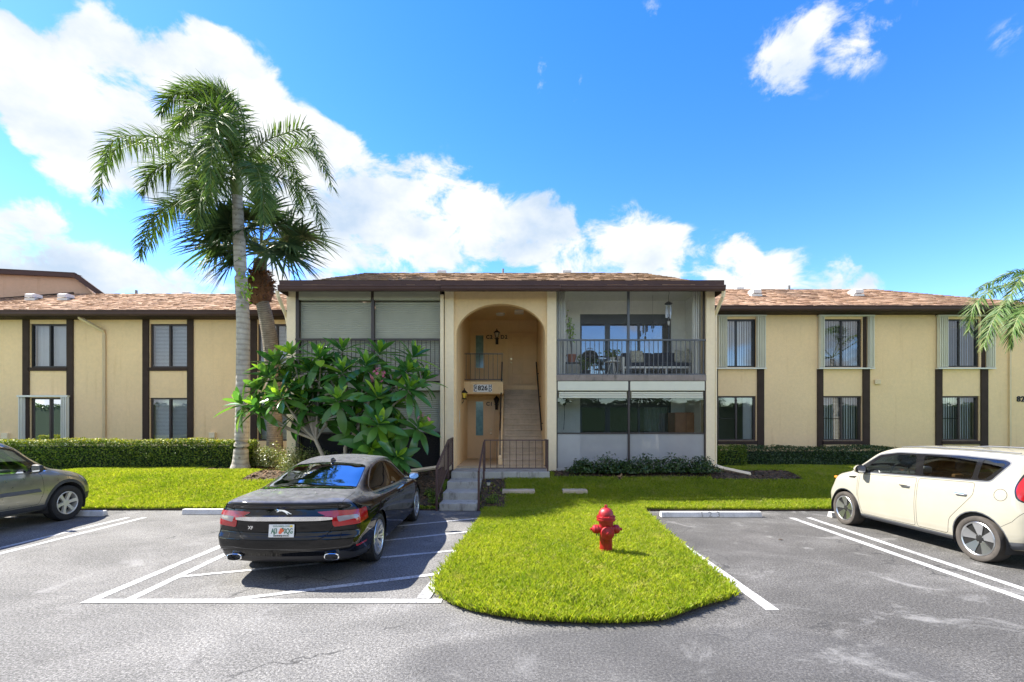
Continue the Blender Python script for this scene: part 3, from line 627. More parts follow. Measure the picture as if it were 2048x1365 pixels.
def vslats(x0, x1, y, z0, z1, pitch=.085, ang=34, w=.082, skip=None):
    m = MB(); n = max(2, int((x1 - x0) / pitch)); rr = random.Random(int(x0 * 100))
    for i in range(n):
        x = x0 + (i + .5) * (x1 - x0) / n; a = R(ang + rr.uniform(-7, 7)); dx, dy = math.cos(a) * w / 2, math.sin(a) * w / 2
        if skip and skip(x): continue
        m.add([(x-dx,y-dy,z0),(x+dx,y+dy,z0),(x+dx,y+dy,z1),(x-dx,y-dy,z1)], [(0,1,2,3)])
    return m
def hslats(x0, x1, y, z0, z1, pitch=.05):
    m = MB(); n = int((z1 - z0) / pitch)
    for i in range(n):
        z = z0 + (i + .5) * (z1 - z0) / n; m.add([(x0,y-.014,z-.019),(x1,y-.014,z-.019),(x1,y+.014,z+.019),(x0,y+.014,z+.019)], [(0,1,2,3)])
    return m
def window(x0, x1, z0, z1, y, blinds='v', frame='frame_black', sill=False, mid=None, fw=.055, depth=.12, divide=False):
    """sliding window set into a wall whose face is at y"""
    ya, yb = y + .05, y + .05 + depth; mid = mid or (x0 + x1) / 2
    m = MB(); m.box(x0, x0 + fw, ya, yb, z0, z1); m.box(x1 - fw, x1, ya, yb, z0, z1); m.box(x0 + fw, x1 - fw, ya, yb, z0, z0 + fw); m.box(x0 + fw, x1 - fw, ya, yb, z1 - fw, z1)
    m.box(mid - fw/2, mid + fw/2, ya - .004, yb, z0 + fw, z1 - fw)
    if divide: m.box(x0 + fw, mid - fw/2, ya + .03, yb - .04, (z0+z1)/2 - .012, (z0+z1)/2 + .012)
    w = P('window', m, frame)
    for a, b, dy in ((x0 + fw, mid - fw/2, .03), (mid + fw/2, x1 - fw, .055)):
        MB().pane(a - .005, b + .005, ya + dy, z0 + fw - .005, z1 - fw + .005).build('pane', M['window_glass'], w)
    yc = yb + .07
    if blinds == 'v': s = vslats(x0 + .03, x1 - .03, yc + .04, z0 + .03, z1 - .02).build('blinds', M['blind_white'], w)
    elif blinds == 'v2': s = vslats(x0 + .03, x1 - .03, yc + .04, z0 + .03, z1 - .02, ang=28).build('blinds', M['blind_white'], w)
    elif blinds == 'h': s = hslats(x0 + .02, x1 - .02, yc, z0 + .02, z1 - .01).build('blinds', M['blind_white'], w)
    elif blinds == 'hd': s = hslats(x0 + .02, x1 - .02, yc, z0 + .02, z1 - .01, .055).build('blinds', M['shutter_grey'], w)
    elif blinds == 'c':
        mm = MB(); n = 24; xs = np.linspace(x0 + (x1-x0)*.74, x1 - .02, n)
        for i in range(n - 1): mm.quad((xs[i], yc + .03*math.sin(i*1.7), z0), (xs[i+1], yc + .03*math.sin((i+1)*1.7), z0), (xs[i+1], yc + .03*math.sin((i+1)*1.7), z1), (xs[i], yc + .03*math.sin(i*1.7), z1))
        s = mm.build('curtain', M['curtain'], w, smooth=True)
    if blinds in ('v', 'v2', 'h', 'hd'): s['kind'] = 'stuff'
    if sill: MB().box(x0 - .05, x1 + .02, y - .045, y + .046, z0 - .125, z0 - .004).build('sill', M['brown_trim'], w)
    return w
def accordion(x0, x1, y, z0, z1, n=5, mat='shutter_cream'):
    m = MB(); k = n * 2; V = []
    for i in range(k + 1):
        x = x0 + (x1 - x0) * i / k; yy = y - (.11 if i % 2 else .02); V.append((x, yy))
    for (a, b), (c, d) in zip(V[:-1], V[1:]): m.quad((a, b, z0), (c, d, z0), (c, d, z1), (a, b, z1))
    for i in range(1, k, 2): m.box(V[i][0] - .012, V[i][0] + .012, V[i][1] - .012, V[i][1] + .002, z0, z1)
    return P('storm_shutter', m, mat)
ZT = 6.15
# ---- right wing
def trims(xs, y, z0, z1): 
    for (a, b) in xs: P('trim_board', MB().box(a, b, y - .045, y + .01, z0, z1), 'brown_trim')
c6 = lambda x: PX(1420 + x / 3.261, YR)
z6 = lambda v: PZ(560 + v / 3.261, YR)
zu0, zu1, zl0, zl1 = z6(570), z6(256), z6(1050), z6(758)
WR = [(c6(50), c6(300), c6(56)), (c6(736), c6(990), 0), (c6(1512), c6(1757), 0)]
cols = [c6(-5)]
for a, b, _ in WR: cols += [a, b]
cols += [18.7]
zs = [.3, zl0, zl1, zu0, zu1, ZT]
P('wall', wall_grid(cols, zs, lambda i, j: i % 2 == 1 and j in (1, 3), YR, YR + .26), 'stucco')
for k, (a, b, _) in enumerate(WR):
    window(a, b, zu0, zu1, YR, 'v', 'frame_black'); window(a, b, zl0, zl1, YR, ('c', 'v2', 'v2')[k], 'frame_brown', sill=True, divide=True)
bz0 = .55
for (a, b) in ((28, 49), (306, 350), (697, 735), (993, 1038), (1468, 1510), (1762, 1808)):
    P('trim_board', MB().box(c6(a), c6(b), YR - .045, YR + .01, z6(1100), z6(584)), 'brown_trim'); P('trim_board', MB().box(c6(a), c6(b), YR - .045, YR + .01, z6(236), z6(196)), 'brown_trim')
for k, (l0, l1, r0, r1) in enumerate(((44, 105, 297, 355), (703, 735, 1022, 1056), (1474, 1535, 1795, 1840))):
    accordion(c6(l0), c6(l1), YR - .02, z6(574), z6(240), 5 if k != 1 else 3); accordion(c6(r0), c6(r1), YR - .02, z6(574), z6(240), 5 if k == 0 else 4)
    for v in (238, 580): P('shutter_track', MB().box(c6(l0 - 6), c6(r1 + 3), YR - .14, YR - .015, z6(v + 4), z6(v - 4)), 'track_white')
    P('trim_board', MB().box(c6(r0 - 26), c6(r0 - 4), YR - .03, YR + .01, z6(574), z6(240)), 'brown_trim') if k else None
P('downspout', MB().box(c6(1943), c6(1953), YR - .07, YR + .01, .6, 5.95), 'downspout')
P('wall_vent', MB().box(c6(1068), c6(1106), YR - .07, YR + .01, z6(682), z6(652)), 'downspout', bevel=.01)
tx = text_mesh('826', .27, .012, 1.12, .006); link('house_number', tx, M['ink'], B, (PX(2045, YR), YR - .015, PZ(799, YR)), (R(90), 0, 0))
# ---- left wing
c1 = lambda x: PX(x / 3.412, YL)
z1 = lambda v: PZ(520 + v / 3.412, YL)
lu0, lu1, ll0, ll1 = z1(735), z1(437), z1(1236), z1(942)
WL = [(c1(207), c1(460)), (c1(1024), c1(1281)), (c1(1760), c1(2010))]
cols = [-30.0]
for a, b in WL: cols += [a, b]
cols += [c1(2100)]
P('wall', wall_grid(cols, [.3, ll0, ll1, lu0, lu1, ZT], lambda i, j: i % 2 == 1 and j in (1, 3), YL, YL + .26), 'stucco')
for k, (a, b) in enumerate(WL):
    window(a, b, lu0, lu1, YL, ('v', 'h', 'h')[k], 'frame_black' if k == 0 else 'frame_brown', sill=True); window(a, b, ll0, ll1, YL, ('hd', 'h', 'h')[k], 'frame_brown')
for (a, b, v0) in ((160, 204, 925), (460, 504, 1290), (977, 1020, 1290), (1281, 1322, 1290), (1712, 1755, 1290)):
    P('trim_board', MB().box(c1(a), c1(b), YL - .045, YL + .01, z1(v0), z1(380)), 'brown_trim')
P('trim_board', MB().box(c1(181), c1(204), YL - .045, YL + .01, z1(1290), z1(940)), 'brown_trim')
accordion(c1(145), c1(180), YL - .02, z1(1270), z1(938), 2, 'track_white'); accordion(c1(438), c1(484), YL - .05, z1(1270), z1(938), 3, 'track_white')
P('shutter_track', MB().box(c1(143), c1(486), YL - .16, YL - .02, z1(938), z1(926)), 'track_white')
m = MB(); m.tube([(c1(612), YL - .45, z1(378)), (c1(612), YL - .42, z1(412)), (c1(716), YL - .07, z1(488)), (c1(716), YL - .05, z1(510)), (c1(716), YL - .05, .6)], .062, 4, flat=1.0); P('downspout', m, 'downspout')
for (a, b, c, d) in ((24, 68, 1228, 1182), (1436, 1475, 1215, 1178)): P('meter_box', MB().box(c1(a), c1(b), YL - .1, YL + .01, z1(c), z1(d)), 'stucco_pale', bevel=.01)
# backs, sides and floors so that the rooms are closed
m = MB(); m.box(-30, 18.7, 24, 24.2, .2, 6.0); m.box(18.5, 18.7, 17.37, 24, .2, 6.0); P('wall', m, 'stucco')
m = MB(); m.box(-29.9, 18.45, 18.02, 23.98, FL1 - .2, FL1 - .05); m.box(-29.9, -1.8, 18.02, 23.98, FL2 - .25, FL2); m.box(1.2, 18.45, 17.4, 23.98, FL2 - .25, FL2); m.box(-29.9, 18.3, 18.0, 23.98, 6.06, 6.14); P('room_floor', m, 'room')
m = MB(); m.box(-29.9, -1.9, 20.6, 20.7, .6, 6.0); m.box(1.3, 18.45, 20.0, 20.1, .6, 6.0); P('room_wall', m, 'room')

# ---- front bay
XL0, XL1 = PX(573, YF), PX(591, YF)
XA, XB = PX(889, YF), PX(907.5, YF); XC, XD = PX(1094, YF), PX(1113, YF); XR0, XR1 = PX(1412.5, YF), PX(1430, YF)
for (a, b) in ((XL0, XL1), (XA, XB), (XC, XD), (XR0, XR1)): P('pillar', MB().box(a, b, YF, YF + .42, .45, 6.0), 'stucco_pale', bevel=.012)
P('wall', MB().box(XL0 + .02, XL0 + .2, YF + .42, 18.1, .4, 6.05), 'stucco'); P('wall', MB().box(XR1 - .2, XR1 - .02, YF + .42, 17.2, .4, 6.05), 'stucco')
# arch
LX, RX = -1.63, .98
acx, aa, az, ab = (LX + RX) / 2, (RX - LX) / 2 - .0, PZ(669, YF), PZ(606, YF) - PZ(669, YF)
n = 40; arch = [(acx - aa * math.cos(math.pi * i / n), az + ab * math.sin(math.pi * i / n)) for i in range(n + 1)]
m = MB(); y0, y1 = YF + .09, YF + .32; zt = 5.98; x0, x1 = XB - .03, XC + .03
for i in range(n):
    (a, b), (c, d) = arch[i], arch[i+1]
    for y in (y0, y1): m.quad((a, y, b), (c, y, d), (c, y, zt), (a, y, zt))
    m.quad((a, y0, b), (c, y0, d), (c, y1, d), (a, y1, b))
P('arch', m, 'stucco_entry', smooth=True, auto=30)
m = MB(); m.box(XB - .02, LX, y0, 18.9, .45, 6.1); P('wall', m, 'stucco_entry'); m = MB(); m.box(RX, XC + .02, y0, 18.9, .45, 6.1); P('wall', m, 'stucco_entry')
YB2, YB1 = 18.8, 17.6
m = MB(); m.box(LX, RX, YB2, YB2 + .15, 2.9, 6.1); P('wall', m, 'stucco_entry')
m = MB(); m.box(LX, RX, y1 + .005, YB2, 6.05, 6.2); P('entry_ceiling', m, 'stucco_entry')
SX = -.30
m = MB(); m.box(LX, SX, 16.4, YB2, FL2 - .42, FL2 - .004); m.box(SX, RX, 18.05, YB2, FL2 - .30, FL2 - .004); P('landing', m, 'stucco_entry')
P('wall', MB().box(LX, SX, YB1, YB1 + .15, .7, FL2 - .43), 'stucco_entry')
P('entry_floor', MB().box(LX, RX, 14.085, YB1, .5, .742), 'floor_tan')
ns = 15; rise = (FL2 - .742) / ns; run = (18.05 - 14.75) / (ns - 1)
for i in range(ns - 1):
    y = 14.75 + i * run; MB().box(SX, RX - .004, y - .025, y + run + .03, .742 + rise * (i + 1) - .05, .742 + rise * (i + 1)).build('stair_tread', M['stair_concrete'], B, bevel=.008)
    P('stair_riser', MB().box(SX + .01, RX - .006, y, y + .03, .742 + rise * i, .742 + rise * (i + 1) - .051), 'stair_concrete')
m = MB(); pr = [(14.8, .742), (18.05, .742), (18.05, FL2 - .31)]; m.prism([(SX - .12, y, z) for y, z in [(14.72, .75), (18.05, .75), (18.05, FL2 - .02), (17.95, FL2 - .02), (14.72, .742 + rise + .03)]], (.118, 0, 0)); P('stair_wall', m, 'stucco_entry')
def door(x0, x1, y, z0, z1, mat, lite=None, panels=False, knob=None):
    d = P('door', MB().box(x0, x1, y - .045, y - .003, z0, z1), mat)
    m = MB(); t = .07; m.box(x0 - t, x0 - .002, y - .06, y - .002, z0, z1 + t); m.box(x1 + .002, x1 + t, y - .06, y - .002, z0, z1 + t); m.box(x0 - .002, x1 + .002, y - .06, y - .002, z1 + .002, z1 + t); m.build('door_frame', M[mat], d)
    if panels:
        w = (x1 - x0); hh = z1 - z0
        for r, (a, b) in enumerate(((.06, .20), (.24, .50), (.54, .78), (.82, .95))):
            for c in range(2):
                px0 = x0 + w * (.12 + .42 * c); MB().box(px0, px0 + w * .34, y - .062, y - .044, z0 + hh * a, z0 + hh * b).build('panel', M[mat], d, bevel=.012)
    if lite:
        a, b, c, e = lite; m = MB(); m.box(a - .05, b + .05, y - .065, y - .046, c - .05, e + .05); m.build('lite_frame', M[mat], d); MB().box(a, b, y - .07, y - .066, c, e).build('pane', M['frosted'], d)
    if knob:
        m = MB(); m.lathe([(.035, 0), (.035, -.012), (.015, -.02), (.015, -.05), (.032, -.06), (.028, -.085), (.001, -.09)], 14, 'y', (knob[0], y - .045, knob[1])); m.lathe([(.03, 0), (.03, -.02), (.001, -.022)], 14, 'y', (knob[0], y - .045, knob[1] + .14)); m.build('door_handle', M['brass'], d, smooth=True)
    return d
q4 = lambda x, Y: PX(860 + x / 2.843, Y)
w4 = lambda v, Y: PZ(560 + v / 2.843, Y)
dz = FL2 + 2.08
door(q4(452, YB2), q4(592, YB2), YB2, FL2, dz, 'door_tan', None, True, (q4(462, YB2), FL2 + .95))
# side lights and the lower doors
m = MB(); m.box(q4(252, YB2), q4(312, YB2), YB2 - .05, YB2 - .002, w4(512, YB2), w4(308, YB2)); sl_ = P('side_light', m, 'stucco_entry'); MB().box(q4(261, YB2), q4(304, YB2), YB2 - .056, YB2 - .051, w4(502, YB2), w4(318, YB2)).build('pane', M['frosted'], sl_)
door(LX + .05, LX + .93, YB1, .745, .745 + 2.06, 'door_tan', (q4(262, YB1), q4(303, YB1), w4(885, YB1), w4(693, YB1)), False, (LX + .86, 1.65))
for (s, u, v, Y, sz) in (('C2', 337, 327, YB2, .16), ('D2', 421, 327, YB2, .16), ('C1', 338, 707, YB1, .15)): link('unit_number', text_mesh(s, sz * 1.25, .008, 1.15, .005), M['black_metal'], B, (q4(u, Y), Y - (.02 if Y == YB2 else .055), w4(v, Y)), (R(90), 0, 0))
# upper landing railing
rl = P('railing', MB().box(LX + .01, SX - .01, 16.43, 16.46, FL2 + .93, FL2 + .96), 'rail_dark'); MB().box(LX + .01, SX - .01, 16.43, 16.46, FL2 + .06, FL2 + .085).build('bottom_rail', M['rail_dark'], rl)
for i in range(9): link('picket', picket_mesh(.86, .014), M['rail_dark'], rl, Vector((LX + .06 + i * (SX - LX - .1) / 8, 16.445, FL2 + .075)) - (Vector((0, 0, 0))))
for (x, lab) in ((SX - .07, 'l'), (RX - .07, 'r')):
    m = MB(); m.bar((x, 14.85, .742 + rise + .88), (x, 18.0, FL2 + .86), .05, .045); hr = P('handrail', m, 'rail_dark')
    if lab == 'l':
        MB().box(x - .02, x + .02, 14.83, 14.87, .742 + rise, .742 + rise + .88).build('post', M['rail_dark'], hr)
    else:
        for yy in (15.2, 16.4, 17.6): MB().box(x, RX + .01, yy - .01, yy + .01, .742 + rise + .86 + (yy - 14.85) / run * rise * .995 - .05, .742 + rise + .86 + (yy - 14.85) / run * rise * .995 - .02).build('bracket', M['rail_dark'], hr)
# ceiling lamp discs
cl = P('ceiling_lamp', MB().lathe([(.16, 6.048), (.17, 6.02), (.14, 5.98), (.001, 5.96)], 24, c=(PX(1001, 17.6), 17.6, 0)), 'white_plastic', smooth=True)
P('junction_box', MB().box(PX(1029, 17.2), PX(1047, 17.2), 17.0, 17.35, 5.95, 6.049), 'white_plastic', bevel=.01)
P('entry_plate', MB().box(LX + .001, LX + .012, 14.9, 14.96, 2.05, 2.42), 'shutter_cream')

# ---- left half of the bay: closed roller shutters
m3 = lambda x: PX(540 + x / 3.689, YF); n3 = lambda v: PZ(530 + v / 3.689, YF)
xa, xm, xb = XL1 + .0, m3(755), m3(1262)
def roller(x0, x1, z0, z1, y, mat, pitch=.055):
    m = MB(); k = int((z1 - z0) / pitch)
    for i in range(k):
        a = z0 + (z1 - z0) * i / k; b = z0 + (z1 - z0) * (i + 1) / k - .006
        m.add([(x0,y,a),(x1,y,a),(x1,y-.012,a+(b-a)*.5),(x0,y-.012,a+(b-a)*.5),(x1,y,b),(x0,y,b),(x0,y+.004,b+.006),(x1,y+.004,b+.006)], [(0,1,2,3),(3,2,4,5),(5,4,7,6)])
    sh = P('roller_shutter', MB().box(x0 - .0, x1 + .0, y + .012, y + .03, z0, z1), mat); s = m.build('slats', M[mat], sh, smooth=False); s['kind'] = 'stuff'; return sh
for (x0, x1) in ((xa + .09, xm - .04), (xm + .04, xb - .03)):
    P('shutter_box', MB().box(x0, x1, YF + .0, YF + .25, n3(258), n3(182)), 'shutter_grey', bevel=.015)
    roller(x0, x1, n3(806), n3(266), YF + .16, 'shutter_grey'); P('shutter_box', MB().box(x0, x1, YF + .02, YF + .25, n3(928), n3(868)), 'shutter_grey', bevel=.015); roller(x0, x1, n3(1236), n3(932), YF + .16, 'shutter_grey')
    P('screen', MB().pane(x0, x1, YF + .14, .6, n3(1240)), 'screen_dark'); P('shutter_box', MB().box(x0, x1, YF + .3, YF + .32, .6, n3(1240)), 'room_dark')
    P('shutter_box', MB().box(x0, x1, YF + .06, YF + .1, n3(548) , n3(556)), 'frame_brown')
for x, w in ((xa + .045, .09), (xm, .08), (xb - .012, .03)): P('mullion', MB().box(x - w/2, x + w/2, YF + .01, YF + .12, .5, n3(862)), 'frame_brown'); P('mullion', MB().box(x - w/2, x + w/2, YF + .01, YF + .12, n3(806), 5.95), 'frame_brown')
P('lower_rail', MB().box(xa, xb, YF - .01, YF + .11, n3(1246), n3(1236)), 'frame_brown')
P('slab_edge', MB().box(xa, xb, YF - .03, YF + .6, n3(858), n3(812)), 'slab_edge')
rl = P('railing', MB().box(xa, xb, YF - .03, YF + .006, n3(556), n3(545)), 'frame_brown')
for i in range(33): link('picket', picket_mesh(round(n3(558) - n3(812), 3), .018), M['frame_brown'], rl, (xa + .1 + i * (xb - xa - .15) / 32, YF - .012, n3(811)))
P('downspout', MB().box(m3(1258), m3(1284), YF - .09, YF - .002, .75, 5.75), 'stucco_pale', bevel=.015)
m = MB(); x = m3(1270); m.tube([(x, YF - .05, .82), (x - .1, YF - .12, .74), (x - .9, YF - .55, .66)], .055, 4); P('downspout_extension', m, 'stucco_pale')

# ---- right half of the bay: screened balcony over glazed patio
c5 = lambda x, Y: PX(1090 + x / 3.25, Y); z5 = lambda v, Y: PZ(540 + v / 3.25, Y)
BX0, BX1 = XD, XR0; YBK = 15.7
ux0, ux1 = c5(228, YBK), c5(820, YBK); uz1, lz1 = z5(288, YBK), z5(834, YBK)
P('wall', wall_grid([RX + .1, ux0, ux1, XR1 - .2], [.4, FL1 + .02, lz1, FL2 + .02, uz1, 6.1], lambda i, j: i == 1 and j in (1, 3), YBK, YBK + .2), 'stucco_white')
m = MB(); m.box(XD - .04, XD + .0, YF + .43, YBK, FL1, FL2 - .16); m.box(XD - .04, XD, YF + .43, YBK, FL2, 6.02); P('side_wall', m, 'stucco_white')
m = MB(); m.box(BX1 + .001, BX1 + .03, YF + .43, YBK, FL1, FL2 - .16); m.box(BX1 + .001, BX1 + .03, YF + .43, YBK, FL2, 6.02); P('side_wall', m, 'stucco_white')
zs0, zs1 = z5(722, YF), z5(683, YF)
P('balcony_slab', MB().box(XD + .001, BX1 - .001, YF - .02, YBK - .001, zs0, zs1), 'slab_edge', bevel=.01)
P('patio_floor', MB().box(XD + .001, BX1 - .001, YF - .02, YBK - .001, .45, FL1), 'concrete')
P('balcony_ceiling', MB().box(XD - .03, BX1 + .03, YF + .13, YBK, 6.02, 6.12), 'stucco_white')
P('patio_ceiling', MB().box(XD + .001, BX1 - .001, YF + .2, YBK - .001, zs0 - .02, zs0 - .004), 'stucco_white')
def slider(z0, z1, label):
    fw = .06; m = MB(); ya, yb = YBK + .03, YBK + .12; bounds = [ux0, c5(408, YBK), c5(612, YBK), ux1]
    m.box(ux0, ux0 + fw, ya, yb, z0, z1); m.box(ux1 - fw, ux1, ya, yb, z0, z1); m.box(ux0 + fw, ux1 - fw, ya, yb, z1 - .30, z1); m.box(ux0 + fw, ux1 - fw, ya, yb, z0, z0 + fw)
    for x, w in ((bounds[1], .16), (bounds[2], .07)): m.box(x - w/2, x + w/2, ya - .003, yb, z0 + fw, z1 - .30)
    d = P('sliding_door', m, 'frame_black')
    for i in range(3): MB().pane(bounds[i] + .02, bounds[i+1] - .02, ya + .04, z0 + fw - .01, z1 - .29).build('pane', M['slider_glass'], d)
    xs = np.linspace(c5(660, YBK), ux1, 40); mm = MB(); yc = yb + .12
    if label == 'up': xs = np.linspace(c5(715, YBK), c5(770, YBK), 30)
    for i in range(len(xs) - 1): mm.quad((xs[i], yc + .03*math.sin(i*1.5), z0), (xs[i+1], yc + .03*math.sin((i+1)*1.5), z0), (xs[i+1], yc + .03*math.sin((i+1)*1.5), z1), (xs[i], yc + .03*math.sin(i*1.5), z1))
    mm.build('curtain', M['curtain'], d, smooth=True)
slider(FL2 + .02, uz1, 'up'); slider(FL1 + .02, lz1, 'lo')
# balcony front
xm5 = c5(548, YF)
m = MB(); m.box(BX0, BX1, YF + .02, YF + .08, z5(460, YF), z5(450, YF)); rl = P('railing', m, 'rail_grey'); MB().box(BX0, BX1, YF + .03, YF + .07, zs1 + .002, zs1 + .035).build('bottom_rail', M['rail_grey'], rl)
for i in range(33): link('picket', picket_mesh(round(z5(461, YF) - zs1 - .034, 3), .02), M['rail_grey'], rl, (BX0 + .06 + i * (BX1 - BX0 - .12) / 32, YF + .05, zs1 + .034))
P('mullion', MB().box(xm5 - .035, xm5 + .035, YF + .09, YF + .15, zs1, 6.0), 'rail_grey'); P('mullion', MB().box(BX1 - .05, BX1 - .003, YF + .09, YF + .15, zs1, 6.0), 'frame_brown'); P('mullion', MB().box(BX0 + .003, BX0 + .03, YF + .09, YF + .15, zs1, 6.0), 'frame_brown')
for a, b in ((BX0 + .03, xm5 - .036), (xm5 + .036, BX1 - .05)): P('screen', MB().pane(a, b, YF + .12, zs1, 6.0), 'screen_fine')
accordion(BX0 + .02, BX0 + .30, YF + .38, FL2 + .02, 6.0, 5, 'track_white'); accordion(BX1 - .28, BX1 - .1, YF + .38, FL2 + .02, 6.0, 3, 'track_white')
# patio front
for x, w in ((BX0 + .02, .03), (xm5, .055), (BX1 - .02, .035)): P('mullion', MB().box(x - w/2, x + w/2, YF + .03, YF + .12, .5, zs0 - .003), 'frame_brown')
for a, b in ((BX0 + .035, xm5 - .03), (xm5 + .03, BX1 - .04)):
    P('shutter_box', MB().box(a, b, YF + .0, YF + .28, z5(786, YF), zs0 - .006), 'shutter_cream', bevel=.015)
    for k in range(3): P('shutter_slat', MB().box(a + .04, b - .04, YF + .02 + .002*k, YF + .14, z5(833 - k*14, YF), z5(822 - k*14, YF)), 'shutter_cream', bevel=.006)
    P('patio_rail', MB().box(a, b, YF + .05, YF + .1, z5(1068, YF), z5(1058, YF)), 'frame_brown')
    p = P('screen', MB().pane(a, b, YF + .07, .5, z5(1068, YF)), 'screen_light'); P('pane', MB().pane(a, b, YF + .072, z5(1058, YF), z5(834, YF)), 'clear_glass')
m = MB(); x = XR1 + .05; m.tube([(x - .1, YF - .05, .78), (x + .15, YF - .15, .70), (x + .62, YF - .72, .60)], .06, 4); P('downspout_extension', m, 'stucco_pale')

# ---- roofs
def shingles(name, quad_, mat, parent, course=.13, tab=.19, seed=1):
    """quad_: eave-left, eave-right, top-right, top-left"""
    A, Bq, C, D = [Vector(p) for p in quad_]; nrm = (Bq - A).cross(D - A).normalized()
    if nrm.z < 0: nrm = -nrm
    L = max((D - A).length, (C - Bq).length); hgt = abs((D - A).dot((nrm.cross(Bq - A)).normalized())); rows = int(hgt / course); rr = random.Random(seed); m = MB()
    for r in range(rows):
        t0, t1 = r / rows, min(1, (r + 1.25) / rows); l0, r0 = A.lerp(D, t0), Bq.lerp(C, t0); l1, r1 = A.lerp(D, t1), Bq.lerp(C, t1); w = (r0 - l0).length; k = max(1, int(w / tab)); off = rr.random()
        xs = [0] + sorted(min(.999, max(.001, (i + off + rr.uniform(-.22, .22)) / k)) for i in range(k)) + [1]
        for a, b in zip(xs[:-1], xs[1:]):
            if b - a < 1e-4: continue
            th = nrm * rr.uniform(.010, .030); dn = (l0 - l1).normalized() * rr.uniform(-.008, .02)
            p0, p1, p2, p3 = l0.lerp(r0, a) + th + dn, l0.lerp(r0, b) + th + dn, l1.lerp(r1, b) + nrm * .004, l1.lerp(r1, a) + nrm * .004
            q0, q1 = p0 - th, p1 - th
            m.add([p0, p1, p2, p3, q0, q1], [(0, 1, 2, 3), (4, 5, 1, 0)])
    o = m.build(name, M[mat], parent); o['kind'] = 'stuff'; return o
def roof(planes, mat, seed):
    d = MB()
    for q in planes: d.poly([tuple(p) for p in q])
    r = P('roof', d, 'roof_deck')
    return r
def eave(x0, x1, y, zb, zt, parent=B):       # gutter with a rolled lip
    m = MB(); m.prism([(x0, y, zt), (x0, y - .11, zt), (x0, y - .115, zt - .03), (x0, y - .10, zt - .06), (x0, y - .10, zb + .05), (x0, y - .07, zb), (x0, y, zb)], (x1 - x0, 0, 0)); return P('gutter', m, 'brown_metal')
# right wing roof
EY = YR - .55; ez1 = PZ(611, EY - .1); ez0 = PZ(620.5, EY - .1); RXE = 19.0; rY = 19.4; rZ = PZ(579, rY); rXe = PX(1739, rY)
A0 = (4.0, EY - .02, ez1 + .01)
RR = roof([[A0, (RXE, EY - .02, ez1 + .01), (rXe, rY, rZ), (4.0, rY, rZ)], [(RXE, EY - .02, ez1 + .01), (RXE + .02, 24.2, ez1), (rXe, rY + .1, rZ)], [(4.0, rY, rZ), (rXe, rY, rZ), (RXE, 24.2, ez1), (4.0, 24.2, ez1)]], 'shingle_wing', 1)
shingles('shingles', [A0, (RXE, EY - .02, ez1 + .01), (rXe, rY, rZ), (4.0, rY, rZ)], 'shingle_wing', RR, seed=1)
shingles('shingles', [(RXE, EY - .02, ez1 + .01), (RXE, 24.2, ez1 + .01), (rXe, rY + 1.2, rZ), (rXe, rY, rZ)], 'shingle_wing', RR, seed=5)
eave(XR1 + .02, RXE, EY, ez0, ez1); P('soffit', MB().box(XR1 + .02, RXE, EY, YR, ez0 - .02, ez0 + .02), 'brown_trim')
# left wing roof
EYL = YL - .55; fz1 = PZ(620, EYL - .1); fz0 = PZ(630.8, EYL - .1); lY = 20.4; lZ = PZ(588, lY)
Q = [(-30.0, EYL - .02, fz1 + .01), (-4.0, EYL - .02, fz1 + .01), (-4.0, lY, lZ), (-30.0, lY, lZ)]
RL = roof([Q, [(-30, lY, lZ), (-4, lY, lZ), (-4, 24.2, fz1), (-30, 24.2, fz1)]], 'shingle_wing', 2); shingles('shingles', Q, 'shingle_wing', RL, seed=2)
eave(-30, XL0 - .02, EYL, fz0, fz1); P('soffit', MB().box(-30, XL0 - .02, EYL, YL, fz0 - .02, fz0 + .02), 'brown_trim')
# bay roof
EYB = 13.45; gz1 = PZ(570.5, EYB - .1); gz0 = PZ(581, EYB - .1); bx0, bx1 = PX(557, EYB), PX(1450, EYB); bY = 15.8; bZ = PZ(546.5, bY); bxl, bxr = PX(735, bY), PX(1282, bY)
E = gz1 + .01
Q1 = [(bx0, EYB - .02, E), (bx1, EYB - .02, E), (bxr, bY, bZ), (bxl, bY, bZ)]; Q2 = [(bx1, EYB - .02, E), (bx1, 19.0, E), (bxr, bY + 1, bZ), (bxr, bY, bZ)]; Q3 = [(bx0, 19.0, E), (bx0, EYB - .02, E), (bxl, bY, bZ), (bxl, bY + 1, bZ)]
RB = roof([Q1, Q2, Q3, [(bxl, bY, bZ), (bxr, bY, bZ), (bxr, bY + 1, bZ), (bxl, bY + 1, bZ)], [(bxl, bY + 1, bZ), (bxr, bY + 1, bZ), (bx1, 20.0, E + .3), (bx0, 20.0, E + .3)]], 'shingle_bay', 3)
for i, q in enumerate((Q1, Q2, Q3)): shingles('shingles', q, 'shingle_bay', RB, seed=6 + i)
eave(bx0 + .02, PX(882, EYB), EYB, gz0, gz1); eave(PX(1120, EYB), bx1 - .02, EYB, gz0, gz1); eave(PX(882.5, EYB - .12), PX(1119.5, EYB - .12), EYB - .12, gz0 - .03, gz1 - .015)
for x, a, b in ((bx0, bx0, bx0 + .018), (bx1, bx1 - .018, bx1)): P('fascia', MB().box(a, b, EYB - .02, 18.6, gz0, gz1), 'brown_metal')
P('soffit', MB().box(bx0 + .02, bx1 - .02, EYB + .0, YF + .4, 6.005, 6.018), 'brown_trim'); P('soffit', MB().box(bx0 + .02, bx1 - .02, EYB + .001, EYB + .03, gz0, 6.0), 'brown_metal')
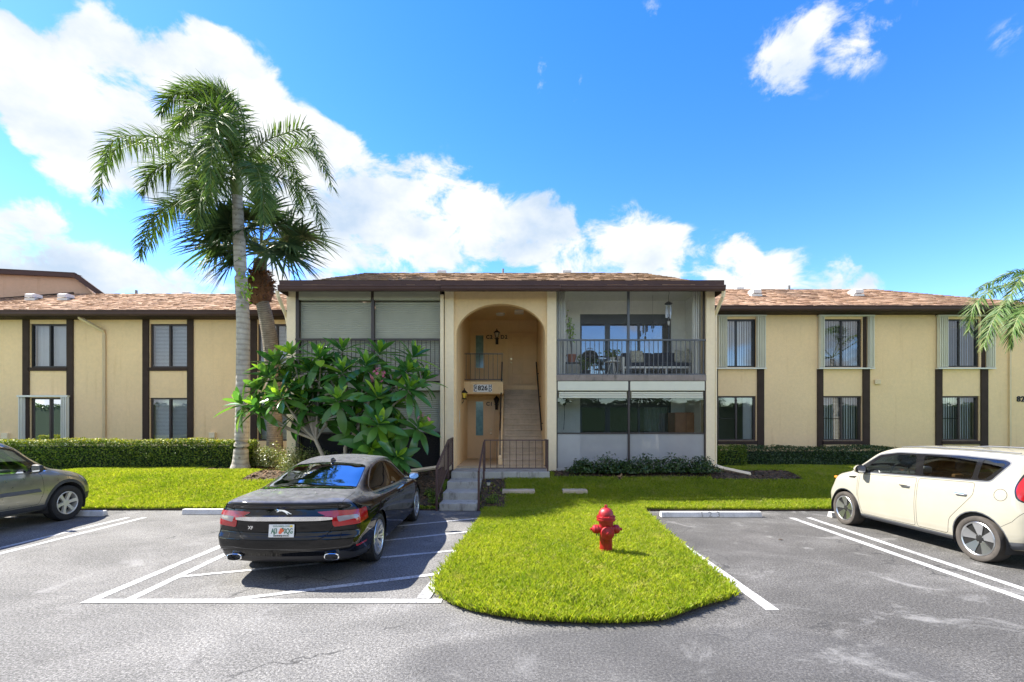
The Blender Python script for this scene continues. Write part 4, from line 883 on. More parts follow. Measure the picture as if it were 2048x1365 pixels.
m = MB(); m.tube([(PX(556, 13.5), 13.45, gz0 + .02), (PX(556, 13.5), 13.5, gz0 - .12), (PX(570, 14.1), 14.2, gz0 - .55), (PX(571, 14.1), 14.25, 4.9)], .055, 4); P('downspout', m, 'stucco_pale')
m = MB(); m.tube([(PX(1446, 13.5), 13.45, gz0 + .02), (PX(1446, 13.5), 13.5, gz0 - .12), (PX(1433, 14.1), 14.2, gz0 - .5), (PX(1433, 14.2), 14.3, .8)], .055, 4); P('downspout', m, 'stucco_pale')
# roof vents and pipes
def slope_z(Yv, e_y, e_z, r_y, r_z): return e_z + (r_z - e_z) * (Yv - e_y) / (r_y - e_y)
def hood(u, v, e, r, parent):
    lo, hi = e[0], r[0]
    for _ in range(30):
        mid = (lo + hi) / 2; z = slope_z(mid, *e, *r)
        if VH - (z - H) * F / mid > v: lo = mid
        else: hi = mid
    x = PX(u, lo); z = slope_z(lo, *e, *r); m = MB(); m.box(x - .20, x + .20, lo - .18, lo + .24, z - .08, z + .03); m.prism([(x - .15, lo - .22, z + .05), (x - .15, lo + .2, z + .1), (x - .15, lo + .2, z + .22), (x - .15, lo - .1, z + .22), (x - .15, lo - .22, z + .17)], (.30, 0, 0)); m.build('roof_vent', M['vent_white'], parent)
for u in (1509, 1711): hood(u, 592, (EY, ez1), (rY, rZ), RR)
for u in (68, 132.5): hood(u, 600, (EYL, fz1), (lY, lZ), RL)
def pipe(u, Y, v0, v1, r, parent, mat='pipe_grey'): MB().lathe([(r, PZ(v0, Y) - .3), (r, PZ(v1, Y)), (.001, PZ(v1, Y))], 10, c=(PX(u, Y), Y, 0)).build('vent_pipe', M[mat], parent)
pipe(1577.6, rY + .2, 579, 572, .055, RR); pipe(272.6, lY + .2, 588, 581, .05, RL); pipe(1006, bY + .3, 547, 538, .035, RB)
for (u, Y, v, par) in ((1478, rY + .2, 579, RR), (375, lY + .2, 588, RL), (884, bY + .3, 546, RB), (1133, bY + .3, 546, RB)): MB().box(PX(u, Y) - .15, PX(u, Y) + .15, Y - .12, Y + .12, PZ(v, Y) - .1, PZ(v, Y) + .06).build('roof_vent', M['vent_white'], par, bevel=.02)

# ================================================================== things fixed to the building
sg = thing('address_sign', (PX(965.5, 16.39), 16.385, FL2 - .35), 'white sign lettered G C 826 H D under the landing railing', 'sign')
sx, sz = PX(965.5, 16.39), PZ(777, 16.39); MB().box(sx - .32, sx + .32, 16.375, 16.395, sz - .13, sz + .13).build('board', M['sign_white'], sg)
for (s, dx, dz_, size, bold) in (('826', 0, 0, .225, .006), ('G', -.255, .062, .15, .004), ('C', -.255, -.062, .15, .004), ('H', .255, .062, .15, .004), ('D', .255, -.062, .15, .004)): link('lettering', text_mesh(s, size, .003, 1.0, bold), M['ink'], sg, (sx + dx, 16.371, sz + dz_), (R(90), 0, 0))
def lantern(x, y, z, label, lens, s=1.0, side=None):
    o = thing('wall_lantern', (x, y, z), label, 'wall lamp')
    ax = 'z'; MB().lathe([(.075*s, .0), (.085*s, .012), (.05*s, .03), (.045*s, .04)], 8, c=(x, y, z - .14*s)).build('base', M['black_metal'], o); m = MB(); m.lathe([(.115*s, .0), (.10*s, .03), (.03*s, .10), (.012*s, .13), (.02*s, .15), (.001, .17)], 8, c=(x, y, z + .06*s)); m.build('cap', M['black_metal'], o)
    MB().lathe([(.05*s, -.10*s), (.095*s, .06*s)], 8, c=(x, y, z)).build('lens', M[lens], o)
    m = MB()
    for i in range(4):
        a = math.pi / 4 + i * math.pi / 2; m.bar((x + .053*s*math.cos(a), y + .053*s*math.sin(a), z - .10*s), (x + .10*s*math.cos(a), y + .10*s*math.sin(a), z + .06*s), .012, .012)
    m.build('cage', M['black_metal'], o)
    d = Vector(side or (0, 1, 0)) * .13 * s; m = MB(); m.tube([(x, y, z - .13*s), (x + d.x*.4, y + d.y*.4, z - .26*s), (x + d.x, y + d.y, z - .22*s)], .014*s, 6); m.lathe([(.05*s, -.16*s), (.05*s, .05*s)], 8, c=(x + d.x * .95, y + d.y * .95, z - .15*s)); m.build('bracket', M['black_metal'], o)
    return o
lantern(q4(380, YB2 - .15), YB2 - .14, w4(312, YB2 - .15), 'black carriage lantern on the upper wall between C2 and D2', 'lamp_clear', 1.15)
lantern(q4(195, 15.6) + .0, 15.6, w4(655, 15.6), 'black lantern with yellow glass on the entry side wall', 'lamp_yellow', 1.0, (-1, 0, 0))
lantern(q4(378, YB1 - .15), YB1 - .14, w4(690, YB1 - .15), 'dark lantern beside the lower door numbered C1', 'black_metal', 1.0)
# ================================================================== plants
def strips(base, dirs, L, W, droop, wn, seg=3, fold=0.0):
    """many narrow leaflets at once: base (n,3), dirs (n,3), length, width, droop, width vector (n,3)"""
    n = len(base); V = np.empty((n, (seg) * 2 + 1, 3)); 
    for k in range(seg + 1):
        t = k / seg; c = base + dirs * (L * t)[:, None]; c = c.copy(); c[:, 2] -= droop * L * t * t
        prof = (0.55 + 1.2 * t) if t < .35 else 1.0 * (1 - (t - .35) / .65) ** .8
        if k == seg: V[:, seg * 2] = c
        else: V[:, 2*k] = c - wn * (W * .5 * prof)[:, None]; V[:, 2*k+1] = c + wn * (W * .5 * prof)[:, None]
    I = []; b = np.arange(n) * (seg * 2 + 1)
    for k in range(seg - 1): I.append(np.stack([b+2*k, b+2*k+1, b+2*k+3, b+2*k+2], 1))
    I.append(np.stack([b+2*seg-2, b+2*seg-1, b+2*seg, b+2*seg], 1))
    return V.reshape(-1, 3), np.concatenate(I)
def strips_mesh(name, parts):
    Vs = []; Q = []; T = []; off = 0
    for V, I in parts:
        tri = I[:, 2] == I[:, 3]; Q.append(I[~tri] + off); T.append(I[tri][:, :3] + off); Vs.append(V); off += len(V)
    V = np.concatenate(Vs).astype(np.float32); Q = np.concatenate(Q); T = np.concatenate(T)
    me = bpy.data.meshes.new(name); me.vertices.add(len(V)); me.vertices.foreach_set('co', V.ravel())
    lp = np.concatenate([Q.ravel(), T.ravel()]).astype(np.int32); me.loops.add(len(lp)); me.loops.foreach_set('vertex_index', lp)
    st_ = np.concatenate([np.arange(len(Q)) * 4, len(Q) * 4 + np.arange(len(T)) * 3]).astype(np.int32); me.polygons.add(len(st_)); me.polygons.foreach_set('loop_start', st_)
    me.update(calc_edges=True); return me
def unit(a): return a / np.maximum(1e-9, np.linalg.norm(a, axis=1))[:, None]
def frond(parent, pts, n, L, W, rng, mat, plume=50, droop=.35, start=.12, fwd=.55, rr=.022, seg=3):
    path = spline(pts, 14); P3 = np.array([tuple(p) for p in path]); k = len(P3)
    s = np.linspace(0, 1, k); ts = np.repeat(np.linspace(start, 1, n), 2); side = np.tile([1, -1], n)
    ts = np.clip(ts + rng.uniform(-.01, .01, 2*n), 0, 1)
    pos = np.stack([np.interp(ts, s, P3[:, i]) for i in range(3)], 1); T = np.gradient(P3, axis=0); tg = unit(np.stack([np.interp(ts, s, T[:, i]) for i in range(3)], 1))
    up = np.array([0, 0, 1.0]); S = np.cross(tg, up); bad = np.linalg.norm(S, axis=1) < .15; S[bad] += np.array([.5, .5, 0]); S = unit(S); U = unit(np.cross(S, tg))
    a = np.radians(rng.uniform(-plume * .75, plume, 2*n)); d = unit(S * (side * np.cos(a))[:, None] + U * np.sin(a)[:, None] + tg * (fwd + .7 * ts[:, None] ** 3))
    prof = np.clip(np.minimum(.45 + ts * 2.4, 1.0) * np.clip(1.25 - ts ** 2.2 * .9, .3, 1), .2, 1); LL = L * prof * rng.uniform(.8, 1.1, 2*n)
    wn = unit(np.cross(d, U + rng.normal(0, .35, (2*n, 3))))
    me = strips_mesh('frond', [strips(pos, d, LL, np.full(2*n, W), droop * rng.uniform(.5, 1.4, 2*n), wn, seg)])
    o = link('frond', me, mat, parent)
    MB().tube(path[::2] if len(path) % 2 else path, [rr * (1 - .8 * i / (len(path[::2] if len(path) % 2 else path) - 1)) for i in range(len(path[::2] if len(path) % 2 else path))], 5).build('rachis', M['rachis'], o, smooth=True)
    return o
def pxp(pts, Y): return [(PX(u, Y + d), Y + d, PZ(v, Y + d)) for (u, v, d) in pts]
# ---- queen palm (feather fronds, smooth pale trunk)
rng = np.random.default_rng(21); QY = 14.6
qb = (PX(481, QY), QY, gzf(PX(481, QY), QY) - .03)
qp = thing('queen_palm', qb, 'tall feather palm with smooth pale grey trunk rising from the left lawn', 'palm tree')
qpts = [(PX(481, QY), QY, qb[2]), (PX(482, QY), QY, PZ(905, QY)), (PX(484, QY), QY, PZ(860, QY)), (PX(486, QY), QY, PZ(750, QY)), (PX(486, QY), QY, PZ(640, QY)), (PX(481, QY), QY, PZ(540, QY)), (PX(477, QY), QY, PZ(450, QY)), (PX(474, QY), QY, PZ(385, QY))]
pts = spline(qpts, 6); rad = np.interp(np.linspace(0, 1, len(pts)), [0, .06, .16, .5, .8, 1], [.31, .235, .20, .19, .17, .14])
MB().tube(pts, list(rad), 18).build('trunk', M['queen_trunk'], qp, smooth=True)
MB().tube(pxp([(474, 392, 0), (473, 365, -.05), (472, 335, 0)], QY), [.16, .19, .09], 12).build('crown_shaft', M['rachis'], qp, smooth=True)
C0 = (473, 352, 0)
QF = [ # pixel, pixel, distance offset in metres
 [C0,(452,250,-.3),(405,185,-.6),(345,192,-.8),(322,225,-.9)], [C0,(470,240,.2),(445,190,.5),(395,172,.8),(345,185,1.0)], [C0,(455,270,-.6),(425,215,-1.1),(385,215,-1.5),(350,260,-1.7)],
 [C0,(490,260,.3),(470,205,.4),(430,180,.2),(390,205,0)], [C0,(455,260,-.9),(440,230,-1.6),(425,290,-2.1),(420,390,-2.2)],
 [C0,(400,300,.1),(310,275,.1),(225,285,.1),(196,395,.1)], [C0,(400,318,.5),(320,290,.9),(245,290,1.2),(205,340,1.4)], [C0,(410,335,-.5),(350,325,-.9),(305,345,-1.0),(285,385,-1.1)],
 [C0,(425,365,-.3),(360,400,-.5),(305,440,-.5),(281,512,-.5)], [C0,(430,370,.6),(380,395,.9),(330,425,1.0),(300,490,1.1)],
 [C0,(510,300,.2),(560,270,.3),(620,268,.3),(668,380,.3)], [C0,(520,325,.8),(575,300,1.2),(625,300,1.4),(655,350,1.5)], [C0,(530,350,.9),(590,368,1.2),(632,410,1.2),(650,485,1.2)], [C0,(520,335,1.0),(550,310,1.6),(590,345,2.0),(600,420,2.1)],
 [C0,(440,345,-.9),(415,365,-1.5),(400,400,-1.8),(395,440,-1.9)], [C0,(480,300,1.2),(500,290,2.0),(515,330,2.6),(520,400,2.8)], [C0,(500,330,-.8),(515,340,-1.3),(525,380,-1.6),(528,440,-1.7)],
 [C0,(440,300,-.6),(405,290,-1.2),(390,340,-1.6),(385,420,-1.7)], [C0,(455,240,-.1),(430,180,-.2),(390,190,-.3),(360,250,-.4)], [C0,(440,280,.6),(400,235,1.0),(360,240,1.3),(335,290,1.4)]]
for f in QF: frond(qp, pxp(f, QY), 150, .74, .037, rng, M['palm_leaflet'], 66, .42, .08, .5, .028)
# vine leaves on the trunk
vp = rng.normal(0, 1, (70, 3)) * np.array([.12, .05, .28]) + np.array([PX(490, QY - .2), QY - .22, PZ(575, QY)]); vd = unit(rng.normal(0, 1, (70, 3))); V, I = strips(vp, vd, rng.uniform(.08, .15, 70), np.full(70, .07), np.full(70, .3), unit(np.cross(vd, rng.normal(0, 1, (70, 3)))), 2)
link('vine', strips_mesh('vine', [(V, I)]), M['plumeria_young'], qp)['kind'] = 'stuff'
# ---- cabbage palm (fan leaves, curved trunk with old leaf boots)
SY = 16.35; sb = (PX(550, SY), SY, gzf(PX(550, SY), SY) - .03); sp_ = thing('cabbage_palm', sb, 'fan palm with curved rough trunk and shaggy brown leaf boots below its crown', 'palm tree')
spts = spline(pxp([(550, 925, 0), (549, 850, 0), (547, 760, 0), (541, 690, 0), (533, 640, 0), (524, 600, 0), (519, 560, 0), (521, 520, 0)], SY), 5)
MB().tube(spts, list(np.interp(np.linspace(0, 1, len(spts)), [0, .1, .5, .75, .85, 1], [.30, .245, .235, .205, .24, .2])), 16).build('trunk', M['sabal_trunk'], sp_, smooth=True)
rng = np.random.default_rng(31); n = 420; a = rng.uniform(0, 6.283, n); h = rng.uniform(0, 1, n)
cx_, cz_ = PX(520, SY), PZ(610, SY); rr_ = .22 + .26 * np.sin(h * math.pi * .92) ; bp = np.stack([cx_ + np.cos(a) * rr_ * .8, SY + np.sin(a) * rr_ * .8, cz_ + h * 1.12], 1); bd = unit(np.stack([np.cos(a) * .75, np.sin(a) * .75, rng.uniform(-.35, 1.0, n)], 1))
link('leaf_boots', strips_mesh('leaf_boots', [strips(bp, bd, rng.uniform(.10, .26, n), rng.uniform(.05, .10, n), rng.uniform(-.2, .5, n), unit(np.cross(bd, np.array([[0, 0, 1.0]]) + rng.normal(0, .3, (n, 3)))), 2)]), M['boot_brown'], sp_)['kind'] = 'stuff'
MB().lathe([(.2, 0), (.36, .22), (.44, .55), (.36, .9), (.18, 1.12)], 18, c=(cx_, SY, cz_)).build('boot_core', M['boot_brown'], sp_, smooth=True)
def fan(parent, base, hub, out, Rr, rng, nseg=38):
    base, hub, out = np.array(base), np.array(hub), np.array(out); out = out / np.linalg.norm(out)
    side = np.cross(out, [0, 0, 1.0]); side = side / max(1e-6, np.linalg.norm(side)); tilt = rng.uniform(-.9, .9); nn = np.cross(side, out); sd = side * math.cos(tilt) + nn * math.sin(tilt); nn = np.cross(sd, out)
    an = np.radians(np.linspace(-138, 138, nseg)) + rng.normal(0, .02, nseg); d = unit(np.outer(np.cos(an), out) + np.outer(np.sin(an), sd) + nn[None] * (.22 * np.abs(np.sin(an)))[:, None])
    L = Rr * (.72 + .28 * np.cos(an * .55)) * rng.uniform(.9, 1.08, nseg); pos = np.repeat(hub[None], nseg, 0) + d * .02
    V, I = strips(pos, d, L, np.full(nseg, .085), rng.uniform(.08, .42, nseg), unit(np.cross(d, nn[None] + rng.normal(0, .12, (nseg, 3)))), 5)
    o = link('fan_leaf', strips_mesh('fan_leaf', [(V, I)]), M['fan_leaf'], parent)
    b = Vector(base); h_ = Vector(hub); mid = b.lerp(h_, .5) + Vector((0, 0, .10)); MB().tube([b, mid, h_], [.03, .022, .014], 5).build('petiole', M['rachis'], o, smooth=True)
sc = np.array([PX(522, SY), SY, PZ(492, SY)])
FN = [(-.95,.1,.05),(-1,-.4,.35),(-.85,-.3,-.45),(-.55,-.6,-.75),(.95,-.2,.0),(1,.2,.35),(.9,-.35,-.30),(.75,.5,.6),(-.75,.5,.65),(-.35,-.6,.9),(.35,-.55,.95),(0,.3,1.1),(.1,-1,.5),(-.25,-1,.15),(.45,-.9,.15),(-.7,-.75,.1),(.3,.9,.5),(-.4,.9,.5),(-.15,-.95,-.4),(.55,-.6,-.35),(.6,.2,.9),(-.5,.1,1.0),(-.6,-1,.2),(-.4,-1,.45),(-.3,-1,-.15),(-.75,-.9,.4),(.15,-1,.0),(.8,-.7,.3),(-.95,-.3,-.1),(.85,.1,-.25)]
for i, d in enumerate(FN):
    d = np.array(d, float); d /= np.linalg.norm(d); pl = rng.uniform(1.0, 1.4); hub = sc + d * pl; out = d + np.array([0, 0, -.35]); fan(sp_, sc - np.array([0, 0, .25]), hub, out, rng.uniform(1.25, 1.5), rng)
# ---- palm reaching in over the right wing
rng = np.random.default_rng(41); RY = 12.6; rb = (PX(2150, RY), RY, gzf(14.8, RY) - .03); rp = thing('young_palm', rb, 'palm with arching yellow-green feather fronds in front of the 826 wall number', 'palm tree')
MB().tube(spline(pxp([(2150, 960, 0), (2146, 820, 0), (2138, 700, 0), (2130, 622, 0)], RY), 5), list(np.linspace(.17, .09, 16)), 14).build('trunk', M['queen_trunk'], rp, smooth=True)
C1 = (2130, 618, 0)
for f in [[C1,(2060,568,.1),(1995,575,.2),(1950,610,.2),(1938,660,.2)],[C1,(2070,600,-.3),(2015,608,-.5),(1985,645,-.6),(1968,692,-.6)],[C1,(2090,560,.5),(2040,545,.8),(1990,560,1.0),(1945,590,1.1)],[C1,(2085,610,-.8),(2050,620,-1.2),(2030,650,-1.3),(2022,690,-1.3)],[C1,(2100,560,-.2),(2070,545,-.4),(2040,560,-.5),(2010,610,-.6)],
          [C1,(2150,560,.3),(2200,550,.6),(2240,590,.7),(2260,660,.7)],[C1,(2120,570,1),(2110,550,1.6),(2090,580,2.0),(2080,640,2.1)],[C1,(2150,600,-.8),(2180,610,-1.3),(2200,650,-1.5),(2210,700,-1.5)]]:
    frond(rp, pxp(f, RY), 105, .50, .030, rng, M['feather_leaf_pale'], 38, .45, .15, .6, .02)

# ---- clipped hedges and shrubs: leaves spread through the outer shell
def leaf_cloud(P_, N_, size, rng, flop=.8):
    n = len(P_); d = unit(N_ + rng.normal(0, flop, (n, 3))); t = unit(np.cross(d, rng.normal(0, 1, (n, 3)))); b = np.cross(d, t); L = size * rng.uniform(.6, 1.25, n); W = L * .52
    V = np.stack([P_ - t * L[:, None] * .5, P_ + b * W[:, None] * .5 + d * (L * .08)[:, None], P_ + t * L[:, None] * .5, P_ - b * W[:, None] * .5 + d * (L * .08)[:, None]], 1)
    return V.reshape(-1, 3), np.arange(n)[:, None] * 4 + np.arange(4)[None]
def lump(x, s): return .5 * np.sin(x * 1.9 + s) + .3 * np.sin(x * 4.7 + 2 * s) + .2 * np.sin(x * 11.3 + 3 * s)
def hedge(x0, x1, y0, y1, z1, mat, label, size=.06, dens=900, seed=1, group=None, top_mat=None, name='hedge', amp=.05, zb=None):
    rng = np.random.default_rng(seed); xc, yc = (x0 + x1) / 2, (y0 + y1) / 2; zg = (gzf(xc, yc) if zb is None else zb); o = thing(name, (xc, yc, zg), label, 'hedge' if name == 'hedge' else 'shrub', group)
    hz = z1 - zg; area = (x1 - x0) * (hz + (y1 - y0)) + 2 * (y1 - y0) * hz; n = int(area * dens)
    wts = np.array([(x1-x0)*hz, (x1-x0)*(y1-y0), (y1-y0)*hz, (y1-y0)*hz]); fidx = rng.choice(4, n, p=wts / wts.sum()); u = rng.random(n); v = rng.random(n); dep = rng.random(n) ** 2 * .16
    P_ = np.empty((n, 3)); N_ = np.zeros((n, 3)); x = x0 + (x1 - x0) * u; zt = z1 + amp * lump(x, seed)
    f = fidx == 0; P_[f] = np.stack([x[f], y0 + amp * lump(x[f] + v[f] * 3, seed + 1) + dep[f], zg + (zt[f] - zg) * v[f]], 1); N_[f] = (0, -1, .25)
    f = fidx == 1; P_[f] = np.stack([x[f], y0 + (y1 - y0) * v[f], zt[f] - dep[f] + .03 * np.sin(v[f] * 9)], 1); N_[f] = (0, -.1, 1)
    f = fidx == 2; P_[f] = np.stack([x0 + dep[f] + amp * lump(v[f] * 3, seed), y0 + (y1 - y0) * u[f], zg + hz * v[f]], 1); N_[f] = (-1, 0, .2)
    f = fidx == 3; P_[f] = np.stack([x1 - dep[f] + amp * lump(v[f] * 3, seed + 2), y0 + (y1 - y0) * u[f], zg + hz * v[f]], 1); N_[f] = (1, 0, .2)
    V, I = leaf_cloud(P_, N_, size, rng); lv = link('foliage', np_mesh('foliage', V, I), M[mat], o); lv['kind'] = 'stuff'
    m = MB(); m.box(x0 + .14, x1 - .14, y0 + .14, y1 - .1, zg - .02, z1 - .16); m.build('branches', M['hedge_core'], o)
    if top_mat:  # brighter top leaves carry the sunlight in their colour
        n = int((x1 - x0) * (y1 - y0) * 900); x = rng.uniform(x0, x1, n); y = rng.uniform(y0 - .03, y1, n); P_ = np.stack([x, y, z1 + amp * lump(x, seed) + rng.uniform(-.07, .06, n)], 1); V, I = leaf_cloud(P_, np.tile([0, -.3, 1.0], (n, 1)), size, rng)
        lv = link('sunlit_top', np_mesh('sunlit_top', V, I), M[top_mat], o); lv['kind'] = 'stuff'
    return o
HY = 14.75
hedge(-20.0, PX(505, HY + .3), HY, HY + .7, PZ(883, HY), 'hedge_leaf', 'long clipped hedge with sunlit yellow-green top below the left wing windows', .065, 1150, 2, top_mat='hedge_leaf_sunlit')
hedge(PX(520, 16.0), PX(686, 15.2), 15.1, 15.7, PZ(884, 15.2), 'variegated_leaf', 'clipped speckled hedge behind the plumeria, beside the fan palm trunk', .06, 1000, 3, amp=.07, zb=.6) if False else None
RYH = 16.0
hedge(PX(1486, RYH), PX(1796, RYH), RYH, RYH + .7, PZ(895, RYH), 'hedge_leaf_dark', 'long dark green clipped hedge under the right wing windows', .06, 1150, 4, amp=.05)
hedge(PX(1432, 15.4), PX(1488, 15.4), 15.2, 16.0, PZ(893, 15.3), 'hedge_leaf', 'short block of green hedge beside the bay corner downspout', .06, 1300, 5, amp=.04)
def shrub(x, y, rx, ry, h, mat, label, size, n, seed, group=None, name='shrub', zoff=0.0):
    rng = np.random.default_rng(seed); z = gzf(x, y) + zoff; o = thing(name, (x, y, z), label, 'shrub', group)
    d = unit(rng.normal(0, 1, (n, 3))); d[:, 2] = np.abs(d[:, 2]) * 1.0 - .1; r = rng.random(n) ** .45; lum = 1 + .22 * np.sin(d[:, 0] * 5 + seed) * np.cos(d[:, 2] * 6) + .12 * np.sin(d[:, 1] * 9 + seed)
    P_ = np.stack([x + d[:, 0] * rx * r * lum, y + d[:, 1] * ry * r * lum, z + .08 + np.abs(d[:, 2]) * h * r * lum], 1); V, I = leaf_cloud(P_, d + np.array([0, 0, .4]), size, rng, .7)
    link('foliage', np_mesh('foliage', V, I), M[mat], o)['kind'] = 'stuff'
    m = MB()
    for k in range(9): a = k * 2.4; m.tube([(x, y, z - .03), (x + math.cos(a) * rx * .3, y + math.sin(a) * ry * .3, z + h * .45), (x + math.cos(a) * rx * .6, y + math.sin(a) * ry * .6, z + h * .8)], [.014, .01, .004], 5)
    m.build('stems', M['twig'], o); o.children[-1]['kind'] = 'stuff'
    return o
for i, (u, w, h) in enumerate(((1165, .42, .42), (1215, .46, .52), (1290, .52, .50), (1345, .50, .52), (1400, .48, .50), (1250, .36, .36))):
    shrub(PX(u, 13.45), 13.4, w * 1.1, .30, h, 'hedge_leaf_dark', 'low dark leafy shrub in the row below the patio screens', .075, 1500, 50 + i, 'low shrubs below the patio screens')
for i, (u, Y, w, h, lab) in enumerate(((545, 14.9, .55, .72, 'speckled yellow-green shrub in front of the fan palm trunk'), (598, 14.6, .60, .75, 'speckled yellow-green shrub at the foot of the bay corner pillar'), (650, 14.4, .55, .62, 'speckled shrub against the dark screens beside the plumeria trunks'), (520, 15.4, .45, .65, 'speckled shrub between the two palm trunks'))):
    if Y > 13.5 and PX(u, Y) > XL0 - .3: Y = 13.55
    shrub(PX(u, Y), Y, w, .45, h, 'variegated_leaf', lab, .06, 3000, 70 + i, 'speckled shrubs by the palms')
shrub(PX(700, 13.5), 13.55, .7, .3, .55, 'variegated_leaf', 'low speckled shrub tucked against the dark screens behind the plumeria', .055, 2600, 90)
for i, (u, Y) in enumerate(((860, 11.8), (868, 11.3), (985, 11.3))): shrub(PX(u, Y), Y, .16, .16, .2, 'hedge_leaf', ('weedy green clump beside the lower post of the picket stair railing', 'small weed beside the bottom step', 'small leafy weed between the handrail post and the grass')[i], .05, 300, 95 + i, None, 'weed')
# croton leaf tuft: single reddish plant in the lawn edge
shrub(PX(1240, 12.9), 12.9, .07, .07, .14, 'dry_leaf', 'tiny orange-brown plant at the lawn edge below the patio shrubs', .07, 24, 99, None, 'weed')

# ---- plumeria
def leaf_mesh(L, W, bend, fold, name='leaf'):
    m = MB(); k = 7
    for i in range(k + 1):
        t = i / k; w = W * .5 * (math.sin(math.pi * min(1, t ** 1.25)) ** .7 if 0 < t < 1 else .04); x = L * t; z = -bend * L * t * t; 
        m.v += [(x, -w, z + w * fold), (x, 0, z), (x, w, z + w * fold)]
    for i in range(k):
        b = i * 3; m.f += [[b, b+1, b+4, b+3], [b+1, b+2, b+5, b+4]]; m.m += [0, 0]
    return m.mesh(name, True, False)
LM = {}
for mt in ('plumeria_leaf', 'plumeria_young'):
    LM[mt] = []
    for (b, fo) in ((.10, .3), (.22, .22), (.36, .15), (.02, .45)):
        me = leaf_mesh(1.0, .30, b, fo); me.materials.append(M[mt]); LM[mt].append(me)
PYB = 12.3; pb = (PX(688, PYB), PYB, gzf(PX(688, PYB), PYB) - .02); pl = thing('plumeria_tree', pb, 'plumeria tree with big glossy leaf rosettes and pink flowers behind the black sedan', 'plumeria')
rr = random.Random(12)
cc = lambda x, y: (420 + x / 4.267, 660 + y / 4.267)
ROS = [(690,195,.2),(930,225,0),(1130,160,.3),(1130,345,-.2),(1450,185,.3),(1335,290,-.1),(1740,220,.2),(1690,345,-.1),(1705,490,-.3),(1430,560,-.4),(1090,590,-.5),(590,560,-.4),(490,385,.1),(265,620,.1),(400,650,-.1),(1440,800,-.6),(1790,830,-.2),(1385,1010,-.5),(1600,1080,-.5),(850,340,.1),(1440,430,.1),(770,500,-.1),(960,740,.1),(1240,720,.0),(1590,640,.1),(960,470,.3),(1270,470,.3),(700,700,.1),(820,620,-.1),(1000,300,.4),(560,280,.4),(1250,610,.2),(1560,480,.3),(1560,810,.0),(1290,900,-.1),(680,430,.3),(880,590,.2),(1820,420,.2),(1500,960,-.2),(420,500,.3)]
nodes = {'A': cc(915, 940), 'B': cc(1155, 1000), 'C': cc(1230, 880)}
nleaf = 0; extra = []; tips = []
def leaf_place(c, axis, az, el, L, mt, var):
    global nleaf
    zax = Vector(axis).normalized(); xa_ = zax.orthogonal().normalized(); ya_ = zax.cross(xa_); rad = xa_ * math.cos(az) + ya_ * math.sin(az)
    d = (rad * math.cos(el) + zax * math.sin(el)).normalized(); nrm = (zax * math.cos(el) - rad * math.sin(el)).normalized(); s = nrm.cross(d)
    mat3 = Matrix((d, s, nrm)).transposed().to_4x4(); mat3 = Matrix.Translation(Vector(c)) @ mat3 @ Matrix.Scale(L, 4)
    if nleaf < 298:
        o = link('leaf', LM[mt][var], None, pl); o.matrix_basis = Matrix.Translation(-ORIG[pl.name]) @ mat3; nleaf += 1
    else: extra.append((mat3, LM[mt][var], mt))
cen = Vector((PX(670, PYB), PYB, PZ(850, PYB)))
ROSP = []
for (x, y, d) in sorted(ROS, key=lambda r: r[2]):
    u, v = cc(x, y); Y = PYB + d * 1.1 - .05; c = Vector((PX(u, Y), Y, PZ(v, Y))); ax = (c - cen); ax.normalize(); ax = (ax * .8 + Vector((0, -.55 if d < 0 else -.25, .75))).normalized(); ROSP.append((c, ax))
    n = 20; az0 = rr.uniform(0, 6.28); S = rr.uniform(.9, 1.1)
    for k in range(n):
        t = k / (n - 1); el = R(72 - 96 * t + rr.uniform(-10, 10)); L = S * (.30 + .38 * min(1, t * 2.2)) * rr.uniform(.85, 1.12); mt = 'plumeria_young' if (t < .18) or rr.random() < .06 else 'plumeria_leaf'
        leaf_place(c - ax * (.16 * t), ax, az0 + k * 2.39996, el, L, mt, (3 if t < .25 else (0 if t < .5 else (1 if t < .8 else 2))))
if extra:
    for mt in ('plumeria_leaf', 'plumeria_young'):
        m = MB()
        for mm, me, q in extra:
            if q != mt: continue
            vs_ = [mm @ v.co for v in me.vertices]; m.add(vs_, [tuple(p.vertices) for p in me.polygons])
        if m.f: o = link('leaves', m.mesh('leaves', True, False), M[mt], pl); o['kind'] = 'stuff'
ndp = {k: Vector((PX(u, PYB), PYB + (.0 if k != 'A' else -.1), PZ(v, PYB))) for k, (u, v) in nodes.items()}
base = Vector(pb)
def limb(pts, rs, n=8): MB().tube(spline(pts, 5), list(np.interp(np.linspace(0, 1, (len(pts) - 1) * 5 + 1), np.linspace(0, 1, len(rs)), rs)), n).build('branch', M['plumeria_bark'], pl, smooth=True)
MB().tube([base + Vector((0, 0, -.05)), base + Vector((.02, 0, .25)), ndp['B'] + Vector((0, 0, -.1)), ndp['B']], [.075, .06, .05, .05], 10).build('trunk', M['plumeria_bark'], pl, smooth=True)
MB().tube([base + Vector((-.12, .02, -.05)), base + Vector((-.2, -.05, .2)), ndp['A']], [.06, .052, .045], 10).build('trunk', M['plumeria_bark'], pl, smooth=True)
MB().tube([ndp['B'], ndp['C']], [.045, .035], 8).build('branch', M['plumeria_bark'], pl, smooth=True)
for c, ax in ROSP:
    st_ = min(ndp.values(), key=lambda q: (q - c).length + (0 if q is not ndp['A'] or c.x < -4.6 else 1)); e = c - ax * .10
    mid = st_.lerp(e, .5) + Vector((0, .0, -.08)); limb([st_, mid, e - ax * .12, e], [.034, .026, .02, .017])
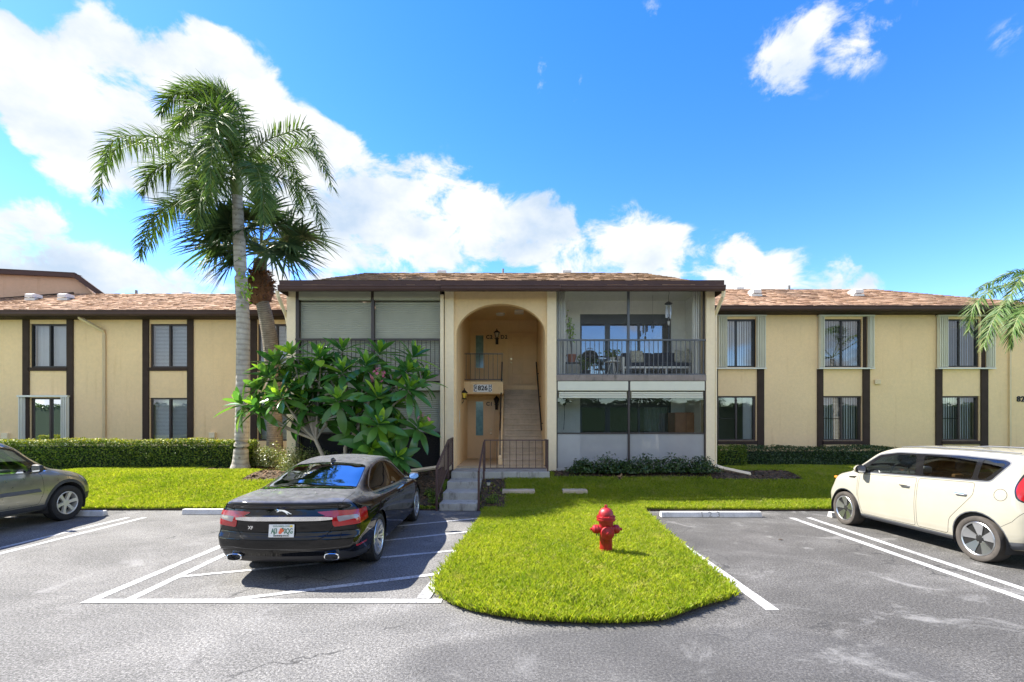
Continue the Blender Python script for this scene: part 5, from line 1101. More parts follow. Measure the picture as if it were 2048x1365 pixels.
def flower_cluster(u, v, Y, n, seed):
    rr = random.Random(seed); c = Vector((PX(u, Y), Y, PZ(v, Y))); 
    for i in range(n):
        d = Vector((rr.gauss(0, 1), rr.gauss(-.5, .6), rr.gauss(.4, .7))).normalized(); p = c + d * rr.uniform(.10, .20); m = MB(); x = d.orthogonal().normalized(); y = d.cross(x)
        for k in range(5):
            a = k * 1.2566 + seed; e = x * math.cos(a) + y * math.sin(a); f = x * math.cos(a + .7) + y * math.sin(a + .7); m.poly([p, p + e * .03 + d * .012, p + (e + f).normalized() * .062 + d * .006, p + f * .025 + d * .012])
        o = m.build('flower', M['petal_pink'], pl); MB().tube([c - d * .05, p], .006, 4).build('flower_stalk', M['leaf_midrib'], o)
flower_cluster(757, 752, PYB - .55, 13, 3); flower_cluster(848, 842, PYB - .35, 9, 5)

# ---- hedge and trees across the lane behind the camera, seen mirrored in the glass
hedge(-60, 60, -15.0, -13.5, 3.9, 'hedge_leaf_dark', 'tall dense hedge across the lane, mirrored in the ground floor glass', .20, 170, 8, amp=.35, zb=-.05)
def round_tree(x, y, h, r, seed):
    rng = np.random.default_rng(seed); o = thing('shade_tree', (x, y, -.05), 'leafy shade tree behind the hedge across the lane', 'tree', 'trees behind the hedge across the lane')
    MB().tube([(x, y, -.05), (x + .2, y, h * .4), (x, y, h * .75)], [.22, .16, .06], 8).build('trunk', M['twig'], o, smooth=True); n = 2600; ce = np.array([x, y, h * .72]); sub = ce + unit(rng.normal(0, 1, (14, 3))) * r * .62
    P_ = sub[rng.integers(0, 14, n)] + unit(rng.normal(0, 1, (n, 3))) * (rng.random(n) ** .4 * r * .52)[:, None]; V, I = leaf_cloud(P_, P_ - ce, .24, rng); link('crown', np_mesh('crown', V, I), M['hedge_leaf_dark'], o)['kind'] = 'stuff'
for i, (x, h, r) in enumerate(((-16, 6.5, 2.2), (-6, 5.6, 1.8), (6.5, 6.2, 2.0), (13, 7.0, 2.4), (21, 6.0, 2.0))): round_tree(x, -17.5, h, r, 200 + i)
# ================================================================== small things
# ---- fire hydrant
hx, hy = PX(1212, 7.0), 7.0; hz0 = gzf(hx, hy) - .02
hy_ = thing('fire_hydrant', (hx, hy, hz0), 'red fire hydrant standing on the grass island', 'hydrant', world=False); hs = .70 / .76
def HB(prof, name, mat='hydrant_red', axis='z', c=(0, 0, 0), n=28): return MB().lathe([(a * hs, b * hs) for a, b in prof], n, axis, tuple(q * hs for q in c)).build(name, M[mat], hy_, smooth=True, auto=35)
HB([(.115, 0), (.115, .03), (.10, .032), (.10, .42), (.105, .44), (.115, .50), (.118, .53)], 'barrel')
HB([(.118, .53), (.145, .535), (.15, .55), (.15, .568), (.14, .572), (.14, .585), (.15, .59), (.148, .605), (.12, .61)], 'flange')
HB([(.118, .608), (.118, .64), (.105, .685), (.075, .72), (.04, .738), (.001, .742)], 'bonnet'); HB([(.026, .735), (.026, .775), (.018, .785), (.001, .786)], 'operating_nut', n=5)
for s in (-1, 1):
    o = HB([(.062, s*.06), (.062, s*.13), (.075, s*.135), (.075, s*.15), (.07, s*.152), (.07, s*.19), (.055, s*.205), (.03, s*.222), (.022, s*.225), (.022, s*.25), (.001, s*.252)], 'hose_nozzle', axis='x', c=(0, 0, .40), n=20)
    for dy in (-.02, .015): MB().tube([(s * (.145 + dy) * hs, -.02, .345 * hs), (s * (.14 + dy) * hs, -.03, .30 * hs), (s * (.13 + dy) * hs, -.01, .315 * hs)], .006, 5).build('chain', M['chain_steel'], o)
o = HB([(.085, -.05), (.085, -.10), (.105, -.105), (.108, -.125), (.10, -.145), (.03, -.155), (.024, -.158), (.022, -.19), (.001, -.192)], 'pumper_nozzle', axis='y', c=(0, 0, .36), n=28)
for i in range(8): a = i * math.pi / 4 + .2; MB().lathe([(.013, .50), (.013, .568), (.001, .57)], 6, c=(.128 * hs * math.cos(a), .128 * hs * math.sin(a), .0)).build('bolt', M['hydrant_red'], hy_)
# ---- balcony furniture
FZ = zs1 + .002
def at5(x, v, Y): return c5(x, Y), z5(v, Y)
# sofa
sx0, sx1 = c5(492, 15.0), c5(925, 15.0); so_ = thing('outdoor_sofa', ((sx0 + sx1) / 2, 15.0, FZ), 'white framed outdoor sofa with dark navy cushions on the balcony', 'sofa')
m = MB()
for x in (sx0 + .03, (sx0 + sx1) / 2 - .35, (sx0 + sx1) / 2 + .3, sx1 - .03):
    MB().box(x - .025, x + .025, 14.72, 14.77, FZ, FZ + .28).build('leg', M['track_white'], so_); MB().box(x - .025, x + .025, 15.35, 15.4, FZ, FZ + .28).build('leg', M['track_white'], so_)
MB().box(sx0, sx1, 14.70, 15.42, FZ + .27, FZ + .33).build('seat_frame', M['track_white'], so_); MB().box(sx0 - .01, sx0 + .05, 14.7, 15.42, FZ + .331, FZ + .62).build('armrest', M['track_white'], so_)
for k in range(2): a = sx0 + .07 + k * (sx1 - sx0 - .08) / 2; b = a + (sx1 - sx0 - .1) / 2 - .01; MB().box(a, b, 14.72, 15.3, FZ + .335, FZ + .46).build('seat_cushion', M['navy_cloth'], so_, bevel=.04); MB().box(a, b, 15.18, 15.38, FZ + .465, FZ + .82).build('back_cushion', M['navy_cloth'], so_, bevel=.05)
MB().box(sx0, sx1, 15.39, 15.43, FZ + .335, FZ + .75).build('back_frame', M['track_white'], so_)
def pillow(x, z, lab, s=.21, rot=0.0):
    m = MB(); n = 9
    for sgn in (-1, 1):
        V = []
        for j in range(n):
            for i in range(n):
                a, b = i / (n-1) * 2 - 1, j / (n-1) * 2 - 1; V.append((s * a * (1 - .06 * b * b), sgn * .085 * ((1 - a**4) * (1 - b**4)) ** .5, s * b * (1 - .06 * a * a)))
        m.add(V, [(j*n+i, j*n+i+1, (j+1)*n+i+1, (j+1)*n+i) for j in range(n-1) for i in range(n-1)])
    o = m.build('pillow', M['pillow_print'], None, (x, 15.05, z), (R(-14), rot, R(8)), smooth=True); tag(o, lab, 'pillow'); return o
pillow(c5(600, 15.0), FZ + .66, 'pale leaf-print pillow leaning on the middle of the navy sofa', .22); pillow(c5(888, 15.0), FZ + .665, 'leaf-print pillow at the sofa end, upright beside the tilted one', .22, .15); pillow(c5(945, 14.9), FZ + .68, 'tilted leaf-print pillow standing on its corner at the sofa end', .2, R(45))
# kettle grill
gx = c5(290, 14.9); gr = thing('kettle_grill', (gx, 14.9, FZ), 'black kettle barbecue grill behind the balcony railing', 'grill')
m = MB().lathe([(.001, .40), (.16, .44), (.25, .54), (.27, .62)], 28, c=(gx, 14.9, FZ)); m.build('bowl', M['grill_black'], gr, smooth=True); MB().lathe([(.275, .625), (.27, .66), (.22, .77), (.11, .84), (.001, .86)], 28, c=(gx, 14.9, FZ)).build('lid', M['grill_black'], gr, smooth=True)
MB().tube([(gx - .09, 14.88, FZ + .83), (gx - .08, 14.88, FZ + .91), (gx + .08, 14.88, FZ + .91), (gx + .09, 14.88, FZ + .83)], .013, 6).build('lid_handle', M['chime_metal'], gr)
for a in (.5, 2.6, 4.7): MB().tube([(gx + .14 * math.cos(a), 14.9 + .14 * math.sin(a), FZ + .47), (gx + .24 * math.cos(a), 14.9 + .24 * math.sin(a), FZ)], .014, 6).build('leg', M['chime_metal'], gr)
MB().box(gx + .26, gx + .5, 14.8, 15.0, FZ + .58, FZ + .60).build('side_shelf', M['chime_metal'], gr)
# side table with plant
tx_ = c5(440, 14.75); tb = thing('side_table', (tx_, 14.75, FZ), 'small white round side table between grill and sofa', 'table')
MB().lathe([(.22, .46), (.22, .49)], 24, c=(tx_, 14.75, FZ)).build('table_top', M['track_white'], tb)
for a in (.6, 2.7, 4.8): MB().tube([(tx_ + .06 * math.cos(a), 14.75 + .06 * math.sin(a), FZ + .46), (tx_ + .19 * math.cos(a), 14.75 + .19 * math.sin(a), FZ)], .013, 6).build('leg', M['track_white'], tb)
def potplant(x, y, z, pr, ph, label, mat, h, n, seed, tall=False, leaf='hedge_leaf'):
    rng = np.random.default_rng(seed); o = thing('potted_plant', (x, y, z), label, 'plant'); MB().lathe([(pr*.7, 0), (pr, ph*.85), (pr*1.1, ph*.86), (pr*1.1, ph), (pr*.9, ph), (pr*.88, ph*.8)], 18, c=(x, y, z)).build('pot', M[mat], o, smooth=True, auto=30)
    m = MB(); parts = []
    for k in range(5 if tall else 9):
        a = rng.uniform(0, 6.28); r = (.1 if tall else .16) * rng.uniform(.5, 1.3); hh = h * rng.uniform(.7, 1.05); p = bez([(x, y, z + ph*.8), (x + r*.3*math.cos(a), y + r*.3*math.sin(a), z + ph + hh*.6), (x + r*1.6*math.cos(a) * (1.6 if tall else 1), y + r*math.sin(a), z + ph + hh)], 6); m.tube(p, [.009]*4 + [.006]*3, 5)
        q = np.array([tuple(v) for v in p[3 if tall else 2:]]); b = q[rng.integers(0, len(q), n)] + rng.normal(0, .04, (n, 3)); d = unit(rng.normal(0, 1, (n, 3)) + np.array([0, 0, .2])); parts.append(strips(b, d, rng.uniform(.07, .16, n), np.full(n, .05), np.full(n, .4), unit(np.cross(d, rng.normal(0, 1, (n, 3)))), 2))
    m.build('stems', M['twig'], o)['kind'] = 'stuff'; link('foliage', strips_mesh('foliage', parts), M[leaf], o)['kind'] = 'stuff'; return o
potplant(tx_, 14.75, FZ + .492, .08, .12, 'small bushy plant in a pot on the white side table', 'track_white', .20, 14, 5)
# plant stand with tall plant
px_ = c5(185, 14.7); ps = thing('plant_stand', (px_, 14.7, FZ), 'dark metal plant stand in the balcony corner by the accordion shutters', 'plant stand')
MB().box(px_ - .26, px_ + .26, 14.58, 14.85, FZ + .42, FZ + .445).build('shelf', M['black_metal'], ps)
for sx_ in (-.24, .24):
    for sy_ in (14.6, 14.83): MB().box(px_ + sx_ - .012, px_ + sx_ + .012, sy_ - .012, sy_ + .012, FZ, FZ + .42).build('leg', M['black_metal'], ps)
potplant(px_ - .06, 14.7, FZ + .447, .15, .24, 'tall thin plant in a terracotta pot on the dark plant stand', 'terracotta', 1.25, 14, 6, True, 'plumeria_young'); potplant(px_ + .38, 14.62, FZ, .13, .2, 'bushy potted plant on the balcony floor beside the kettle grill', 'black_plastic', .42, 24, 7)
# wind chimes
def chime(x, y, ztop, L, label, mat, s=1.0):
    o = thing('wind_chime', (x, y, ztop), label, 'wind chime'); MB().tube([(x, y, ztop), (x + .02*s, y, ztop - .06*s), (x, y, ztop - .12*s), (x, y, ztop - .30*s)], .006, 5).build('hanger', M['black_metal'], o); MB().lathe([(.001, -.28*s), (.06*s, -.31*s), (.10*s, -.34*s), (.10*s, -.355*s)], 16, c=(x, y, ztop)).build('cap', M['black_metal'] if mat != 'black_metal' else M[mat], o)
    for k in range(5): a = k * 1.257; l = L * (.8 + .08 * k); MB().lathe([(.016*s, -.40*s), (.016*s, -.40*s - l)], 8, c=(x + .07*s*math.cos(a), y + .07*s*math.sin(a), ztop)).build('chime_tube', M[mat], o)
    MB().lathe([(.002, -.35*s), (.002, -.42*s - L*1.15), (.04*s, -.44*s - L*1.2), (.02*s, -.46*s - L*1.45), (.001, -.46*s - L*1.46)], 8, c=(x, y, ztop)).build('sail', M[mat], o); return o
chime(c5(803, 14.5), 14.5, 6.02, .36, 'large silver wind chime hanging from the balcony ceiling', 'chime_metal', 1.15); chime(c5(700, 15.0), 15.0, z5(300, 15.0), .16, 'small dark wind chime hanging in front of the balcony sliding door', 'black_metal', .6)
MB().tube([(c5(700, 15.0), 15.0, 6.02), (c5(700, 15.0), 15.0, z5(300, 15.0))], .003, 4).build('cord', M['black_metal'], bpy.data.objects['wind_chime.001'])
# patio: hanging lamp and cabinet
lx_ = c5(125, 14.8); lz_ = z5(850, 14.8); o = thing('hanging_lamp', (lx_, 14.8, lz_), 'dark shaded swag lamp with dangling cord inside the ground patio', 'lamp')
MB().lathe([(.24, -.06), (.12, .02), (.06, .06), (.05, .10)], 20, c=(lx_, 14.8, lz_)).build('shade', M['frame_brown'], o, smooth=True); MB().lathe([(.001, -.16), (.06, -.13), (.07, -.08), (.03, -.04)], 14, c=(lx_, 14.8, lz_)).build('bulb_holder', M['black_metal'], o, smooth=True)
MB().tube([(lx_, 14.8, lz_ - .14), (lx_ + .01, 14.8, lz_ - .5), (lx_ - .02, 14.8, lz_ - .9)], .008, 5).build('cord', M['black_metal'], o); MB().tube([(lx_, 14.8, lz_ + .1), (lx_, 14.8, zs0 - .03)], .01, 5).build('hanger', M['black_metal'], o)
kx0, kx1 = c5(834, 15.1), c5(978, 15.1); kz = z5(928, 15.1); o = thing('wood_cabinet', ((kx0 + kx1) / 2, 15.1, FL1), 'brown wooden cabinet standing inside the ground patio', 'cabinet')
MB().box(kx0, kx1, 14.95, 15.6, FL1 + .06, kz - .03).build('case', M['wood_cabinet'], o); MB().box(kx0 - .02, kx1 + .02, 14.93, 15.62, kz - .03, kz).build('top', M['wood_cabinet'], o, bevel=.008); MB().box(kx0 + .03, kx1 - .03, 14.98, 15.58, FL1, FL1 + .06).build('base', M['wood_cabinet'], o)
for a, b in ((kx0 + .02, (kx0 + kx1) / 2 - .005), ((kx0 + kx1) / 2 + .005, kx1 - .02)): MB().box(a, b, 14.93, 14.949, FL1 + .1, kz - .06).build('door', M['wood_cabinet'], o)
# ---- pink neighbour behind the left wing roof
def pp(u, v, Y): return (PX(u, Y), Y, PZ(v, Y))
nb = thing('neighbour_building', (PX(60, 20), 20.2, 6.5), 'pink stucco gable with dark fascia rising behind the left wing roof', 'building')
a, b, c, d, e = pp(-260, 622, 17.9), pp(150, 590, 20.55), pp(201, 589, 20.9), pp(150, 553, 20.55), pp(-260, 534, 17.9)
a = (a[0], a[1], a[2] - .4); b = (b[0], b[1], b[2] - .5); c = (c[0], c[1], c[2] - .3)
MB().prism([a, b, c, d, e], (-.2, .55, 0)).build('wall', M['stucco_pink'], nb)
m = MB(); m.bar(pp(-260, 530, 17.8), pp(151, 551, 20.45), .12, .20); m.build('fascia', M['brown_metal'], nb); m = MB(); m.bar(pp(149, 550.5, 20.45), pp(206, 592, 20.85), .12, .20); m.build('fascia', M['brown_metal'], nb)
m = MB(); q0, q1, q2 = pp(-260, 526, 17.75), pp(151, 547.5, 20.4), pp(206, 589, 20.8); m.poly([q0, q1, (q1[0] - .2, q1[1] + .6, q1[2] + .06), (q0[0] - .2, q0[1] + .6, q0[2] + .06)]); m.poly([q1, q2, (q2[0] - .1, q2[1] + .6, q2[2] - .05), (q1[0] - .2, q1[1] + .6, q1[2])]); m.build('roof', M['roof_deck'], nb)
m = MB(); m.bar(pp(-60, 604, 18.9), pp(148, 587.5, 20.35), .1, .1); m.build('flashing', M['brown_trim'], nb)
# ================================================================== cars (local frame: x right, +y forward, origin on the ground under the rear axle)
def pchip(xs, ys):
    xs = np.asarray(xs, float); ys = np.asarray(ys, float); h = np.diff(xs); d = np.diff(ys, axis=0) / h[:, None]; m = np.zeros_like(ys)
    for i in range(1, len(xs) - 1):
        a, b = d[i-1], d[i]; ok = a * b > 0; w1, w2 = 2*h[i] + h[i-1], h[i] + 2*h[i-1]
        m[i][ok] = (w1 + w2) / (w1 / a[ok] + w2 / b[ok])
    m[0] = d[0]; m[-1] = d[-1]
    def f(x):
        i = int(np.clip(np.searchsorted(xs, x) - 1, 0, len(xs) - 2)); t = (x - xs[i]) / h[i]; t = min(max(t, 0), 1)
        return (2*t**3-3*t*t+1)*ys[i] + (t**3-2*t*t+t)*h[i]*m[i] + (-2*t**3+3*t*t)*ys[i+1] + (t**3-t*t)*h[i]*m[i+1]
    return f
def section(p):
    zb, ws, wm, zm, wsh, zsh, wb, zbelt, wr, zr, zt = p
    C = [(0, zb), (ws * .8, zb), (ws, zb + .05), (wm, zm), (wsh, zsh), (wb, zbelt), (wr, zr), (wr * .62, zt - (zt - zr) * .30), (0, zt)]
    C = [(-C[1][0], C[1][1])] + C + [(-C[-2][0], C[-2][1])]; sub = [2, 3, 9, 8, 5, 10, 6, 7]; out = []
    for i in range(1, len(C) - 2):
        a, b, c, d = [np.array(q) for q in C[i-1:i+3]]; k = sub[i-1]
        ta = (c - a) * .5; tb = (d - b) * .5
        L = np.linalg.norm(c - b)
        for v in (ta, tb):
            l = np.linalg.norm(v)
            if l > L * 1.0: v *= L * 1.0 / l
        for j in range(k):
            t = j / k; out.append((2*t**3-3*t*t+1)*b + (t**3-2*t*t+t)*ta + (-2*t**3+3*t*t)*c + (t**3-t*t)*tb)
    out.append(np.array(C[-2])); return np.array(out)
def car_shell(rows, rear, front, fr=.09, step=.04):
    """rows: (y, section parameters...); rear(x,z)/front(x,z): how far the end faces curve in"""
    rows = np.array(rows); f = pchip(rows[:, 0], rows[:, 1:]); y0, y1 = rows[0, 0], rows[-1, 0]; L = y1 - y0
    ys = list(y0 + fr * (1 - np.cos(np.linspace(0, math.pi/2, 8)))) ; ys += list(np.linspace(y0 + fr, y1 - fr, int((L - 2*fr) / step))[1:-1]); ys += list(y1 - fr * (1 - np.cos(np.linspace(math.pi/2, 0, 8))))
    S = []
    for y in ys:
        q = section(f(y)); d = min(y - y0, y1 - y); 
        if d < fr:
            de = fr * .75 * (1 - math.sqrt(max(0, 1 - (1 - d / fr) ** 2))); zc = (q[0][1] + q[-1][1]) / 2; hh = (q[-1][1] - q[0][1]) / 2; q = q.copy(); q[:, 0] *= 1 - de / q[:, 0].max(); q[:, 1] = zc + (q[:, 1] - zc) * (1 - de / hh)
        wr_ = max(0, 1 - (y - y0) / (L * .28)) ** 2; wf_ = max(0, 1 - (y1 - y) / (L * .30)) ** 2
        S.append([(x, y + rear(x, z) * wr_ - front(x, z) * wf_, z) for x, z in q])
    m = MB(); n = len(S[0]); k = len(S)
    for sgn in (1, -1):
        V = [(sgn * p[0], p[1], p[2]) for s in S for p in s]; Fq = []
        for a in range(k - 1):
            for i in range(n - 1):
                q = (a*n+i, (a+1)*n+i, (a+1)*n+i+1, a*n+i+1); Fq.append(q if sgn < 0 else q[::-1])
        m.add(V, Fq)
        for (s, fn, y, dirn) in ((S[0], rear, y0, 1), (S[-1], front, y1, -1)):
            nc = 12; V = []
            for j in range(nc + 1):
                for p in s: x = p[0] * (1 - j / nc); V.append((sgn * x, y + dirn * fn(x, p[2]), p[2]))
            Fq = []
            for j in range(nc):
                for i in range(n - 1):
                    q = (j*n+i, j*n+i+1, (j+1)*n+i+1, (j+1)*n+i); Fq.append(q if sgn * dirn < 0 else q[::-1])
            m.add(V, Fq)
    me = m.mesh('body', False, False); bm = bmesh.new(); bm.from_mesh(me); bmesh.ops.remove_doubles(bm, verts=bm.verts[:], dist=1e-4); bmesh.ops.dissolve_degenerate(bm, edges=bm.edges[:], dist=1e-5); bmesh.ops.recalc_face_normals(bm, faces=bm.faces[:])
    bpy.data.meshes.remove(me); return bm
def inpoly(p, poly):
    x, y = p; c = False; n = len(poly)
    for i in range(n):
        (x0, y0), (x1, y1) = poly[i], poly[i-1]
        if (y0 > y) != (y1 > y) and x < (x1 - x0) * (y - y0) / (y1 - y0) + x0: c = not c
    return c
def cut(bm, poly, ax, filt):
    a, b = ax; lo = [min(p[i] for p in poly) - .03 for i in (0, 1)]; hi = [max(p[i] for p in poly) + .03 for i in (0, 1)]
    def hit(f, l, h):
        A = [v.co[a] for v in f.verts]; Bv = [v.co[b] for v in f.verts]; return max(A) >= l[0] and min(A) <= h[0] and max(Bv) >= l[1] and min(Bv) <= h[1]
    cand = [f for f in bm.faces if filt(f) and hit(f, lo, hi)]
    for i in range(len(poly)):
        p, q = poly[i-1], poly[i]; dx, dy = q[0]-p[0], q[1]-p[1]; L = math.hypot(dx, dy)
        if L < 1e-5: continue
        co = [0, 0, 0]; no = [0, 0, 0]; co[a], co[b] = p; no[a], no[b] = -dy / L, dx / L
        sl_ = [min(p[0], q[0]) - .004, min(p[1], q[1]) - .004]; sh_ = [max(p[0], q[0]) + .004, max(p[1], q[1]) + .004]
        fs = [f for f in cand if f.is_valid and hit(f, sl_, sh_)]
        if not fs: continue
        g_ = set(fs); 
        for f in fs: g_.update(f.edges); g_.update(f.verts)
        rest = set(f for f in cand if f.is_valid) - set(fs)
        r = bmesh.ops.bisect_plane(bm, geom=list(g_), dist=1e-5, plane_co=co, plane_no=no)
        cand = list(rest | set(e for e in r['geom'] if isinstance(e, bmesh.types.BMFace)))
    out = []
    for f in cand:
        if f.is_valid:
            c = f.calc_center_median()
            if inpoly((c[a], c[b]), poly): out.append(f)
    return out
def rnd(poly, r=.04, k=4):
    out = []; n = len(poly)
    for i in range(n):
        p = Vector(poly[i]); a = Vector(poly[i-1]) - p; b = Vector(poly[(i+1) % n]) - p; ra = min(r, a.length * .45, b.length * .45); a.normalize(); b.normalize(); A, Bq = p + a * ra, p + b * ra
        for j in range(k + 1): t = j / k; out.append(tuple((1-t)**2 * A + 2*t*(1-t) * p + t*t * Bq))
    return out
def area2(poly): return sum(poly[i-1][0]*poly[i][1] - poly[i][0]*poly[i-1][1] for i in range(len(poly)))
def grow(poly, d):
    s = 1 if area2(poly) > 0 else -1; out = []; n = len(poly)
    for i in range(n):
        e1 = Vector(poly[i]) - Vector(poly[i-1]); e2 = Vector(poly[(i+1) % n]) - Vector(poly[i]); e1.normalize(); e2.normalize(); n1 = Vector((e1.y, -e1.x)) * s; n2 = Vector((e2.y, -e2.x)) * s; v = (n1 + n2)
        v = v.normalized() * d / max(.4, v.normalized().dot(n1)) if v.length > 1e-4 else n1 * d; out.append(tuple(Vector(poly[i]) + v))
    return out
def extract(bm, faces, name, mat, parent, push=0.0, smooth=True):
    faces = [f for f in faces if f.is_valid]
    if not faces: return None
    idx = {}; V = []; Fq = []
    for f in faces:
        q = []
        for v in f.verts:
            if v not in idx: idx[v] = len(V); V.append(v.co + v.normal * push)
            q.append(idx[v])
        Fq.append(q)
    me = bpy.data.meshes.new(name); me.from_pydata([tuple(v) for v in V], [], Fq); me.update()
    if smooth: me.polygons.foreach_set('use_smooth', [True] * len(me.polygons)); me.set_sharp_from_angle(angle=R(35))
    bmesh.ops.delete(bm, geom=faces, context='FACES'); return link(name, me, mat, parent)
def setmat(faces, i):
    for f in faces:
        if f.is_valid: f.material_index = i
def side(s, y0=-9, y1=9, nz=.8): return lambda f: f.calc_center_median().x * s > .25 and abs(f.normal.z) < nz and y0 < f.calc_center_median().y < y1
def seam(bm, pts, ax, filt, w=.007, mi=1):
    for p, q in zip(pts[:-1], pts[1:]):
        d = Vector((q[0]-p[0], q[1]-p[1])); 
        if d.length < 1e-5: continue
        d.normalize(); n_ = Vector((-d.y, d.x)) * w / 2; e = d * .001; P0, P1 = Vector(p) - e, Vector(q) + e
        setmat(cut(bm, [tuple(P0 + n_), tuple(P1 + n_), tuple(P1 - n_), tuple(P0 - n_)], ax, filt), mi)
def circle(cy, cz, r, n=28): return [(cy + r * math.cos(2*math.pi*i/n), cz + r * math.sin(2*math.pi*i/n)) for i in range(n)]
def finish_body(bm, mats, parent, name='body'):
    me = bpy.data.meshes.new(name)
    for f in bm.faces: f.smooth = True
    lone = [v for v in bm.verts if not v.link_faces]; bmesh.ops.delete(bm, geom=lone, context='VERTS'); bm.to_mesh(me); bm.free(); me.set_sharp_from_angle(angle=R(38))
    for m_ in mats: me.materials.append(M[m_])
    return link(name, me, None, parent)
def wheel(parent, x, y, r, w, rr_, style, tyre='tyre', s=1, steer=0.0):
    """s=+1: outer face towards +x"""
    wl = MB().lathe([(rr_ * .55, -.02), (rr_ * .55, .02)], 24, 'x').build('wheel', M['brake'], parent, (x, y, r), (0, 0, steer))
    t = MB(); h = w / 2; prof = [(rr_, -h*.80), (rr_ + .012, -h*.92), (r*.90, -h), (r*.965, -h*.93), (r - .006, -h*.78), (r, -h*.5), (r, -h*.02), (r - .008, 0), (r, h*.02), (r, h*.5), (r - .006, h*.78), (r*.965, h*.93), (r*.90, h), (rr_ + .012, h*.92), (rr_, h*.80)]
    t.lathe(prof, 56, 'x', closed=True); t.build('tyre', M[tyre], wl, smooth=True, auto=50)
    rim = MB(); o = s * h
    rim.lathe([(rr_ + .004, o*.88), (rr_ - .004, o*.93), (rr_ - .018, o*.86), (rr_ - .022, o*.4), (rr_ - .022, -o*.8)], 48, 'x', cap=False)
    mats = [M['alloy'], M['seam']]
    if style == 'multi':            # ten paired slim spokes
        for i in range(20):
            a = 2*math.pi*i/20 + (.055 if i % 2 else -.055); ca, sa = math.cos(a), math.sin(a); ta, tb = -sa, ca
            for_ = [(.05, .017, .60), (rr_*.55, .012, .66), (rr_ - .012, .016, .84)]; V = []
            for (q, hw, dd) in for_: V += [(o*dd, q*ca - hw*ta, q*sa - hw*tb), (o*dd, q*ca + hw*ta, q*sa + hw*tb), (o*dd - s*.03, q*ca + hw*1.3*ta, q*sa + hw*1.3*tb), (o*dd - s*.03, q*ca - hw*1.3*ta, q*sa - hw*1.3*tb)]
            rim.add(V, [(j*4+i2, j*4+(i2+1) % 4, (j+1)*4+(i2+1) % 4, (j+1)*4+i2) for j in range(2) for i2 in range(4)])
        rim.lathe([(.001, o*.66), (.045, o*.66), (.065, o*.58), (.065, o*.3)], 24, 'x')
    elif style == 'blade':          # broad machined blades with black pockets
        for i in range(5):
            for (da, hw0, hw1, mi, dd0, dd1) in ((0, .030, .085, 0, .60, .86), (math.pi/5, .035, .055, 1, .50, .78)):
                a = 2*math.pi*i/5 + da + .3; ca, sa = math.cos(a), math.sin(a); ta, tb = -sa, ca; rim.cm = mi; V = []
                for (q, hw, dd) in ((.055, hw0, dd0), (rr_ * .6, (hw0 + hw1) / 2, (dd0 + dd1) / 2), (rr_ - .012, hw1, dd1)): V += [(o*dd, q*ca - hw*ta, q*sa - hw*tb), (o*dd, q*ca + hw*ta, q*sa + hw*tb), (o*dd - s*.04, q*ca + hw*ta, q*sa + hw*tb), (o*dd - s*.04, q*ca - hw*ta, q*sa - hw*tb)]
                rim.add(V, [(j*4+i2, j*4+(i2+1) % 4, (j+1)*4+(i2+1) % 4, (j+1)*4+i2) for j in range(2) for i2 in range(4)])
        rim.cm = 1; rim.lathe([(.001, o*.62), (.05, o*.62), (.075, o*.5), (.075, o*.2)], 24, 'x')
        rim.cm = 0
        for i in range(5): a = 2*math.pi*i/5; rim.lathe([(.011, o*.5), (.011, o*.62), (.001, o*.63)], 6, 'x', (0, .055*math.cos(a), .055*math.sin(a)))
        rim.cm = 0
    else:                           # six flat spokes
        mats = [M['alloy_paint'], M['gloss_black']]
        for i in range(6):
            a = 2*math.pi*i/6 + .2; ca, sa = math.cos(a), math.sin(a); ta, tb = -sa, ca; V = []
            for (q, hw, dd) in ((.04, .030, .62), (rr_ * .55, .028, .72), (rr_ - .01, .036, .86)): V += [(o*dd, q*ca - hw*ta, q*sa - hw*tb), (o*dd, q*ca + hw*ta, q*sa + hw*tb), (o*dd - s*.04, q*ca + hw*1.1*ta, q*sa + hw*1.1*tb), (o*dd - s*.04, q*ca - hw*1.1*ta, q*sa - hw*1.1*tb)]
            rim.add(V, [(j*4+i2, j*4+(i2+1) % 4, (j+1)*4+(i2+1) % 4, (j+1)*4+i2) for j in range(2) for i2 in range(4)])
        rim.lathe([(.001, o*.66), (.05, o*.66), (.06, o*.55), (.06, o*.2)], 24, 'x')
    rim.build('rim', mats, wl, smooth=True, auto=30)
    MB().lathe([(.001, -o*.1), (rr_ - .03, -o*.1)], 32, 'x').build('wheel_back', M['black_plastic'], wl)
    return wl
def arch_liner(parent, s, y, z, r, xo, xi):
    m = MB(); n = 24; V = []
    for i in range(n + 1):
        a = math.pi * (-.12 + 1.24 * i / n); V += [(s * xo, y + r * math.cos(a), z + r * math.sin(a)), (s * xi, y + r * math.cos(a), z + r * math.sin(a))]
    m.add(V, [(2*i, 2*i+1, 2*i+3, 2*i+2) for i in range(n)]); m.poly([V[2*i+1] for i in range(n + 1)]); return m.build('wheel_well', M['cabin'], parent)
def window_set(bm, root, polys, s, glass, trim_mi, tw=.018, filt=None):
    for (poly, gname) in polys:
        P_ = rnd(poly, .05, 4); ff = filt or side(s)
        setmat(cut(bm, grow(P_, tw), (1, 2), ff), trim_mi); fs = cut(bm, P_, (1, 2), ff); extract(bm, fs, 'side_window', M[gname], root, -.004)
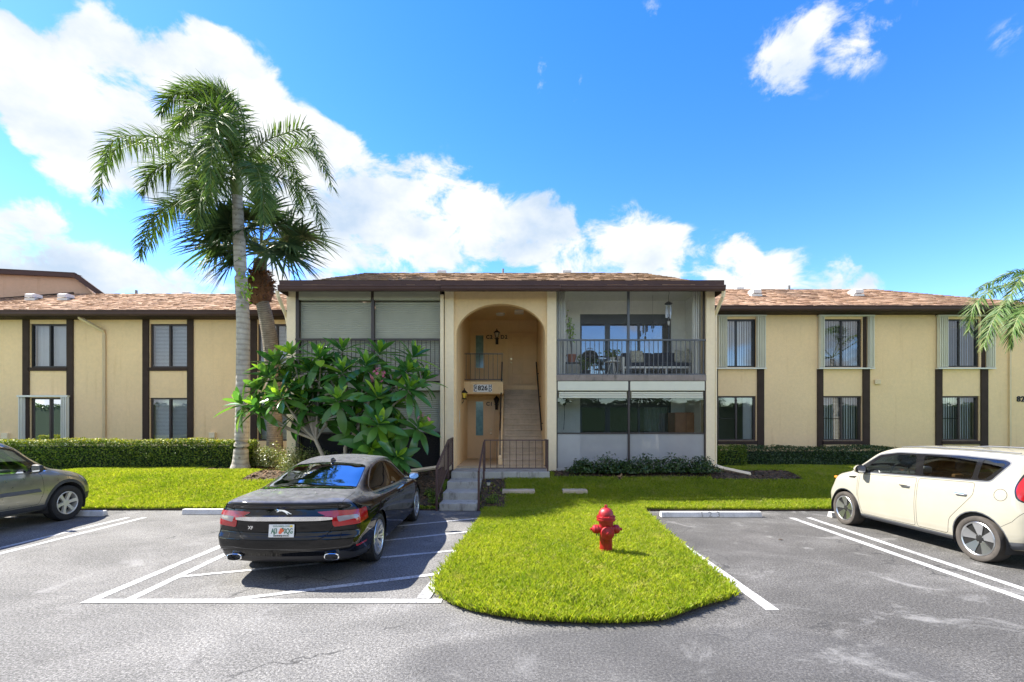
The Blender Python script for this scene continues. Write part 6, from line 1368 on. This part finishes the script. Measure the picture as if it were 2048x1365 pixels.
def seat(parent, x, y, z, mat, w=.48, back=.62, tilt=18):
    m = MB(); m.box(x - w/2, x + w/2, y - .25, y + .27, z, z + .16); o = m.build('seat', M[mat], parent, bevel=.05)
    m = MB(); a = R(tilt); c, s_ = math.cos(a), math.sin(a); V = []
    for (dy, dz) in ((0, 0), (.13, 0), (.10, back), (0, back)): V.append((dy, dz))
    pts = [(x - w/2, y - .25 + dy - dz * s_, z + .14 + dz * c) for dy, dz in V]; m.prism(pts, (w, 0, 0)); m.build('backrest', M[mat], o, bevel=.04)
    hy2, hz2 = y - .25 - (back + .02) * s_ + .05, z + .14 + (back + .02) * c; MB().box(x - .13, x + .13, hy2 - .05, hy2 + .06, hz2 + .03, hz2 + .2).build('headrest', M[mat], o, bevel=.045)
    return o
def mirror(parent, s, x, y, z, mat, w=.20, h=.13, d=.11, cap=None):
    m = MB(); V = []; n = 12
    for k, (t, q) in enumerate(((0, .82), (.25, 1.0), (.7, .85), (1, .45))):
        for i in range(n): a = 2*math.pi*i/n; cx_ = abs(math.cos(a)) ** .6 * math.copysign(1, math.cos(a)); sz_ = abs(math.sin(a)) ** .6 * math.copysign(1, math.sin(a)); V.append((s * (x + w/2) + w/2 * q * cx_, y + d * t, z + h/2 * q * sz_))
    m.add(V, [(k*n+i, k*n+(i+1) % n, (k+1)*n+(i+1) % n, (k+1)*n+i) for k in range(3) for i in range(n)] + [tuple(range(3*n, 4*n))]); o = m.build('door_mirror', M[mat], parent, smooth=True, auto=60)
    MB().poly([(v[0] * .98 + s * (x + w/2) * .02, y + .008, z + (v[2] - z) * .95) for v in V[:n]]).build('mirror_glass', M['chrome'], o)
    MB().box(min(s * (x - .10), s * (x + .06)), max(s * (x - .10), s * (x + .06)), y + .03, y + .08, z - h * .45, z - h * .2).build('mirror_arm', M[cap or mat], o); return o
def handle(parent, s, x, y, z, mat, L=.2):
    m = MB(); m.tube([(s * (x - .01), y - L/2, z), (s * (x + .028), y - L/2 + .03, z + .004), (s * (x + .03), y + L/2 - .03, z + .004), (s * (x - .01), y + L/2, z)], [.010, .012, .012, .010], 6); return m.build('door_handle', M[mat], parent, smooth=True)

# ---------------------------------------------------------------- black sedan
def black_sedan():
    root = thing('black_sedan', (-2.845, 6.98, 0), 'glossy black sedan parked nose-in beside the entry steps, tail facing the lane', 'car', world=False, rotz=R(.6))
    WB = 2.909; r = .343
    rows = [(-1.10,.27,.80,.885,.58,.862,.84,.80,.945,.70,.985,.998),(-.95,.25,.84,.91,.59,.885,.86,.80,.975,.69,1.025,1.045),(-.6,.21,.87,.932,.60,.908,.87,.79,1.0,.66,1.062,1.085),(-.3,.19,.885,.938,.60,.915,.88,.785,1.005,.645,1.085,1.112),(0,.18,.89,.939,.6,.916,.88,.78,1.0,.63,1.15,1.205),
            (.3,.18,.89,.937,.6,.914,.88,.78,.985,.615,1.235,1.30),(.6,.18,.89,.933,.6,.91,.875,.78,.97,.605,1.305,1.382),(1.0,.18,.89,.93,.6,.907,.87,.78,.96,.60,1.358,1.44),(1.4,.18,.89,.93,.6,.907,.87,.78,.95,.60,1.378,1.458),(1.8,.18,.89,.93,.6,.907,.87,.785,.945,.60,1.352,1.425),
            (2.2,.18,.89,.932,.6,.908,.865,.79,.94,.635,1.20,1.265),(2.6,.18,.89,.935,.6,.91,.855,.80,.93,.70,.985,1.04),(2.85,.18,.89,.935,.59,.905,.83,.79,.895,.70,.94,.985),(3.3,.19,.86,.925,.57,.88,.77,.76,.83,.64,.875,.915),(3.65,.21,.80,.89,.52,.83,.69,.70,.745,.56,.785,.82),(3.84,.24,.72,.80,.48,.75,.60,.62,.65,.48,.69,.72)]
    def rear(x, z):
        ax = abs(x) / .92; b = .20 * ax ** 2.6
        t = .05 * smooth(.56, .63, z) + .035 * smooth(.74, .98, z) - .05 * smooth(.92, 1.0, z) + .06 * (1 - smooth(.30, .46, z))
        return float(b + t)
    def front(x, z): return float(.30 * (abs(x) / .9) ** 2.2 + .08 * smooth(.5, .8, z))
    bm = car_shell(rows, rear, front, .07)
    # wheel openings
    for s in (1, -1):
        for yy in (0, WB):
            setmat(cut(bm, circle(yy, r + .005, r + .062), (1, 2), side(s)), 0); fs = cut(bm, circle(yy, r + .005, r + .045), (1, 2), side(s)); bmesh.ops.delete(bm, geom=fs, context='FACES')
    top = lambda y0, y1: (lambda f: f.normal.z > .22 and y0 < f.calc_center_median().y < y1)
    rw = rnd([(-.66,-.36),(.66,-.36),(.545,.63),(-.545,.63)], .13, 5)
    rw = [(x, y - .07 * (1 - (x / .66) ** 2)) for x, y in rw]
    setmat(cut(bm, grow(rw, .012), (0, 1), top(-.6, .9)), 2); extract(bm, cut(bm, rw, (0, 1), top(-.6, .9)), 'rear_window', M['glass_rear'], root, -.003)
    ws_ = rnd([(-.66,2.50),(.66,2.50),(.55,1.80),(-.55,1.80)], .08, 4); extract(bm, cut(bm, ws_, (0, 1), top(1.6, 2.8)), 'windshield', M['glass_tint'], root, -.003)
    f_poly = [(1.30,.955),(2.42,.948),(2.14,1.10),(1.80,1.255),(1.55,1.315),(1.30,1.34)]; r_poly = [(.36,.985),(1.25,.957),(1.25,1.34),(.95,1.325),(.62,1.265),(.30,1.13),(.16,1.035),(.18,.995)]
    q_poly = [(.20,1.0),(.36,.99),(.50,1.19),(.34,1.135),(.20,1.06)]
    for s in (1, -1):
        ff = side(s, nz=.92); allp = rnd([(.12,.985),(1.27,.945),(2.46,.935),(2.16,1.105),(1.82,1.27),(1.55,1.332),(1.27,1.36),(.95,1.342),(.60,1.282),(.27,1.14),(.10,1.045)], .06, 4)
        setmat(cut(bm, grow(allp, .022), (1, 2), ff), 3); setmat(cut(bm, allp, (1, 2), ff), 2)
        for poly in (f_poly, r_poly): extract(bm, cut(bm, rnd(poly, .05, 4), (1, 2), ff), 'side_window', M['glass_tint'], root, -.003)
        # doors with a shut line
        for (dp, hy2) in (([(1.24,.20),(2.36,.20),(2.46,.60),(2.42,.90),(1.24,.92)], 1.42), ([(.52,.20),(1.21,.20),(1.21,.92),(.20,.955),(.30,.70),(.46,.52)], .42)):
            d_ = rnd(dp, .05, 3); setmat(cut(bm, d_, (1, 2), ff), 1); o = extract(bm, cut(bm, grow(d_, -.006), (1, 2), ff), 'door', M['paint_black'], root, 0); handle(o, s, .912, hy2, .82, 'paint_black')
        seam(bm, [(-.78,1.0),(-.55,.985)], (1, 2), ff)
        setmat(cut(bm, [(.62,.20),(2.42,.19),(2.42,.255),(.62,.265)], (1, 2), ff), 4)
    # boot lid shut lines (seen from above and behind)
    back = lambda f: f.normal.y < -.25 and f.calc_center_median().y < -.6
    for s in (1, -1):
        seam(bm, [(s*.70,-.42),(s*.715,-.7),(s*.69,-1.05)], (0, 1), top(-1.3, -.3), .008); seam(bm, [(s*.655,.99),(s*.64,.86),(s*.60,.70),(s*.52,.585),(s*.42,.55)], (0, 2), back, .009)
    seam(bm, [(-.42,.55),(.42,.55)], (0, 2), back, .009)
    setmat(cut(bm, [(-.95,.24),(.95,.24),(.95,.33),(.72,.395),(.5,.345),(-.5,.345),(-.72,.395),(-.95,.33)], (0, 2), lambda f: f.calc_center_median().y < -.45 and abs(f.normal.z) < .97), 4)
    # tail lamps wrap round the corner
    yb_ = lambda f: f.calc_center_median().y < -.55
    for s in (1, -1):
        fl = (lambda s: lambda f: f.calc_center_median().x * s > .3 and f.calc_center_median().y < -.60 and f.normal.z < .75)(s)
        lamp = rnd([(s*.40,.885),(s*.62,.895),(s*.98,.885),(s*.98,.80),(s*.90,.715),(s*.60,.695),(s*.585,.80)], .03, 3); lamp_fs = cut(bm, lamp, (0, 2), fl)
        setmat(lamp_fs, 5); 
        inner = rnd([(s*.635,.825),(s*.86,.835),(s*.88,.79),(s*.66,.755)], .02, 3); setmat(cut(bm, inner, (0, 2), fl), 6)
        fs = [f for f in bm.faces if f.material_index in (5, 6) and f.calc_center_median().x * s > 0]
        o = extract(bm, [f for f in fs if f.material_index == 5], 'tail_lamp', M['lens_red'], root, .006); c = extract(bm, [f for f in bm.faces if f.is_valid and f.material_index == 6 and f.calc_center_median().x * s > 0], 'lamp_lens', M['lens_clear'], o, .004)
        setmat(cut(bm, rnd([(s*.86,.43),(s*.95,.43),(s*.95,.455),(s*.86,.455)], .008, 2), (0, 2), fl), 5)
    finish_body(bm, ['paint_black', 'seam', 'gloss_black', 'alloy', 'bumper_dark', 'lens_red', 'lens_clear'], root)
    Y = lambda x, z, d=0: -1.10 + rear(x, z) - d
    # chrome bar over the plate
    m = MB(); n = 30; V = []
    for i in range(n + 1):
        x = -.60 + 1.20 * i / n; e = 1 - (abs(x) / .60) ** 6 * .5; zc = .806 + .006 * (1 - (x/.6)**2)
        for (dz, d) in ((-.036*e, -.002), (-.030*e, .022), (.024*e, .034), (.034*e, .004)): V.append((x, Y(x, zc + dz, d), zc + dz))
    m.add(V, [(4*i+j, 4*i+j+1, 4*i+j+5, 4*i+j+4) for i in range(n) for j in range(3)] + [(0,1,2,3), (4*n, 4*n+1, 4*n+2, 4*n+3)]); m.build('boot_trim', M['chrome'], root, smooth=True, auto=60)
    # number plate
    pl_ = MB().box(-.155, .155, -.006, .0, -.078, .078).build('license_plate', M['plate_white'], root, (0, Y(0, .66, .022), .665), (R(-7), 0, 0), bevel=.004)
    rot = (R(90), 0, 0); link('lettering', text_mesh('AJ3', .078, .0008, .92, .001), M['plate_green'], pl_, (-.086, -.009, -.004), rot, (.72, 1.15, 1)); link('lettering', text_mesh('0QG', .078, .0008, .92, .001), M['plate_green'], pl_, (.086, -.009, -.004), rot, (.72, 1.15, 1))
    link('lettering', text_mesh('MYFLORIDA.COM', .026, .0008, 1.0), M['plate_green'], pl_, (0, -.009, .056), rot); link('lettering', text_mesh('SUNSHINE STATE', .024, .0008, 1.0, .0006), M['ink'], pl_, (0, -.009, -.060), rot)
    MB().lathe([(.001, -.010), (.026, -.010), (.026, -.006)], 16, 'y', (.004, 0, .008)).build('plate_emblem', M['plate_orange'], pl_); MB().lathe([(.001, -.0105), (.020, -.0105), (.020, -.006)], 14, 'y', (-.012, 0, -.018)).build('plate_emblem', M['plate_orange'], pl_); MB().lathe([(.001, -.0108), (.010, -.0108), (.010, -.006)], 10, 'y', (.018, 0, .03)).build('plate_emblem', M['plate_green'], pl_); MB().box(.105, .135, -.0085, -.006, .045, .068).build('plate_sticker', M['lamp_yellow'], pl_)
    # leaping cat emblem and badge
    cat = [(-.105,.030),(-.085,.034),(-.06,.026),(-.02,.030),(.02,.020),(.06,.004),(.10,-.022),(.125,-.030),(.10,-.030),(.07,-.016),(.05,-.012),(.075,-.034),(.06,-.034),(.03,-.010),(-.01,.004),(-.04,.006),(-.065,-.006),(-.085,-.004),(-.07,.004),(-.06,.012),(-.09,.014),(-.108,.018)]
    zc = .895; MB().prism([(x * .95, Y(x, zc + z, .004), zc + z * .95) for x, z in cat], (0, -.010, 0)).build('emblem', M['chrome'], root)
    link('badge', text_mesh('XF', .055, .003, 1.1, .002), M['chrome'], root, (-.40, Y(.40, .70, .004), .695), (R(90), 0, R(-10)))
    # exhausts
    for s in (1, -1):
        n = 24; V = []; x0, z0 = s * .60, .335
        for (q, d) in ((1.0, .03), (1.06, -.045), (.92, -.05), (.86, .06)):
            for i in range(n): a = 2*math.pi*i/n; V.append((x0 + .088*q*math.copysign(abs(math.cos(a))**.7, math.cos(a)), Y(.6, .36) + d, z0 + .040*q*math.copysign(abs(math.sin(a))**.7, math.sin(a))))
        m = MB(); m.add(V, [(k*n+i, k*n+(i+1) % n, (k+1)*n+(i+1) % n, (k+1)*n+i) for k in range(3) for i in range(n)]); m.build('exhaust', M['chrome'], root, smooth=True, auto=40); MB().poly([V[3*n+i] for i in range(n)]).build('exhaust_bore', M['seam'], bpy.data.objects[root.children[-1].name])
    # antenna fin, mirrors, wheels, interior
    MB().prism([(-.018, .60, 1.375), (-.018, .78, 1.40), (-.018, .70, 1.445), (-.018, .62, 1.44)], (.036, 0, 0)).build('antenna', M['gloss_black'], root, bevel=.012)
    for s in (1, -1): mirror(root, s, .90, 2.12, 1.0, 'paint_black', .21, .13)
    for yy in (0, WB):
        for s in (1, -1): wheel(root, s * .80, yy, r, .245, .252, 'multi', s=s, steer=R(0)); arch_liner(root, s, yy, r, r + .05, .90, .45)
    MB().box(-.74, .74, -.35, 2.7, .32, .88).build('cabin_floor', M['cabin'], root, bevel=.03); 
    for x in (-.38, .38): seat(root, x, 1.5, .40, 'cabin', .48, .52)
    seat(root, -.36, .62, .40, 'cabin', .62, .42); seat(root, .36, .62, .40, 'cabin', .62, .42); MB().box(-.62, .62, -.32, .22, .9, 1.0).build('parcel_shelf', M['cabin'], root)
    m = MB(); m.lathe([(.175, -.014), (.175, .014), (.188, .014), (.188, -.014)], 30, 'y', (-.38, 2.02, .90), True); m.build('steering_wheel', M['cabin'], root)
    return root
black_sedan()

# ---------------------------------------------------------------- cream boxy hatchback
def cream_hatch():
    root = thing('cream_hatchback', (7.60, 6.98, 0), 'cream boxy hatchback parked nose-in with black and silver wheels', 'car', world=False, rotz=R(3.2))
    WB = 2.57; r = .326
    rows = [(-.75,.30,.76,.83,.66,.83,.94,.80,1.10,.68,1.44,1.50),(-.62,.27,.80,.875,.66,.868,.97,.832,1.14,.71,1.49,1.555),(-.35,.23,.83,.90,.66,.885,.98,.845,1.155,.715,1.51,1.585),(0,.21,.84,.902,.64,.886,.97,.845,1.15,.715,1.52,1.602),(.6,.20,.845,.90,.62,.883,.96,.845,1.125,.715,1.525,1.612),(1.1,.20,.845,.90,.62,.883,.95,.845,1.105,.71,1.525,1.612),
            (1.6,.20,.845,.90,.62,.883,.94,.845,1.09,.70,1.505,1.60),(1.95,.20,.845,.90,.62,.883,.94,.845,1.075,.695,1.43,1.53),(2.3,.20,.845,.90,.62,.883,.93,.842,1.06,.71,1.23,1.31),(2.6,.20,.845,.90,.62,.883,.92,.83,1.02,.73,1.06,1.12),(2.85,.21,.83,.89,.60,.87,.89,.80,.98,.69,1.02,1.065),(3.2,.24,.78,.85,.57,.82,.83,.74,.91,.61,.955,.995),(3.39,.28,.70,.77,.53,.74,.73,.66,.80,.53,.84,.87)]
    def rear(x, z): return float(.16 * (abs(x) / .85) ** 3 + .05 * smooth(.7, 1.0, z) + .10 * smooth(1.0, 1.6, z) + .05 * (1 - smooth(.3, .5, z)))
    def front(x, z): return float(.34 * (abs(x) / .85) ** 2.4 + .10 * smooth(.55, .85, z))
    bm = car_shell(rows, rear, front, .10)
    for s in (1, -1):
        for yy in (0, WB):
            ff = side(s); setmat(cut(bm, circle(yy, r + .012, r + .085), (1, 2), ff), 0); setmat(cut(bm, circle(yy, r + .012, r + .06), (1, 2), ff), 2); bmesh.ops.delete(bm, geom=cut(bm, circle(yy, r + .012, r + .045), (1, 2), ff), context='FACES')
    topf = lambda y0, y1: (lambda f: f.normal.z > .18 and f.normal.y > -.1 and y0 < f.calc_center_median().y < y1)
    ws_ = rnd([(-.69,2.56),(.69,2.56),(.63,1.86),(-.63,1.86)], .06, 4); extract(bm, cut(bm, ws_, (0, 1), topf(1.7, 2.8)), 'windshield', M['glass_car'], root, -.003)
    bk = lambda f: f.normal.y < -.4; rwp = rnd([(-.58,1.12),(.58,1.12),(.54,1.42),(-.54,1.42)], .08, 4); extract(bm, cut(bm, rwp, (0, 2), bk), 'rear_window', M['glass_privacy'], root, -.003)
    for s in (1, -1):
        ff = side(s, nz=.93); band = rnd([(-.13,1.17),(1.06,1.125),(2.42,1.075),(1.90,1.415),(1.5,1.48),(.4,1.50),(-.26,1.475),(-.34,1.44)], .05, 4)
        setmat(cut(bm, grow(band, .02), (1, 2), ff), 7); setmat(cut(bm, band, (1, 2), ff), 5)
        for poly, g_ in (([(1.06,1.145),(2.18,1.105),(1.85,1.375),(1.48,1.445),(1.12,1.46)], 'glass_car'), ([(.13,1.18),(.92,1.15),(.97,1.462),(.11,1.478)], 'glass_privacy'), ([(-.06,1.195),(.05,1.185),(.03,1.475),(-.22,1.458),(-.29,1.43)], 'glass_privacy')):
            extract(bm, cut(bm, rnd(poly, .045, 4), (1, 2), ff), 'side_window', M[g_], root, -.003)
        for dp, hy2 in (([(1.02,.30),(2.15,.30),(2.22,.60),(2.20,1.045),(1.00,1.095)], 1.20), ([(.46,.30),(.99,.30),(.975,1.095),(.06,1.13),(.06,.95),(.22,.76),(.42,.54)], .24)):
            d_ = rnd(dp, .05, 3); setmat(cut(bm, d_, (1, 2), ff), 1); o = extract(bm, cut(bm, grow(d_, -.008), (1, 2), ff), 'door', M['paint_cream'], root); handle(o, s, .882, hy2, .94, 'chrome', .20)
        setmat(cut(bm, [(.30,.20),(2.28,.20),(2.28,.295),(.30,.285)], (1, 2), ff), 2)
        setmat(cut(bm, [(-.76,.26),(-.30,.26),(-.33,.36),(-.76,.42)], (1, 2), side(s)), 2)
        cap = circle(-.30, 1.0, .085, 20)
        if s < 0: setmat(cut(bm, cap, (1, 2), ff), 1); setmat(cut(bm, circle(-.30, 1.0, .077, 20), (1, 2), ff), 0)
        seam(bm, [(2.24,.62),(2.24,1.04)], (1, 2), ff, .008); seam(bm, [(-.31,.56),(-.45,.66),(-.56,.80)], (1, 2), ff, .006)
        setmat(cut(bm, [(2.27,.99),(2.47,.97),(2.45,.945),(2.31,.947)], (1, 2), ff), 5)
        # tail lamp on the rear quarter
        fl = (lambda s: lambda f: f.calc_center_median().x * s > .4 and f.calc_center_median().y < -.34)(s); lp = rnd([(-.98,.88),(-.50,.95),(-.46,1.12),(-.53,1.36),(-.98,1.42)], .07, 4); setmat(cut(bm, grow(lp, .02), (1, 2), fl), 5); lf = cut(bm, lp, (1, 2), fl); o = extract(bm, lf, 'tail_lamp', M['lens_red'], root, .006)
        # head lamp
        fh = (lambda s: lambda f: f.calc_center_median().x * s > .30 and f.calc_center_median().y > 2.7)(s); hp = rnd([(2.92,.93),(3.42,.87),(3.42,.75),(3.16,.77),(2.98,.85)], .04, 3); o = extract(bm, cut(bm, hp, (1, 2), fh), 'head_lamp', M['lens_clear'], root, .004)
        if o: MB().tube([(s * .715, 2.97, .895), (s * .70, 3.06, .89)], .026, 8).build('indicator', M['lens_amber'], o, smooth=True)
    setmat(cut(bm, [(-.6,.30),(.6,.30),(.55,.52),(-.55,.52)], (0, 2), lambda f: f.normal.y > .5), 5)
    finish_body(bm, ['paint_cream', 'seam_soft', 'cladding_grey', 'chrome', 'lens_red', 'gloss_black', 'seam', 'cladding_grey'], root)
    for s in (1, -1):
        mirror(root, s, .87, 2.02, 1.14, 'gloss_black', .20, .15, .05); mirror_cap = MB(); V = []; n = 14
        for (t, q) in ((.04, 1.04), (.08, 1.0), (.14, .62)):
            for i in range(n): a = 2*math.pi*i/n; V.append((s * .97 + .104 * q * math.cos(a), 2.02 + t, 1.14 + .078 * q * math.sin(a)))
        mirror_cap.add(V, [(k*n+i, k*n+(i+1) % n, (k+1)*n+(i+1) % n, (k+1)*n+i) for k in range(2) for i in range(n)] + [tuple(range(2*n, 3*n))]); mirror_cap.build('mirror_cap', M['paint_cream'], bpy.data.objects[root.children[-1].name] if False else root, smooth=True, auto=60)
    for yy in (0, WB):
        for s in (1, -1): wheel(root, s * .785, yy, r, .235, .238, 'blade', 'tyre_dusty', s, R(-4) if yy else 0); arch_liner(root, s, yy, r, r + .05, .88, .45)
    # roof rails and rear spoiler
    for s in (1, -1): MB().tube([(s*.62, 1.55, 1.575), (s*.63, 1.2, 1.60), (s*.635, .3, 1.60), (s*.63, -.35, 1.575)], [.008, .012, .012, .008], 6).build('roof_rail', M['cladding_grey'], root, smooth=True)
    MB().prism([(-.60, -.48, 1.58), (-.60, -.80, 1.545), (-.60, -.78, 1.515), (-.60, -.50, 1.53)], (1.2, 0, 0)).build('spoiler', M['paint_cream'], root, bevel=.012)
    # interior
    MB().box(-.76, .76, -.45, 2.4, .34, .62).build('cabin_floor', M['cabin'], root, bevel=.03); 
    for s in (1, -1): MB().box(s*.80, s*.83, -.45, 2.35, .5, 1.06).build('door_card', M['cabin'], root)
    MB().box(-.74, .74, 2.05, 2.5, .62, 1.07).build('dashboard', M['cabin'], root, bevel=.06)
    for x in (-.36, .36): seat(root, x, 1.32, .52, 'seat_brown', .5, .54, 14); seat(root, x, .42, .52, 'seat_brown', .6, .48, 20)
    m = MB(); m.lathe([(.165, -.015), (.165, .015), (.185, .015), (.185, -.015)], 30, 'y', (-.36, 1.88, 1.08), True); m.build('steering_wheel', M['cabin'], root); MB().tube([(-.36, 1.88, 1.08), (-.36, 2.1, .90)], .03, 8).build('steering_column', M['cabin'], root)
    MB().box(-.66, -.50, .55, .62, 1.14, 1.20).build('headrest_pad', M['seat_tan'], root, bevel=.02); MB().box(-.1, .1, 1.92, 1.94, 1.38, 1.45).build('rear_mirror', M['cabin'], root, bevel=.01)
    m = MB().box(.22, .42, 2.02, 2.2, 1.06, 1.19); m.build('dash_bag', M['white_plastic'], root, bevel=.04)
    return root
cream_hatch()

# ---------------------------------------------------------------- champagne crossover wagon
def champagne_wagon():
    root = thing('champagne_wagon', (-10.13, 7.08, 0), 'champagne green crossover wagon with grey wheel arch cladding, only its nose end in view', 'car', world=False, rotz=R(-.5))
    WB = 2.857; r = .36
    rows = [(-1.0,.36,.78,.86,.66,.85,.92,.80,1.08,.68,1.55,1.62),(-.8,.32,.83,.91,.66,.90,.95,.85,1.10,.71,1.62,1.69),(-.3,.28,.86,.945,.66,.93,.96,.87,1.10,.72,1.65,1.73),(.4,.26,.87,.948,.64,.932,.95,.87,1.09,.72,1.66,1.745),(1.2,.26,.87,.948,.64,.932,.94,.87,1.075,.71,1.655,1.745),(1.7,.26,.87,.948,.64,.932,.93,.868,1.065,.70,1.62,1.71),(2.0,.26,.87,.948,.64,.932,.93,.866,1.06,.69,1.52,1.61),(2.35,.26,.87,.948,.64,.932,.92,.862,1.045,.71,1.27,1.36),(2.7,.26,.87,.948,.64,.932,.91,.85,1.02,.74,1.08,1.14),(3.0,.27,.86,.945,.63,.925,.89,.83,.98,.70,1.03,1.075),(3.4,.29,.82,.92,.60,.89,.84,.78,.92,.64,.96,.995),(3.65,.32,.77,.87,.58,.83,.78,.72,.86,.58,.895,.925),(3.78,.34,.70,.79,.55,.75,.72,.66,.79,.54,.82,.845)]
    def rear(x, z): return float(.14 * (abs(x) / .9) ** 3 + .06 * smooth(.9, 1.6, z))
    def front(x, z): return float(.36 * (abs(x) / .9) ** 2.6 + .10 * smooth(.6, .9, z))
    bm = car_shell(rows, rear, front, .09)
    for s in (1, -1):
        ff = side(s)
        setmat(cut(bm, [(.45,.24),(2.46,.24),(2.46,.40),(.45,.40)], (1, 2), ff), 2); setmat(cut(bm, [(3.20,.28),(3.90,.28),(3.90,.56),(3.27,.52)], (1, 2), lambda f, s=s: f.calc_center_median().x * s > .2 and f.calc_center_median().y > 3.0), 2); setmat(cut(bm, [(2.40,.24),(2.62,.24),(2.62,.52),(2.46,.44)], (1, 2), ff), 2)
        for yy in (0, WB): setmat(cut(bm, circle(yy, r + .02, r + .115), (1, 2), ff), 2); bmesh.ops.delete(bm, geom=cut(bm, circle(yy, r + .02, r + .05), (1, 2), ff), context='FACES')
    topf = lambda y0, y1: (lambda f: f.normal.z > .18 and f.normal.y > -.1 and y0 < f.calc_center_median().y < y1)
    extract(bm, cut(bm, rnd([(-.70,2.66),(.70,2.66),(.63,1.92),(-.63,1.92)], .06, 4), (0, 1), topf(1.7, 2.9)), 'windshield', M['glass_car'], root, -.003)
    for s in (1, -1):
        ff = side(s, nz=.93); band = rnd([(-.6,1.15),(1.1,1.105),(2.52,1.07),(1.98,1.50),(1.6,1.59),(.4,1.63),(-.62,1.60)], .05, 4); setmat(cut(bm, grow(band, .022), (1, 2), ff), 3); setmat(cut(bm, band, (1, 2), ff), 5)
        for poly, g_ in (([(1.14,1.12),(2.36,1.082),(1.94,1.47),(1.56,1.56),(1.16,1.59)], 'glass_car'), ([(.06,1.145),(1.04,1.125),(1.06,1.59),(.08,1.605)], 'glass_car'), ([(-.54,1.175),(-.04,1.155),(-.02,1.60),(-.56,1.57)], 'glass_privacy')): extract(bm, cut(bm, rnd(poly, .045, 4), (1, 2), ff), 'side_window', M[g_], root, -.003)
        for dp, hy2 in (([(1.10,.42),(2.26,.42),(2.34,.66),(2.32,1.03),(1.08,1.075)], 1.26), ([(.55,.42),(1.07,.42),(1.055,1.075),(.02,1.11),(.10,.92),(.45,.60)], .22)):
            d_ = rnd(dp, .05, 3); setmat(cut(bm, d_, (1, 2), ff), 1); o = extract(bm, cut(bm, grow(d_, -.006), (1, 2), ff), 'door', M['paint_champagne'], root); handle(o, s, .932, hy2, .94, 'paint_champagne', .22)
            MB().prism([(s * .945, y, z) for y, z in ((dp[0][0] + .03, .655), (dp[1][0] + .03, .665), (dp[1][0] - .02, .735), (dp[0][0] + .03, .725))], (s * .022, 0, 0)).build('side_moulding', M['cladding_grey'], o, bevel=.008)
        fh = lambda f, s=s: f.calc_center_median().x * s > .30 and f.calc_center_median().y > 2.9
        o = extract(bm, cut(bm, rnd([(3.18,.90),(3.8,.82),(3.8,.70),(3.40,.72),(3.24,.80)], .04, 3), (1, 2), fh), 'head_lamp', M['lens_clear'], root, .004)
    finish_body(bm, ['paint_champagne', 'seam', 'cladding', 'chrome', 'lens_red', 'gloss_black'], root)
    for s in (1, -1): mirror(root, s, .90, 2.10, 1.13, 'black_plastic', .22, .16)
    for yy in (0, WB):
        for s in (1, -1): wheel(root, s * .82, yy, r, .24, .232, 'six', s=s); arch_liner(root, s, yy, r, r + .06, .92, .45)
    MB().box(-.78, .78, -.6, 2.5, .36, .7).build('cabin_floor', M['cabin'], root, bevel=.03); MB().box(-.76, .76, 2.15, 2.62, .7, 1.07).build('dashboard', M['cabin'], root, bevel=.06)
    for s in (1, -1): MB().box(s*.82, s*.86, -.6, 2.45, .5, 1.05).build('door_card', M['cabin_light'], root)
    for x in (-.38, .38): seat(root, x, 1.36, .60, 'cabin_light', .52, .62, 14); seat(root, x, .42, .60, 'cabin_light', .6, .6, 20)
    m = MB(); m.lathe([(.17, -.015), (.17, .015), (.19, .015), (.19, -.015)], 30, 'y', (-.38, 1.95, 1.05), True); m.build('steering_wheel', M['cabin'], root)
    return root
champagne_wagon()
